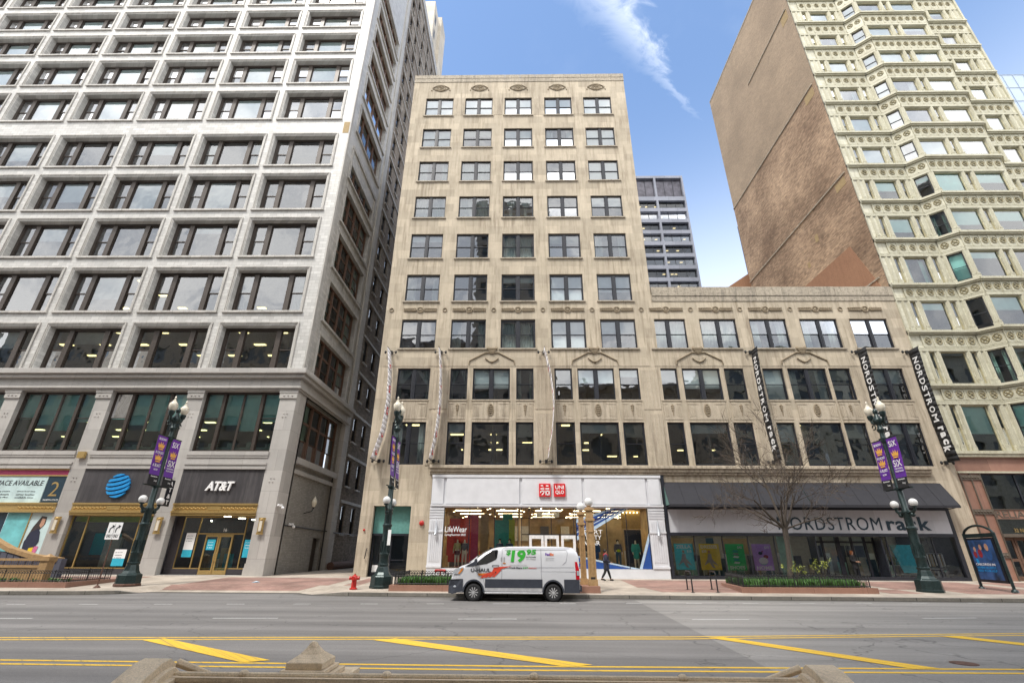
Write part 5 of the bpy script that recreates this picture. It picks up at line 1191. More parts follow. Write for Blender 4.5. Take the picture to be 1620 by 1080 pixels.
# ================================================================== FIGURES
def skin_mesh(verts, edges, radii, name, mat, sub=1):
    me = bpy.data.meshes.new(name); me.from_pydata(verts, edges, []); o = bpy.data.objects.new(name, me); COL.objects.link(o)
    o.modifiers.new('s', 'SKIN'); sl_ = me.skin_vertices[0].data
    for i, r_ in enumerate(radii):
        r_ = r_ if isinstance(r_, tuple) else (r_, r_)
        sl_[i].radius = r_
    sl_[0].use_root = True
    s2 = o.modifiers.new('u', 'SUBSURF'); s2.levels = sub; s2.render_levels = sub
    dg = bpy.context.evaluated_depsgraph_get(); dg.update()
    m2 = bpy.data.meshes.new_from_object(o.evaluated_get(dg)); bpy.data.objects.remove(o); m2.name = name
    m2.materials.clear(); m2.materials.append(mat)
    m2.polygons.foreach_set('use_smooth', [True]*len(m2.polygons)); return m2
def figure(root_name, loc, rz, label, cat, h=1.72, pose=None, skin=SKIN, hair=None, top=None, bottom=None, shoes=None, coat=False, group=None, longhair=False):
    """local: facing -Y, x to its left; pose gives leg spread along y for walking and arm positions"""
    P = dict(stride=0, armf=0, bend=.05, hands=None); P.update(pose or {})
    s = h/1.72; e = empty(root_name, loc, label, cat, group)
    J = {}
    J['pel'] = (0, 0, .93); J['waist'] = (0, 0, 1.08); J['chest'] = (0, -.01, 1.28); J['neck'] = (0, 0, 1.46); J['h0'] = (0, -.01, 1.55); J['h1'] = (0, -.015, 1.63); J['top'] = (0, 0, 1.70)
    st = P['stride']
    for sd, g in (('l', 1), ('r', -1)):
        dy = -st*g
        J[sd+'hip'] = (g*.09, 0, .88); J[sd+'knee'] = (g*.10, dy*.45-.03*(1 if st else 0), .49); J[sd+'ank'] = (g*.11, dy+(.06 if dy > 0 else 0), .09+(.05 if dy > 0 else 0)); J[sd+'toe'] = (g*.12, dy-.13, .03)
        af = -P['armf']*g
        J[sd+'sho'] = (g*.175, 0, 1.40); J[sd+'elb'] = (g*.225, -af*.35+.02, 1.13); J[sd+'wri'] = (g*.235, -af-.06*1-P['bend'], .90+abs(P['bend'])*.8); 
        if P['hands']: J[sd+'wri'] = (g*P['hands'][0], P['hands'][1], P['hands'][2]); J[sd+'elb'] = (g*.24, .02, 1.12)
        w_ = Vector(J[sd+'wri']); d = (w_-Vector(J[sd+'elb'])).normalized(); J[sd+'palm'] = tuple(w_+d*.07)
    names = ['pel', 'waist', 'chest', 'neck', 'h0', 'h1', 'top']
    rad = {'pel': (.15, .12), 'waist': (.135, .105), 'chest': (.165, .12), 'neck': .052, 'h0': (.066, .075), 'h1': (.076, .09), 'top': (.045, .055)}
    E = [('pel', 'waist'), ('waist', 'chest'), ('chest', 'neck'), ('neck', 'h0'), ('h0', 'h1'), ('h1', 'top')]
    for sd in 'lr':
        for n_, r_ in (('hip', .10), ('knee', .068), ('ank', .042), ('toe', .03), ('sho', .07), ('elb', .052), ('wri', .027), ('palm', .035)): names.append(sd+n_); rad[sd+n_] = r_
        E += [('pel', sd+'hip'), (sd+'hip', sd+'knee'), (sd+'knee', sd+'ank'), (sd+'ank', sd+'toe'), ('chest', sd+'sho'), (sd+'sho', sd+'elb'), (sd+'elb', sd+'wri'), (sd+'wri', sd+'palm')]
        w_ = Vector(J[sd+'wri']); p_ = Vector(J[sd+'palm']); d = (p_-w_).normalized()
        for k in range(4):
            side = Vector((0, 1, 0))*(k-1.5)*.022; J[sd+'f%d' % k] = tuple(p_+side+d*.03); J[sd+'g%d' % k] = tuple(p_+side*1.1+d*(.085-.008*abs(k-1.3))+Vector((0, -.02, 0)))
            names += [sd+'f%d' % k, sd+'g%d' % k]; rad[sd+'f%d' % k] = .010; rad[sd+'g%d' % k] = .008; E += [(sd+'palm', sd+'f%d' % k), (sd+'f%d' % k, sd+'g%d' % k)]
        J[sd+'t'] = tuple(w_+d*.06+Vector((0, -.05, 0))); names.append(sd+'t'); rad[sd+'t'] = .010; E.append((sd+'wri', sd+'t'))
    J['nose'] = (0, -.105, 1.60); names.append('nose'); rad['nose'] = .012; E.append(('h1', 'nose'))
    ix = {n_: i for i, n_ in enumerate(names)}
    V = [tuple(c*s for c in J[n_]) for n_ in names]; RR = [tuple(q*s for q in (rad[n_] if isinstance(rad[n_], tuple) else (rad[n_],)*2)) for n_ in names]
    me = skin_mesh(V, [(ix[a], ix[b]) for a, b in E], RR, 'body', skin)
    b = bpy.data.objects.new('body', me); COL.objects.link(b); b.parent = e
    def garment(nm, keys, extra, mat, over=None):
        over = over or {}; ii = {k: i for i, k in enumerate(keys)}
        V = [tuple(c*s for c in (over[k][0] if k in over else J[k])) for k in keys]
        R_ = []
        for k in keys:
            r_ = over[k][1] if k in over else rad[k]
            r_ = r_ if isinstance(r_, tuple) else (r_, r_); R_.append(tuple((q+extra)*s for q in r_))
        ed = [(ii[a], ii[b_]) for a, b_ in (E+[('pel', 'hem')]) if a in ii and b_ in ii]
        m_ = skin_mesh(V, ed, R_, nm, mat); o_ = bpy.data.objects.new(nm, m_); COL.objects.link(o_); o_.parent = e; return o_
    if bottom: garment('trousers', ['pel', 'waist', 'lhip', 'lknee', 'lank', 'rhip', 'rknee', 'rank'], .016, bottom)
    if top:
        ks = ['pel', 'waist', 'chest', 'neck', 'lsho', 'lelb', 'lwri', 'rsho', 'relb', 'rwri']; ov = {'neck': ((0, 0, 1.43), .05)}
        if coat: ks.append('hem'); ov['hem'] = ((0, .0, .52), (.22, .19))
        garment('coat' if coat else 'top', ks, .04 if coat else .014, top, ov)
    m_ = MB(); m_.ball((0, 0, 0), 1, 8)
    if shoes:
        q = MB()
        for sd in 'lr':
            a = Vector(J[sd+'ank'])*s; t = Vector(J[sd+'toe'])*s; q.tube([a+Vector((0, .05, -.04))*s, (a+t)/2, t+Vector((0, -.03, .005))], [.045*s, .05*s, .035*s], 8)
        o_ = q.build('shoes', shoes, None, True); o_.parent = e
    if hair:
        q = MB(); q.ball((0, .02*s, 1.655*s), .105*s, 12, sc=(.95, 1.0, .85))
        if longhair: q.ball((0, .05*s, 1.54*s), .10*s, 10, sc=(1.1, .7, 1.5))
        o_ = q.build('hair', hair, None, True); o_.parent = e
    e.rotation_euler = (0, 0, rz); return e
p_ = figure('person', (5.27, 32.3, gz(32.3)), R(90), 'person in a long dark padded coat with a red hood walking past the white shopfront', 'person', 1.72, dict(stride=.26, hands=(.12, -.26, 1.02)), hair=HAIRD, top=NAVY, bottom=BLKC, shoes=BLKC, coat=True)
q = MB(); q.lathe((0, 0, 1.42), [(.13, -.06), (.16, 0), (.12, .08), (.07, .10)], 14); o_ = q.build('hood', CRIM, None, True); o_.parent = p_
figure('person', (21.75, 34.55, .44), R(25), 'person with ginger hair and black coat standing in the dark shop doorway', 'person', 1.70, dict(hands=(.12, -.24, 1.06)), hair=HAIRG, top=BLKC, bottom=BLKC, shoes=BLKC, coat=True, longhair=True)
def mannequin(x, y, lab, **kw): return figure('mannequin', (x, y, .98), kw.pop('rz', 0), lab, 'mannequin', 1.75, kw.pop('pose', {}), skin=MANN, group='shop window mannequins', **kw)
mannequin(-4.2, 34.9, 'mannequin in yellow shirt and plum shorts before the red panel', top=TAUPE)
mannequin(-3.72, 34.9, 'mannequin in grey top beside the one in the yellow shirt', top=GREYC)
mannequin(-1.35, 34.9, 'mannequin in pale top seen above the van, left of its pair', hair=HAIRD, top=DENIM)
mannequin(-.7, 34.9, 'mannequin in blue denim jacket seen above the van, before the lime panel', hair=HAIRD, top=DENIM, bottom=DENIM)
mannequin(4.45, 34.9, 'mannequin in dark jacket and pale leggings right of the gold pylon', top=NAVY)
mannequin(5.1, 35.0, 'mannequin in long royal blue coat in the right shop window', top=BLUEC, coat=True)
mannequin(6.55, 34.8, 'mannequin in grey jacket with neon waist bag in the middle of the right shop window', hair=HAIRD, top=GREYC, bottom=DENIM)
mannequin(7.75, 34.9, 'mannequin in dark teal dress at the right end of the right shop window', top=TEALP, coat=True)
q = MB(); q.lathe((-4.2, 34.9, .98), [(.14, .76), (.17, .8), (.17, 1.0), (.13, 1.02)], 12); tag(q.build('shorts', PLUM, None, True), 'plum shorts worn by the mannequin in the yellow shirt', 'shorts')
q = MB(); q.ball((6.55, 34.62, 2.05), .14, 10, sc=(1, .6, .6)); tag(q.build('waist_bag', NEON, None, True), 'neon yellow waist bag on the mannequin in grey jacket', 'bag')
q = MB(); q.prism([(5.75, 34.9, .98), (6.0, 34.9, 1.75), (6.25, 34.9, 1.5), (6.4, 34.9, .98)], (0, .3, 0)); tag(q.build('folded_jacket', SAND), 'sand coloured jacket propped on the floor of the right shop window', 'jacket')

# ================================================================== VAN
def van():
    e = empty('cargo_van', (-.2, 23.95, 0), 'silver white rental cargo van with dark lower trim parked at the kerb', 'van')
    # stations along x (front is -x): z of the roofline / bonnet and sill
    X = [-3.02, -2.96, -2.85, -2.62, -2.25, -1.95, -1.6, -1.25, -.95, -.5, .3, 1.2, 2.0, 2.38, 2.52, 2.58]
    T = [.74, .95, 1.14, 1.33, 1.44, 1.62, 1.88, 2.05, 2.11, 2.135, 2.15, 2.15, 2.14, 2.10, 1.95, 1.80]
    B = [.42, .36, .33, .32, .32, .32, .32, .32, .32, .32, .32, .32, .33, .36, .38, .42]
    Wd = [.80, .90, .96, .99, 1.0, 1.0, 1.0, 1.0, 1.0, 1.0, 1.0, 1.0, 1.0, .99, .98, .97]
    def half(z, wd, top):            # half width at height z
        belt = 1.18
        if z <= belt: w_ = wd*(1-.02*((belt-z)/belt))
        else: w_ = wd*(1-.145*((z-belt)/.97)**1.35)
        return w_
    yc = 23.95; rings = []
    for x, t, b, wd in zip(X, T, B, Wd):
        zs = [b, b+.10, .62 if t > .9 else b+(t-b)*.35, .86 if t > 1 else b+(t-b)*.5, min(1.18, t*.86+.02), b+(t-b)*.80 if t > 1.6 else t*.92, t-.10 if t > 1.2 else t-.05, t-.03, t]
        zs = [max(zs[0], z) for z in zs]
        for i in range(1, len(zs)): zs[i] = max(zs[i], zs[i-1]+.004)
        hw = [half(z, wd, t) for z in zs]; hw[0] *= .93; hw[-2] -= .05; hw[-1] -= .16; hw[-3] -= .01
        ring = [(x, yc-h_, z) for z, h_ in zip(zs, hw)]+[(x, yc, zs[-1]+.025)]+[(x, yc+h_, z) for z, h_ in reversed(list(zip(zs, hw)))]+[(x, yc, zs[0])]
        rings.append(ring)
    n = len(rings[0]); vs = [p for r_ in rings for p in r_]; fs = []
    for i in range(len(rings)-1):
        for j in range(n): fs.append((i*n+j, i*n+(j+1) % n, (i+1)*n+(j+1) % n, (i+1)*n+j))
    fs.append(tuple(range(n))); fs.append(tuple((len(rings)-1)*n+j for j in range(n)))
    mb = MB(); mb.add(vs, fs); body = mb.build('body', VANW, e, True)
    wx = (-1.99, 1.43); wr = .345
    cut = MB()
    for x in wx: cut.tube([(x, 22.5, .36), (x, 25.4, .36)], .44, 32)
    co = cut.build('cut', DARK); bo = body.modifiers.new('b', 'BOOLEAN'); bo.object = co; bo.operation = 'DIFFERENCE'; bo.solver = 'EXACT'
    dg = bpy.context.evaluated_depsgraph_get(); dg.update(); m2 = bpy.data.meshes.new_from_object(body.evaluated_get(dg)); body.modifiers.clear(); body.data = m2; m2.name = 'body'; bpy.data.objects.remove(co)
    def side_y(z, x=0, off=.006):
        return yc-half(z, 1.0, 2.1)-off
    # lower cladding follows the side; arches as rings
    q = MB()
    def strip(x0, x1, z0, z1, off=.012, m=0, k=6):
        for i in range(k):
            za, zb = z0+(z1-z0)*i/k, z0+(z1-z0)*(i+1)/k
            q.add([(x0, side_y(za, 0, off), za), (x1, side_y(za, 0, off), za), (x1, side_y(zb, 0, off), zb), (x0, side_y(zb, 0, off), zb)], [(0, 1, 2, 3)], m)
    strip(-1.50, .97, .52, .86, .016, 0, 3); strip(1.9, 2.56, .34, .86, .016, 0, 3)
    q.box(-1.50, .97, side_y(.5)-.012, side_y(.5)+.05, .34, .38, 0)
    for x in wx:
        pts = []; 
        for i in range(15):
            a = math.pi*i/14; pts.append((x+.47*math.cos(a), .36+.49*math.sin(a)))
        for (xa, za), (xb, zb) in zip(pts[:-1], pts[1:]):
            ka, kb_ = .44/.475, .44/.475
            q.prism([(xa, 22.955, za), (xb, 22.955, zb), (x+(xb-x)*.87, 22.955, .36+(zb-.36)*.87), (x+(xa-x)*.87, 22.955, .36+(za-.36)*.87)], (0, -.02, 0), 0)
    # front bumper
    q.prism([(-3.08, 22.97+.12, .34), (-3.08, 22.97+.12, .80), (-2.99, 22.94, .84), (-2.46, 22.93, .86), (-2.45, 22.93, .40), (-2.9, 22.96, .28)], (0, .03, 0), 0)
    q.box(-3.08, -2.75, 23.08, 24.8, .30, .80, 0); q.box(2.5, 2.66, 23.02, 24.88, .40, .62, 0); q.box(-2.95, -2.9, 23.3, 24.6, .82, .98, 0)
    q.build('lower_cladding', VAND, e)
    q = MB(); strip(-1.48, .95, .385, .515, .014, 0, 1); q.tube([(-1.5, 22.9, .33), (.96, 22.9, .33)], .035, 8); q.build('side_step', ALLOY, e)
    q = MB()
    for x in (-1.2, .9): q.box(x-.7, x+.7, 23.2, 24.7, .32, .36)
    for x in wx: q.tube([(x, 23.18, .36), (x, 24.72, .36)], .435, 24)
    q.build('underbody', DARK, e)
    for x in wx:
        for y0, s in ((22.98, 1), (24.92, -1)):
            q = MB(); prof = [(.21, 0), (.235, -.01), (.30, -.012), (.335, .015), (wr, .06), (wr, .16), (.33, .20), (.2, .21)]
            q.lathe((0, 0, 0), prof, 32); q.xf(Matrix.Translation((x, y0, wr)) @ Matrix.Rotation(R(-90)*s, 4, 'X')); ty = q.build('wheel', TYRE, e, True)
            q = MB(); q.lathe((0, 0, .03), [(.0001, 0), (.21, 0), (.215, -.03), (.22, .02)], 28)
            for k in range(10):
                a = 2*math.pi*k/10; q.prism([(.05*math.cos(a+.25), .05*math.sin(a+.25), 0), (.2*math.cos(a+.10), .2*math.sin(a+.10), -.005), (.2*math.cos(a-.10), .2*math.sin(a-.10), -.005), (.05*math.cos(a-.25), .05*math.sin(a-.25), 0)], (0, 0, .025), 1)
            q.lathe((0, 0, -.01), [(.0001, 0), (.045, 0), (.055, .02)], 16, 1)
            q.xf(Matrix.Translation((x, y0, wr)) @ Matrix.Rotation(R(-90)*s, 4, 'X')); q.build('rim', [BRPL, ALLOY], ty)
    # glazing: door window, windscreen, far window
    def sideplate(name, pts, mat, off=.008, parent=e):
        q = MB(); q.add([(x, side_y(z, 0, off), z) for x, z in pts], [tuple(range(len(pts)))]); return q.build(name, mat, parent)
    sideplate('door_window', [(-2.02, 1.37), (-1.45, 1.45), (-1.05, 1.62), (-1.0, 1.70), (-.96, 2.0), (-1.02, 2.02), (-1.22, 1.99), (-1.5, 1.80), (-1.85, 1.52)], DARK, .007)
    sideplate('door_window', [(-1.98, 1.39), (-1.47, 1.47), (-1.09, 1.63), (-1.04, 1.70), (-1.0, 1.97), (-1.2, 1.95), (-1.5, 1.76), (-1.82, 1.51)], CGLASS, .012)
    q = MB(); xs_ = [(-2.22, 1.47), (-1.62, 1.89), (-1.34, 2.02)]
    for (xa, za), (xb, zb) in zip(xs_[:-1], xs_[1:]):
        wa, wb = half(za, 1, 2)-.14, half(zb, 1, 2)-.16; q.quad((xa-.02, yc-wa, za+.03), (xb-.02, yc-wb, zb+.03), (xb-.02, yc+wb, zb+.03), (xa-.02, yc+wa, za+.03))
    q.build('windscreen', CGLASS, e)
    # seams, panel pressings
    q = MB()
    def seam(pts, t=.006):
        P = []
        for (xa, za), (xb, zb) in zip(pts[:-1], pts[1:]):
            k = max(1, int(abs(zb-za)/.1)+1)
            P += [(xa+(xb-xa)*i/k, za+(zb-za)*i/k) for i in range(k)]
        P.append(pts[-1]); q.tube([(x, side_y(z, 0, .001), z) for x, z in P], t, 4)
    seam([(-.78, .40), (-.78, 2.06)]); seam([(.93, .55), (.93, 2.06)]); seam([(-2.1, 1.33), (-1.62, .95), (-1.5, .6)]); seam([(-.66, 2.0), (2.05, 2.02), (2.1, 1.9), (2.02, 1.55), (1.85, 1.42)], .005); seam([(-.7, 1.30), (2.35, 1.33)], .004); seam([(.9, 1.16), (2.4, 1.16)], .004); seam([(-.74, 2.075), (2.2, 2.085)], .008)
    q.build('panel_gap', GREYC, e)
    q = MB(); q.prism([(-2.93, 22.955, 1.06), (-2.85, 22.94, 1.22), (-2.45, 22.935, 1.33), (-2.5, 22.935, 1.16), (-2.62, 22.935, 1.05)], (0, .03, 0), 0); q.prism([(-2.62, 22.93, 1.05), (-2.5, 22.93, 1.17), (-2.45, 22.93, 1.30), (-2.56, 22.93, 1.24), (-2.68, 22.93, 1.06)], (0, .02, 0), 1); q.ball((-2.8, 22.96, .56), .06, 10, 0, sc=(1, .5, .7)); q.build('headlight', [CHROME, AMBER], e)
    q = MB(); q.prism([(2.42, 22.95, .86), (2.40, 22.98, 1.55), (2.50, 23.0, 1.55), (2.58, 22.97, 1.2), (2.58, 22.95, .86)], (0, .05, 0), 0); q.box(2.46, 2.585, 22.935, 22.97, 1.02, 1.2, 1); q.build('tail_light', [LAMPR, CHROME], e)
    q = MB(); q.prism([(-1.98, 22.72, 1.38), (-1.86, 22.68, 1.38), (-1.84, 22.68, 1.64), (-1.93, 22.7, 1.66), (-2.0, 22.72, 1.5)], (0, .2, 0)); q.tube([(-1.93, 22.9, 1.42), (-1.9, 23.0, 1.38)], .03, 6); q.build('mirror', VAND, e, bevel=.02)
    q = MB(); q.prism([(-2.42, 22.945, 1.34), (-2.0, 22.945, 1.36), (-1.95, 22.955, 1.56)], (0, .02, 0)); q.build('quarter_panel', VAND, e)
    q = MB(); q.tube([(-1.2, 22.95, 1.37), (-1.17, 22.91, 1.38), (-.95, 22.91, 1.385), (-.92, 22.95, 1.38)], .022, 6); q.ball((-1.05, 22.945, 1.12), .03, 8); q.build('door_handle', BLKC, e)
    # lettering
    yy = side_y(1.2)-.004
    put_text(e, 'U-HAUL', -2.13, yy, 1.13, .86, .145, BLKL, .02, .004)
    def ptilt(body, x, z, w_, h_, mat, bold=.0, sh=0):
        zm = z+h_/2; slope = math.atan2(side_y(z+h_)-side_y(z), h_)
        mb = text_mesh(body, w_, h_, bold, .004, sh); mb.xf(Matrix.Translation((x, side_y(z)-.004, z)) @ Matrix.Rotation(-slope, 4, 'X'))
        me = bpy.data.meshes.new('lettering'); me.from_pydata(mb.v, [], mb.f); me.materials.append(mat); me.update(); o = bpy.data.objects.new('lettering', me); COL.objects.link(o); attach(o, e)
    ptilt('$', -.60, 1.78, .20, .24, GRN, .03, .1); ptilt('19', -.40, 1.52, .66, .50, GRN, .045, .1); ptilt('95', .30, 1.82, .42, .22, GRN, .04, .1)
    ptilt('IN-TOWN', .28, 1.71, .42, .05, BLKL, .02); ptilt('plus mileage', .28, 1.63, .42, .05, GREYL, .01)
    ptilt('Save Time. Rent Your Way!', -.42, 1.385, .72, .05, GREYL, .01); ptilt('Truck Share', -.47, 1.27, .56, .075, BLKL, .02); ptilt('24/7', .13, 1.27, .22, .075, GRN, .02); ptilt('uhaul.com', .38, 1.275, .34, .055, ORED, .01)
    ptilt('Fed', 1.12, 1.79, .20, .11, FEDP, .03); ptilt('Ex', 1.33, 1.79, .17, .11, FEDO, .03); ptilt('Authorized', 1.14, 1.68, .36, .045, GREYL, 0); ptilt('Ship Center', 1.14, 1.6, .36, .045, GREYL, 0)
    q = MB()
    for i in range(4):
        x = -1.72+.17*i; q.prism([(x, yy, .90+.015*i), (x+.12, yy, .90+.015*i), (x+.42, yy-.001, 1.10+.04*i), (x+.30, yy-.001, 1.10+.04*i)], (0, -.004, 0), 0)
    q.prism([(-1.75, yy, .98), (-1.3, yy, 1.02), (-1.0, yy, 1.12), (-.8, yy, 1.26), (-.34, yy, 1.37), (-.9, yy, 1.335), (-1.12, yy, 1.31), (-1.22, yy, 1.13), (-1.5, yy, 1.06)], (0, -.005, 0), 0); q.prism([(-1.82, yy, 1.08), (-1.78, yy, .98), (-1.4, yy, 1.04), (-1.3, yy, 1.09)], (0, -.0045, 0), 1)
    q.build('swoosh_decal', [ORED, AMBER], e)
    q = MB(); q.box(-.83, -.79, side_y(1.65)-.01, side_y(1.65), 1.55, 1.72, 0); q.box(-.72, -.66, side_y(1.65)-.01, side_y(1.65), 1.52, 1.72, 0); q.box(-.74, -.62, side_y(1.5)-.01, side_y(1.5), 1.46, 1.50, 1); q.build('sticker', [GREYL, AMBER], e)
    q = MB(); q.ball((-1.55, 23.7, 1.55), .12, 10); q.box(-1.75, -1.3, 23.4, 24.0, 1.0, 1.45); q.build('seat', GREYC, e, True)
van()

# ================================================================== STREET LAMPS
def lamp():
    e = empty('street_lamp', (0, 0, 0), '', 'street lamp', 'green iron street lamps along the far kerb')
    q = MB(); q.lathe((0, 0, 0), [(.60, 0), (.60, .10), (.57, .12), (.56, .52), (.53, .56), (.44, .60), (.36, .72), (.30, .92), (.27, 1.0), (.30, 1.04), (.30, 1.10), (.25, 1.14)], 8, rot=R(22.5)); q.build('base', LGREEN, e)
    q = MB(); pr_ = [(.25, 1.14), (.235, 1.5), (.26, 1.54), (.26, 1.60), (.215, 1.7), (.20, 2.6), (.215, 2.9), (.25, 2.94), (.25, 3.0), (.19, 3.06), (.18, 3.7), (.21, 3.74), (.21, 3.82), (.15, 3.9), (.115, 7.4), (.16, 7.45), (.18, 7.6), (.13, 7.7), (.11, 8.0), (.17, 8.08), (.20, 8.2), (.13, 8.3), (.12, 8.45), (.20, 8.55), (.26, 8.7), (.24, 8.8), (.14, 8.9), (.09, 9.1), (.13, 9.18), (.13, 9.3), (.03, 9.42)]
    q.lathe((0, 0, 0), pr_, 20)
    for i in range(12):
        a = 2*math.pi*i/12; q.tube([(.20*math.cos(a), .20*math.sin(a), 1.75), (.185*math.cos(a), .185*math.sin(a), 2.85)], .016, 4); q.tube([(.235*math.cos(a), .235*math.sin(a), 2.2), (.25*math.cos(a), .25*math.sin(a), 1.75), (.22*math.cos(a), .22*math.sin(a), 1.55)], .03, 4)
    q.build('post', LGREEN, e, True)
    for s in (-1, 1):
        q = MB(); q.tube([(0, 0, 3.78), (0, s*.25, 3.72), (0, s*.5, 3.74), (0, s*.66, 3.85), (0, s*.68, 3.98)], [.09, .08, .085, .07, .06], 8); q.ball((0, s*.42, 3.62), .12, 8); q.lathe((0, s*.68, 3.96), [(.12, 0), (.14, .05), (.10, .08)], 12); q.build('lower_arm', LGREEN, e, True)
        q = MB(); q.ball((0, s*.68, 4.20), .205, 20); q.build('globe', GLOBE, e, True)
        q = MB(); q.tube([(0, 0, 8.68), (0, s*.25, 8.60), (0, s*.45, 8.68), (0, s*.5, 8.85)], [.10, .09, .09, .08], 8); q.tube([(0, s*(.46+.13*math.cos(t)), 8.42+.13*math.sin(t)) for t in [i*.6 for i in range(10)]], .035, 6); q.lathe((0, s*.5, 8.8), [(.07, 0), (.13, .08), (.17, .22), (.17, .30), (.12, .32)], 14); q.build('upper_arm', LGREEN, e, True)
        q = MB(); q.lathe((0, s*.5, 9.11), [(.11, 0), (.20, .12), (.235, .28), (.22, .42), (.13, .52), (.10, .56)], 18); gl_ = q.build('globe', ACORN, e, True)
        q = MB(); q.lathe((0, s*.5, 9.66), [(.11, 0), (.10, .06), (.05, .10), (.04, .2), (.06, .24), (.01, .34)], 12); q.build('finial', ACORN, gl_, True)
    for z in (7.62, 4.92):
        q = MB(); q.box(-.03, .03, -1.0, 1.0, z, z+.05); q.box(-.16, .16, -.16, .16, z-.03, z+.08); q.build('banner_arm', LGREEN, e)
    return e
L0 = lamp()
lamps = [((-20.2, 27.2, gz(27.2)), 'green iron street lamp in front of the phone shop, rusty at its foot'), ((-7.1, 27.3, gz(27.3)), 'green iron street lamp beside the fire hydrant and the teal panelled entrance'), ((20.55, 27.2, gz(27.2)), 'green iron street lamp in front of the long black awning')]
LP = []
for i, (loc, lab) in enumerate(lamps):
    o = L0 if i == 0 else copy_tree(L0); o.location = loc; o['label'] = lab; LP.append(o)
q = MB(); q.lathe((-20.2, 27.2, gz(27.2)+.001), [(.62, 0), (.615, .05)], 8, rot=R(22.5))
o_ = MB(); o_.lathe((0, 0, .011), [(.612, 0), (.612, .09), (.58, .12)], 8, rot=R(22.5)); r_ = o_.build('rust_stain', RUST); r_.parent = LP[0]
q = MB(); q.box(.14, .3, -.26, -.22, 2.0, 2.75); r_ = q.build('notice', WHL); r_.parent = LP[1]
# purple theatre banners: each hangs lengthwise from a lamp
def lampbanner(base, s, face, lab, six):
    x, y, z = base; e = empty('lamp_banner', (x, y+s*.56, z+4.95), lab, 'banner', 'purple theatre banners on the lamps')
    def bow(z_): t = (7.6-z_)/2.65; return x+face*(.02+.10*math.sin(t*math.pi*.5)*0)+face*.25*t*t*.6
    q = MB(); k = 10
    for i in range(k):
        za, zb = 7.6-2.65*i/k, 7.6-2.65*(i+1)/k; m = 1 if i >= 8 else (2 if i in (6, 7) else 0)
        y0, y1 = y+s*.18, y+s*.95
        q.add([(bow(za), y0, z+za), (bow(za), y1, z+za), (bow(zb), y1, z+zb), (bow(zb), y0, z+zb)], [(0, 1, 2, 3)], m)
    me_ = q.build('cloth', [PURP, BLKB, FEDP], e)
    sm = me_.modifiers.new('t', 'SOLIDIFY'); sm.thickness = .012
    rz = R(90) if face > 0 else R(-90); yl = min(y+s*.18, y+s*.95) if face > 0 else max(y+s*.18, y+s*.95)
    def tx(body, za, w_, h_, mat, bold=0, ind=.0):
        put_text(e, body, bow(za)+face*.015, yl+(ind+(.77-w_)/2)*(1 if face > 0 else -1), z+za, w_, h_, mat, bold, .004, rz=rz)
    def crown(za):
        q = MB(); c = y+s*.565
        P = [(-.22, 0), (.22, 0), (.27, .26), (.13, .14), (.08, .34), (0, .16), (-.08, .34), (-.13, .14), (-.27, .26)]
        q.add([(bow(za)+face*.02, c+a, z+za+b) for a, b in P], [tuple(range(9))]); q.tube([(bow(za)+face*.02, c-.16, z+za-.08), (bow(za)+face*.02, c+.16, z+za-.08)], .04, 6); q.build('crown_print', CROWN, e)
    if six:
        tx('SiX', 7.14, .56, .32, WHL, .01); crown(6.62); tx('SiX', 6.06, .58, .36, WHL, .01); tx('THE MUSICAL', 5.92, .6, .08, WHL, .01); tx('TICKETS ON SALE', 5.78, .6, .08, WHL, .01)
    else:
        tx('BROADWAY', 7.36, .6, .14, WHL, .01); crown(6.95); tx('IN CHICAGO', 6.62, .6, .14, WHL, .01); crown(6.28); tx('A BLAST', 5.92, .6, .16, WHL, .01); tx('NOW', 5.72, .3, .1, WHL, .01)
    tx('downtown', 5.36, .5, .09, WHL, 0); tx('loop', 5.12, .2, .12, WHL, 0, .15)
names_ = ['phone shop', 'hydrant', 'awning']
for i, (loc, _) in enumerate(lamps):
    face = -1 if i == 2 else 1; pl_ = ['the phone shop lamp', 'the hydrant lamp', 'the awning lamp'][i]
    for s in (-1, 1):
        six = (s == 1) if i != 2 else (s == -1)
        lampbanner(loc, s, face, 'purple banner with %s on %s, its %s side' % ('two crowns' if not six else 'large letters and one crown', pl_, 'road' if s < 0 else 'building'), six)
        
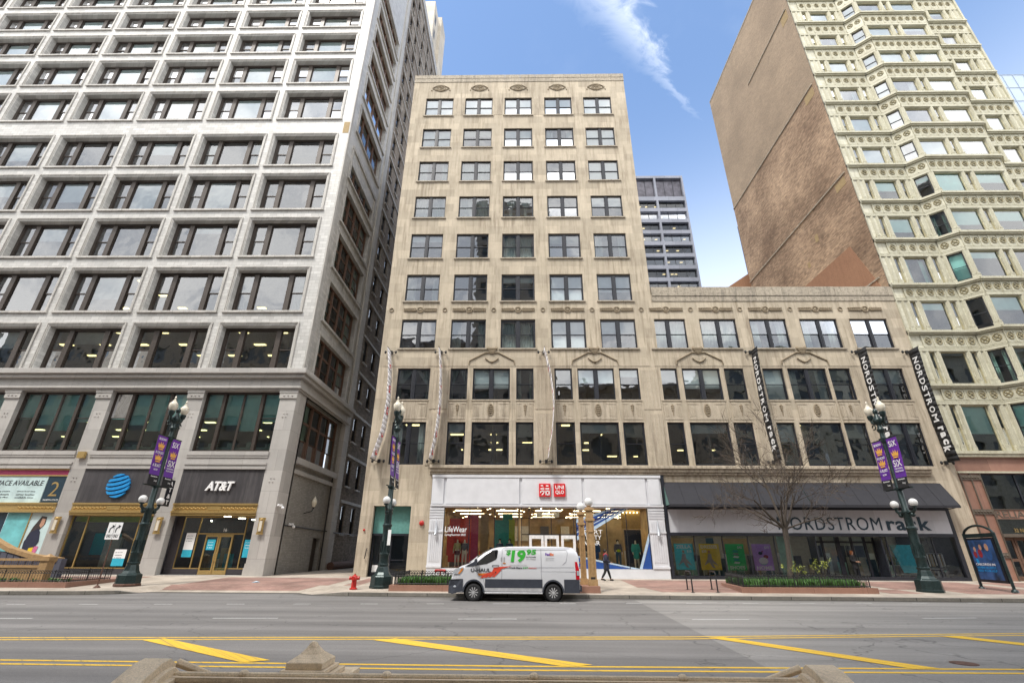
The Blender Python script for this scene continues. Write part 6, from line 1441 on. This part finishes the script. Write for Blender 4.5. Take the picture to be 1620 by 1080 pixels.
# ================================================================== FLAG BANNERS ON THE FACADE
def flag(x, lab, group, kind, face):
    e = empty('facade_banner', (x, 33.6, 7.6), lab, 'banner', group)
    z0, z1 = 7.75, 15.95; k = 24
    bulge = {'w1': (.0, .35, -.55), 'w2': (0, .28, -.25), 'w3': (0, .6, .15), 'n': (0, -.12, .05)}[kind]
    def bx(t): return x+bulge[1]*math.sin(math.pi*t)+bulge[2]*max(0, t-.6)**2*3
    y0, y1 = (33.88, 32.8) if kind[0] == 'w' else (33.8, 32.85)
    q = MB()
    for i in range(k):
        a, b = i/k, (i+1)/k; q.add([(bx(a), y0, z1+(z0-z1)*a), (bx(a), y1, z1+(z0-z1)*a), (bx(b), y1, z1+(z0-z1)*b), (bx(b), y0, z1+(z0-z1)*b)], [(0, 1, 2, 3)])
    c = q.build('cloth', WHB if kind[0] == 'w' else BLKB, e, True); s_ = c.modifiers.new('t', 'SOLIDIFY'); s_.thickness = .02
    q = MB()
    for z, t in ((z1+.02, 0), (z0-.02, 1)):
        X_ = bx(t); q.tube([(x, 34, z), (X_, 33.8, z), (X_, y1-.05, z)], .03, 6); q.box(x-.09, x+.09, 33.86, 34, z-.12, z+.12)
        for dx in (-.42, .38): q.tube([(x, 33.95, z), (x+dx, 33.85, z+.02)], .018, 5); q.ball((x+dx, 33.8, z-.03), .085, 8, sc=(1, 1, 1.5))
    q.build('bracket', IRON, e, True)
    if kind[0] == 'w':
        for t in (.18, .38, .58, .78, .93):
            zc = z1+(z0-z1)*t; q = MB()
            for s in (-1, 1): q.add([(bx(t)+face*.02, 33.38-.2, zc-.26), (bx(t)+face*.02, 33.38+.2, zc-.26), (bx(t)+face*.02, 33.38+.2, zc+.26), (bx(t)+face*.02, 33.38-.2, zc+.26)], [(0, 1, 2, 3)]); break
            lg_ = q.build('red_mark', RED, e); put_text(lg_, 'UNI\nQLO', bx(t)+face*.03, 33.38-(.15 if face > 0 else -.15), zc-.15, .3, .3, WHL, .02, .004, rz=R(90)*face)
    else:
        # lettering running down the cloth, drawn letter by letter along its bow
        def word(txt, t0, t1, hgt, bold):
            n = len(txt)
            wts = [{'M': 1.25, 'i': .5, 'r': .8, 'T': .9, 'S': .9}.get(ch, 1.0) for ch in txt]; tot = sum(wts); acc = 0
            for ch, wt in zip(txt, wts):
                t = t0+(t1-t0)*(acc+wt/2)/tot; acc += wt; ww = (t1-t0)/tot*wt*(z1-z0)*.78; h2 = hgt if txt.isupper() or ch == 'k' else hgt*.72
                mb = text_mesh(ch, ww, h2, bold, .005)
                M = Matrix.Translation((bx(t)-.045, 33.325+hgt/2, z1+(z0-z1)*t+ww/2)) @ Matrix.Rotation(R(-90), 4, 'Z') @ Matrix.Rotation(R(90), 4, 'Y')
                mb.xf(M @ Matrix.Translation((0, 0, -hgt if False else -0.0)))
                me = bpy.data.meshes.new('lettering'); me.from_pydata(mb.v, [], mb.f); me.materials.append(WHL); me.update(); o = bpy.data.objects.new('lettering', me); COL.objects.link(o); attach(o, e)
                # keep baselines together: letters stand on the wall side
                ys = [v[1] for v in mb.v]; o.data.transform(Matrix.Translation((0, 33.325-hgt/2-min(ys), 0)))
        word('NORDSTROM', .07, .68, .46, .02); word('rack', .71, .93, .62, .05)
flag(-9.9, 'white cloth banner with red marks hanging farthest left on the limestone front', 'white banners with red squares', 'w1', 1)
flag(-6.05, 'white cloth banner with red marks above the left end of the white shopfront', 'white banners with red squares', 'w2', 1)
flag(1.85, 'white cloth banner with red marks above the red square signs', 'white banners with red squares', 'w3', -1)
flag(17.6, 'long black banner with white lettering, behind the bare tree', 'black lettered banners', 'n', -1)
flag(25.6, 'long black banner with white lettering, partly behind the right street lamp', 'black lettered banners', 'n', -1)
flag(29.4, 'long black banner with white lettering at the corner beside the cream tower', 'black lettered banners', 'n', -1)

# ================================================================== HYDRANT, SIGN, RACKS, PANEL
e = empty('fire_hydrant', (-8.25, 26.45, gz(26.45)), 'red fire hydrant standing on the pavement between the alley and a street lamp', 'fire hydrant'); b0 = (-8.25, 26.45, gz(26.45))
q = MB(); q.lathe(b0, [(.19, 0), (.19, .05), (.13, .08), (.12, .40), (.17, .43), (.17, .47), (.16, .55), (.10, .62), (.04, .65), (.04, .70)], 16); q.build('barrel', HYD, e, True)
for d in ((-1, 0), (1, 0), (0, -1)):
    q = MB(); q.tube([(b0[0], b0[1], b0[2]+.50), (b0[0]+d[0]*.19, b0[1]+d[1]*.19, b0[2]+.50)], .07, 10); q.tube([(b0[0]+d[0]*.19, b0[1]+d[1]*.19, b0[2]+.50), (b0[0]+d[0]*.25, b0[1]+d[1]*.25, b0[2]+.50)], .09, 10); q.build('outlet', HYD, e, True)
e = empty('traffic_sign', (-20.97, 26.25, gz(26.25)), 'white two lane right turn only sign on a thin dark post', 'traffic sign')
q = MB(); q.tube([(-20.97, 26.25, gz(26.25)), (-20.97, 26.25, 3.2)], .03, 8); q.lathe((-20.97, 26.25, gz(26.25)), [(.17, 0), (.12, .06), (.05, .12)], 8); q.build('post', RUST, e)
q = MB(); q.box(-21.34, -20.6, 26.19, 26.21, 2.40, 3.22); q.build('sign_plate', WHL, e, bevel=.01)
q = MB()
for x in (-21.22, -20.9): 
    q.prism([(x, 26.185, 2.74), (x+.05, 26.185, 2.74), (x+.06, 26.185, 2.90), (x+.16, 26.185, 3.0), (x+.13, 26.185, 3.04), (x+.01, 26.185, 2.93)], (0, -.004, 0)); q.prism([(x+.10, 26.185, 3.10), (x+.24, 26.185, 3.06), (x+.17, 26.185, 2.93)], (0, -.004, 0))
q.box(-20.975, -20.965, 26.181, 26.185, 2.44, 3.18)
q.build('arrow', BLKL, e)
for x in (-21.28, -20.93): put_text(e, 'ONLY', x, 26.187, 2.50, .27, .15, BLKL, .01, .004)
for i, (a, b) in enumerate((((8.56, 27.5), (8.36, 26.1)), ((9.83, 27.6), (9.60, 26.2)))):
    P = [(a[0], a[1], gz(a[1])), (a[0], a[1], 1.0), (a[0]*.9+b[0]*.1, a[1]*.9+b[1]*.1, 1.1), (a[0]*.1+b[0]*.9, a[1]*.1+b[1]*.9, 1.1), (b[0], b[1], 1.0), (b[0], b[1], gz(b[1]))]
    q = MB(); q.tube(P, .035, 8)
    for p in (a, b): q.lathe((p[0], p[1], gz(p[1])), [(.10, 0), (.10, .015)], 10)
    tag(q.build('bike_rack', IRON, None, True), ['black hoop bike rack, the one nearer the white shopfront', 'black hoop bike rack, the one nearer the tree planter'][i], 'bike rack', 'hoop bike racks')
# advertising panel
e = empty('advertising_panel', (24.55, 28.0, gz(28)), 'dark green advertising panel with arched top and lit poster, at the right edge', 'advertising panel')
A = Vector((24.85, 29.2, 0)); Bv = Vector((24.40, 26.85, 0)); D_ = (Bv-A).normalized(); Nn = Vector((D_.y, -D_.x, 0))
if Nn.x > 0: Nn = -Nn
def P3(t, z, o=0): p = A+(Bv-A)*t+Nn*o; return (p.x, p.y, z)
q = MB()
for t in (0, 1): q.tube([P3(t, gz(28)), P3(t, 3.0)], .07, 8); q.lathe(P3(t, gz(28)), [(.16, 0), (.14, .08), (.08, .14)], 8)
q.tube([P3(i/16, 2.95+.42*math.sin(math.pi*i/16)**.6) for i in range(17)], .06, 8); q.add([P3(0, 2.78, -.06), P3(1, 2.78, -.06), P3(1, 2.98, -.06), P3(0, 2.98, -.06), P3(0, 2.78, .06), P3(1, 2.78, .06), P3(1, 2.98, .06), P3(0, 2.98, .06)], [(0, 1, 2, 3), (7, 6, 5, 4), (0, 4, 5, 1), (3, 2, 6, 7), (0, 3, 7, 4), (1, 5, 6, 2)])
q.build('frame', LGREEN, e, True)
q = MB(); q.prism([P3(.04, .62, -.08), P3(.96, .62, -.08), P3(.96, 2.76, -.08), P3(.04, 2.76, -.08)], Nn*.16); q.build('case', BLKL, e)
m, N, L = newmat('lit poster'); v, t = vecuv(N, L); n = noise(N, L, t.outputs['Object'], 1.4, 3); col = ramp(N, L, n, .35, .65, (.008, .015, .03), (.03, .07, .18)); p = principled(N, L, col, .3); L.new(col, p.inputs['Emission Color']); p.inputs['Emission Strength'].default_value = .25
q = MB(); q.add([P3(.12, .75, .09), P3(.90, .75, .09), P3(.90, 2.66, .09), P3(.12, 2.66, .09)], [(0, 1, 2, 3)]); po = q.build('poster', m, e)
q = MB()
for t_, z_, r_, m_ in ((.28, 2.2, .11, 0), (.48, 2.3, .12, 0), (.68, 2.3, .16, 0), (.68, 2.3, .21, 1), (.68, 1.95, .26, 1), (.42, 2.0, .18, 2), (.25, 1.95, .15, 2), (.25, 1.62, .12, 3)):
    c = P3(t_, z_, .094+(.004 if m_ == 0 else (.001*m_))); ring_ = [(c[0]+D_.x*r_*math.cos(2*math.pi*k/16)*.9, c[1]+D_.y*r_*math.cos(2*math.pi*k/16)*.9, c[2]+r_*math.sin(2*math.pi*k/16)*1.15) for k in range(16)]; q.add(ring_, [tuple(range(16))], m_)
q.build('printed_figures', [SKIN, BLUEC, CRIM, BLUEL], po)
ang = math.atan2(D_.y, D_.x)
for txt, z_, mt in (('CHILDREN IN', 1.42, WHL), ('UKRAINE URGENTLY', 1.27, BLUEL), ('NEED YOUR HELP', 1.12, BLUEL)): c = P3(.16, z_, .095); put_text(po, txt, c[0], c[1], c[2], 1.45, .11, mt, .01, .004, rz=ang)

# ================================================================== SUBWAY PYLON behind the van
e = empty('subway_pylon', (3.4, 26.2, gz(26)), 'ochre iron subway entrance pylon with two opal globes on a red granite base', 'subway entrance')
q = MB(); q.box(2.2, 3.83, 25.5, 27.6, gz(25.5)-.02, .47); q.build('granite_base', RGRAN, e, bevel=.02)
def pylon(x0, x1, y0, y1, zt):
    q = MB(); q.box(x0, x1, y0, y1, .47, zt-.5)
    for z0, z1, o in ((.47, .75, .04), (zt-.62, zt-.5, .05), (zt-.5, zt-.12, .0), (zt-.12, zt-.04, .06), (zt-.04, zt+.02, .03), (zt-1.15, zt-1.08, .03)): q.box(x0-o, x1+o, y0-o, y1+o, z0, z1)
    for dx in (0, (x1-x0)-.06): q.box(x0+dx, x0+dx+.06, y0-.03, y0, .75, zt-.62)
    q.box(x0+.12, x1-.12, y0-.02, y0, 1.0, 2.2); q.build('pillar', GOLDP, e, bevel=.008)
pylon(3.35, 3.70, 25.62, 25.97, 4.0); pylon(3.08, 3.34, 26.6, 26.9, 3.85)
for x, y, z in ((3.52, 25.8, 4.02), (3.22, 26.75, 3.87)):
    q = MB(); q.lathe((x, y, z), [(.12, 0), (.09, .05), (.12, .08)], 12); q.build('globe_holder', GOLDP, e); q = MB(); q.ball((x, y, z+.27), .22, 20); q.build('globe', GLOBE, e, True)
q = MB(); q.box(2.3, 3.33, 26.65, 26.72, 1.42, 1.5); q.box(2.3, 3.33, 26.66, 26.71, .5, .6); q.box(2.3, 3.33, 26.66, 26.71, 1.2, 1.26)
for i in range(9): q.box(2.34+i*.12, 2.37+i*.12, 26.67, 26.70, .6, 1.42)
q.box(2.55, 3.0, 26.68, 26.70, .7, 1.15); q.build('railing', GOLDP, e)
q = MB(); q.box(3.42, 3.62, 25.59, 25.615, .6, .85); q.build('dark_vent', DARK, e)
# ================================================================== LEFT SUBWAY ENTRANCE
e = empty('subway_entrance', (-27, 27.8, gz(27.8)), 'ochre iron subway stair enclosure behind the left planter', 'subway entrance')
for x in (-25.25, -29.3):
    q = MB(); q.box(x-.22, x+.22, 27.5, 27.94, gz(27.7), 1.5); q.box(x-.27, x+.27, 27.45, 27.99, 1.36, 1.5); q.lathe((x, 27.72, 1.5), [(.34, 0), (.36, .05), (.20, .10), (.03, .2)], 4, rot=R(45)); q.box(x-.26, x+.26, 27.46, 27.98, gz(27.7), .55); q.build('pier', GOLDP, e)
q = MB(); q.box(-29.1, -25.45, 27.62, 27.82, gz(27.7), 1.15); q.box(-29.1, -25.45, 27.56, 27.88, 1.36, 1.47); q.box(-29.1, -25.45, 27.58, 27.86, 1.02, 1.10); q.box(-40, -29.4, 27.62, 27.82, gz(27.7), 1.15); q.box(-40, -29.4, 27.56, 27.88, 1.36, 1.47)
for i in range(30): q.tube([(-29+i*.12, 27.72, 1.12), (-29+i*.12, 27.72, 1.36)], .015, 4)
q.build('panel', GOLDP, e)
q = MB(); P = [(-31, 28.6, 3.1), (-29.4, 28.6, 2.35), (-28.6, 28.6, 2.02), (-27.2, 28.6, 1.68), (-25.6, 28.6, 1.5)]
for a, b in zip(P[:-1], P[1:]): q.prism([a, b, (b[0], b[1], b[2]-.22), (a[0], a[1], a[2]-.22)], (0, .5, 0))
q.build('sloping_hood', GOLDP, e)
q = MB()
for i in range(14): x = -25.7-i*.4; q.box(x, x+.36, 28.65, 29.0, .5, 1.45+.04*i)
q.build('inner_screen', GREYC, e)

# ================================================================== PLANTERS
random.seed(21)
def planter(poly, y0, lab, plants_lab, xr, yr, tall=.38, dens=900, bloom=True):
    cx = sum(p[0] for p in poly)/len(poly); cy = sum(p[1] for p in poly)/len(poly)
    e = empty('planter', (cx, cy, gz(cy)), lab, 'planter', 'granite kerbed pavement planters')
    c = Vector((cx, cy)); inner = [tuple(c+(Vector(p)-c)*Vector((1, 1)).normalized().length*1.0) for p in poly]
    def inset(p, d): v = Vector(p)-c; return Vector(p)-Vector((math.copysign(d, v.x), math.copysign(d, v.y)))
    q = MB(); n = len(poly); zb, zt = gz(26)-.05, gz(26)+.25
    for i in range(n):
        a, b = Vector(poly[i]), Vector(poly[(i+1) % n]); ai, bi = inset(a, .28), inset(b, .28)
        q.quad((a.x, a.y, zb), (b.x, b.y, zb), (b.x, b.y, zt), (a.x, a.y, zt)); q.quad((a.x, a.y, zt), (b.x, b.y, zt), (bi.x, bi.y, zt), (ai.x, ai.y, zt)); q.quad((ai.x, ai.y, zb), (bi.x, bi.y, zb), (bi.x, bi.y, zt), (ai.x, ai.y, zt))
    q.build('granite_kerb', RGRAN, e)
    q = MB(); q.add([(*inset(p, .28), zt-.05) for p in poly], [tuple(range(n))]); q.build('soil', SOIL, e)
    for i in range(n):
        a, b = inset(poly[i], .22), inset(poly[(i+1) % n], .22); ln = (b-a).length; d = (b-a)/ln
        q = MB(); z0 = zt; q.tube([(a.x, a.y, z0+.06), (b.x, b.y, z0+.06)], .017, 4); q.tube([(a.x, a.y, z0+.40), (b.x, b.y, z0+.40)], .017, 4)
        k = int(ln/.14)
        for j in range(k+1):
            p = a+d*ln*j/k; r_ = .028 if j % 9 == 0 else .011; q.tube([(p.x, p.y, z0), (p.x, p.y, z0+(.56 if j % 9 == 0 else .42))], r_, 4)
            if j < k:
                p2 = p+d*(ln/k)*2; m_ = (p+p2)/2; q.tube([(p.x, p.y, z0+.40), (p.x+(m_-p).x*.4, p.y+(m_-p).y*.4, z0+.50), (m_.x, m_.y, z0+.53), (p2.x-(m_-p).x*.4, p2.y-(m_-p).y*.4, z0+.50), (p2.x, p2.y, z0+.40)], .014, 3, cap=False)
        q.build('fence', IRON, e)
    g = MB()
    for i in range(dens):
        x = random.uniform(*xr); y = random.uniform(*yr); h = tall*random.uniform(.55, 1.0); an = random.uniform(0, 6.28)
        for k in range(5):
            a2 = an+k*1.25+random.uniform(-.3, .3); w_ = .03; dx, dy = math.cos(a2), math.sin(a2); l1 = random.uniform(.04, .12)
            g.add([(x-dy*w_, y+dx*w_, zt-.04), (x+dy*w_, y-dx*w_, zt-.04), (x+dx*l1+dy*w_*.8, y+dy*l1-dx*w_*.8, zt+h*.55), (x+dx*l1*1.8, y+dy*l1*1.8, zt+h), (x+dx*l1-dy*w_*.8, y+dy*l1+dx*w_*.8, zt+h*.55)], [(0, 1, 2, 4), (4, 2, 3)])
    o = g.build('plants', LEAF); tag(o, plants_lab, 'plants'); o['kind'] = 'stuff'
    return zt
planter([(-6.35, 25.85), (-2.6, 25.85), (-2.6, 29.6), (-6.35, 29.6)], 0, 'low red granite planter left of the van', 'green tulip leaves filling the planter left of the van', (-6.0, -2.95), (26.2, 29.2), dens=700)
planter([(10.7, 26.05), (17.3, 26.15), (17.3, 29.9), (11.2, 29.9)], 0, 'long low red granite planter round the bare tree', 'green tulip leaves filling the planter round the bare tree', (11.4, 16.9), (26.5, 29.6), dens=1100)
planter([(-40, 25.95), (-22.4, 26.05), (-22.6, 29.5), (-40, 29.5)], 0, 'long low red granite planter before the left subway entrance', 'sparse dry winter stems in the left planter', (-39, -23), (26.4, 27.2), tall=.2, dens=120)
# young shrubs in the tree planter
for cx, cy, h, lab in ((15.6, 27.6, 1.3, 'young shrub with yellow green leaves, the right one in the tree planter'), (14.1, 27.4, 1.25, 'thin brown shrub with a few yellow leaves just right of the tree')):
    q = MB(); lf = MB()
    for i in range(9):
        a = random.uniform(0, 6.28); l = random.uniform(.3, .8); tip = (cx+math.cos(a)*l*.9, cy+math.sin(a)*.5*l, .45+h*random.uniform(.5, 1)); mid = (cx+math.cos(a)*l*.3, cy+math.sin(a)*.2*l, .45+h*.4); q.tube([(cx, cy, .35), mid, tip], [.012, .009, .004], 4)
        for j in range(12):
            t = random.uniform(.5, 1); p = Vector(mid).lerp(Vector(tip), t)+Vector([random.uniform(-.08, .08) for _ in range(3)]); u = Vector([random.uniform(-1, 1) for _ in range(3)]).normalized()*.05; v_ = Vector([random.uniform(-1, 1) for _ in range(3)]).normalized()*.035; lf.quad(p, p+u+v_, p+u*2, p+u-v_)
    e = empty('shrub', (cx, cy, .35), lab, 'shrub'); q.build('stems', TWIG, e); lf.build('leaves', LEAFY, e)
q = MB(); q.tube([(-4.5, 29.9, gz(29.9)), (-4.5, 29.9, .95)], .05, 8); q.tube([(-4.75, 29.9, .95), (-4.25, 29.9, .95)], .07, 8); q.ball((-4.75, 29.85, .93), .09, 8); q.ball((-4.25, 29.85, .93), .09, 8); tag(q.build('standpipe', HYD, None, True), 'red double headed standpipe behind the planter left of the van', 'standpipe')

# ================================================================== BARE TREE
random.seed(42)
e = empty('bare_tree', (14.2, 28, .35), 'leafless street tree with a short trunk and wide fine twigs in the right planter', 'tree')
tr = MB(); br = MB()
tr.tube([(14.15, 28, .3), (14.17, 28, .9), (14.28, 28, 1.6), (14.35, 28.02, 2.4), (14.38, 28, 3.25)], [.19, .15, .135, .13, .15], 10); tr.build('trunk', BARK, e, True)
def grow(p, d, L_, r_, depth, spread=.5):
    k = 4; pts = [p]; q = Vector(p); dd = Vector(d)
    for i in range(k):
        dd = (dd+Vector([random.uniform(-1, 1) for _ in range(3)])*.13+Vector((0, 0, .03))).normalized(); q = q+dd*L_/k; pts.append(q.copy())
    rr = [r_*(1-.5*i/k) for i in range(k+1)]
    br.tube(pts, rr, 8 if r_ > .04 else (5 if r_ > .012 else 3), m=0 if r_ < .02 else 1, cap=False)
    if depth == 0: return
    nb = 3
    for i in range(nb):
        t = random.uniform(.35, 1) if i < nb-1 else 1; idx = min(k, max(1, int(t*k))); a = Vector([random.uniform(-1, 1) for _ in range(3)]); a = (a-dd*a.dot(dd)).normalized()
        nd = (dd+a*random.uniform(.45, .95)*spread*1.5+Vector((0, 0, .02))).normalized()
        grow(pts[idx], nd, L_*random.uniform(.55, .8), max(.0095, rr[idx]*random.uniform(.5, .68)), depth-1, spread)
for d, L_, r_ in [((-.78, -.15, .62), 2.3, .08), ((-.16, .2, 1), 3.0, .085), ((.18, -.2, 1), 2.8, .075), ((.60, .1, .72), 2.2, .08), ((-.35, -.5, .8), 1.9, .055), ((.85, -.25, .38), 2.0, .05), ((-.9, .3, .36), 2.2, .055), ((.3, .5, .8), 2.0, .05)]:
    grow(Vector((14.38, 28, 3.15)), Vector(d).normalized(), L_, r_, 5, .62)
br.build('branches', [TWIG, BARK], e)

# ================================================================== POSTERS AND RAILS IN THE DARK SHOP
PC = [plain('cyan poster', (.09, .66, .76), .5, var=.15), plain('mustard poster', (.76, .60, .05), .5, var=.15), plain('green poster', (.03, .58, .16), .5, var=.15), plain('violet poster', (.50, .28, .74), .5, var=.15)]
PL = [((10.08, 11.3), 'ZELLA', '$15', 1, 'cyan'), ((11.7, 13.0), 'DRESSES', '$35', 1, 'mustard yellow'), ((13.4, 14.6), 'SHOES', '$40', 0, 'green'), ((15.12, 16.35), 'HOME', '$10', 0, 'violet')]
for i, ((x0, x1_), t1, t2, topw, cn_) in enumerate(PL):
    e = empty('shop_poster', ((x0+x1_)/2, 34.25, .62), '%s sale poster on a stand in the dark shop window' % cn_, 'poster', 'sale posters in the shop window')
    q = MB(); q.box(x0, x1_, 34.14, 34.16, .95, 2.5); q.build('board', PC[i], e)
    q = MB()
    for x in (x0+.15, x1_-.15): q.box(x-.02, x+.02, 34.24, 34.28, .62, .95)
    q.build('stand', WHITEF, e)
    put_text(e, t1, x0+.12, 34.135, 2.22 if topw else 1.0, x1_-x0-.24, .2, WHL, .025, .004); put_text(e, t2, x1_-.42 if not i == 1 else x0+.15, 34.135, 1.95 if topw else 2.2, .3, .17, WHL, .02, .004)
    q = MB(); c = (x0+x1_)/2
    if i < 2:
        q.ball((c-.05, 34.135, 2.02), .08, 8, 1, sc=(1, .1, 1.1)); q.add([(c-.14, 34.132, 1.9), (c+.08, 34.132, 1.9), (c+.10, 34.132, 1.6), (c+.45, 34.132, 1.2), (c+.1, 34.132, 1.35), (c+.25, 34.132, 1.05), (c+.05, 34.132, 1.1), (c-.1, 34.132, 1.4), (c-.45, 34.132, 1.2), (c-.2, 34.132, 1.6)], [tuple(range(10))], 2)
    elif i == 2:
        for k in range(5): q.add([(c-.2, 34.132, 1.35+.17*k), (c+.15, 34.132, 1.32+.17*k), (c+.22, 34.132, 1.42+.17*k), (c-.1, 34.132, 1.45+.17*k)], [(0, 1, 2, 3)], [3, 0, 3, 2, 0][k])
    else:
        for dx, dz, s, m_ in ((0, 1.5, .3, 3), (0, 1.42, .24, 0), (.2, 1.75, .16, 4), (-.12, 1.95, .14, 5), (.02, 2.05, .06, 4)): q.ball((c+dx, 34.14-s*.03, dz), s, 12, m_, sc=(1, .03, .7))
    q.build('printed_picture', [TEALP, SKIN, GREYL, WHL, CRIM, NAVY], e)
q = MB(); q.prism([(24.55, 34.2, .85), (24.1, 34.2, 2.5), (25.7, 34.2, 2.5), (26.3, 34.2, .85)], (0, .03, 0)); o = q.build('shop_poster', plain('turquoise sale board', (.05, .56, .70), .5)); tag(o, 'turquoise board with pale corners behind the right street lamp in the shop window', 'poster'); 
q = MB(); q.prism([(25.9, 34.19, .85), (26.3, 34.19, .85), (26.12, 34.19, 1.45)], (0, .008, 0)); q.prism([(24.1, 34.19, 2.5), (24.55, 34.19, 2.5), (24.22, 34.19, 2.1)], (0, .008, 0)); q.build('pale_corner', TEAL, o)
random.seed(8)
for x0, x1_, lab in ((26.5, 27.9, 'rail of dark and grey clothes at the right end of the shop window'), (23.7, 24.2, 'short rail of white and dark clothes beside the shop doors')):
    e = empty('clothes_rail', ((x0+x1_)/2, 35, .46), lab, 'clothes rail', 'clothes rails in the dark shop')
    q = MB(); q.tube([(x0, 35, .46), (x0, 35, 2.0), (x1_, 35, 2.0), (x1_, 35, .46)], .025, 6); q.box(x0, x1_, 34.9, 35.1, 1.05, 1.1); q.box(x0, x1_, 34.9, 35.1, .6, .64); q.build('rail', ALLOY, e)
    q = MB(); x = x0+.05
    while x < x1_-.06: q.box(x, x+.05, 34.8, 35.2, 1.15+random.uniform(0, .15), 1.95, random.randint(0, 4)); q.box(x, x+.05, 34.85, 35.15, .66, .66+random.uniform(.15, .35), random.randint(0, 4)); x += .075
    q.build('clothes', [NAVY, GREYC, GREYL, SAND, WHL], e)
q = MB(); q.box(24.0, 28.1, 34.9, 35.3, .7, .75, 0); q.box(24.0, 28.1, 34.9, 35.3, 1.25, 1.3, 0)
for i in range(22): q.box(24.05+i*.18, 24.18+i*.18, 34.95, 35.25, 1.3, 1.3+random.uniform(.2, .6), random.randint(1, 4))
tag(q.build('display_shelf', [ALLOY, NAVY, GREYL, SAND, TEALP]), 'low display shelf of folded clothes behind the turquoise board', 'shelf')
# small litter
q = MB(); q.add([(-14.95, 29.5, gz(29.5)+.01), (-14.6, 29.45, gz(29.5)+.05), (-14.55, 29.7, gz(29.7)+.02), (-14.8, 29.75, gz(29.7)+.07)], [(0, 1, 2, 3)]); tag(q.build('litter', plain('pale blue paper', (.45, .60, .70), .8)), 'scrap of pale blue paper lying on the red pavement before the phone shop', 'litter')

# ================================================================== NEAR SUBWAY RAILING (bottom of the view)
e = empty('subway_railing', (-.3, 4.1, .15), 'buff painted subway entrance railing with corner piers across the foreground', 'railing')
q = MB(); q.box(-2.55, 2.05, 4.0, 4.12, 1.075, 1.10); q.box(-2.55, 2.05, 4.02, 4.10, 1.0, 1.074); q.box(-2.55, 2.05, 3.99, 4.13, .93, .985); q.box(-2.55, 2.05, 4.03, 4.09, .2, .3)
for x in [-2.5+i*.14 for i in range(33)]: q.box(x-.015, x+.015, 4.045, 4.075, .3, .93)
q.tube([(-2.5, 4.06, 1.105), (2.05, 4.06, 1.105)], .02, 8); q.build('rail', BUFF, e)
for x in (-1.98, -.95, .1, 1.15):
    q = MB(); q.ball((x, 4.06, 1.115), .035, 10, sc=(1, 1, .7)); q.box(x-.03, x+.03, 3.99, 4.13, .2, 1.09); q.build('rail_post', BUFF, e)
for s, cx in ((-1, -2.62), (1, 2.12)):
    q = MB(); w_ = .10; ix_ = -s
    prof = [(4.12, 1.16), (4.05, 1.205), (3.95, 1.19), (3.35, .93), (3.35, .15), (4.12, .15)]
    q.prism([(cx-w_, y, z) for y, z in prof], (2*w_, 0, 0))
    for k in range(2):
        o = .04+.045*k; d_ = .05*(k+1); xa = cx-s*w_*1.0; 
        q.prism([(xa, y, z-d_) for y, z in prof[:4]]+[(xa, 3.35, .15), (xa, 4.12, .15)], (-s*(.045*(k+1)), 0, 0))
    q.tube([(cx-s*.08, 4.16, 1.16), (cx-s*.35, 4.22, 1.06), (cx-s*.6, 4.25, 1.0)], [.03, .025, .02], 6)
    q.build('corner_pier', BUFF, e, bevel=.006)
e = empty('stone_pier', (-2.28, 6.1, .15), 'buff pier with a pointed cap and stepped mouldings beyond the near railing', 'pier')
q = MB(); c = (-2.28, 6.15)
def sq(h0, h1, w0, w1=None): 
    w1 = w0 if w1 is None else w1; q.add([(c[0]+a*w0, c[1]+b*w0, h0) for a, b in ((-1, -1), (1, -1), (1, 1), (-1, 1))]+[(c[0]+a*w1, c[1]+b*w1, h1) for a, b in ((-1, -1), (1, -1), (1, 1), (-1, 1))], [(0, 3, 2, 1), (4, 5, 6, 7), (0, 1, 5, 4), (1, 2, 6, 5), (2, 3, 7, 6), (3, 0, 4, 7)])
lv = [(.775, .835, .195, .195), (.835, .865, .195, .15), (.865, .90, .15, .10), (.90, .95, .10, .055), (.95, 1.0, .055, .025), (1.0, 1.01, .025, .008)]
for a in lv: sq(*a)
sq(.735, .772, .235); sq(.69, .732, .29); sq(.64, .687, .36); sq(.58, .637, .42); sq(.15, .577, .38)
q.box(c[0]+.2, c[0]+.40, c[1]+.1, c[1]+.5, .55, .68)
q.build('pier_cap', BUFF, e, bevel=.005)
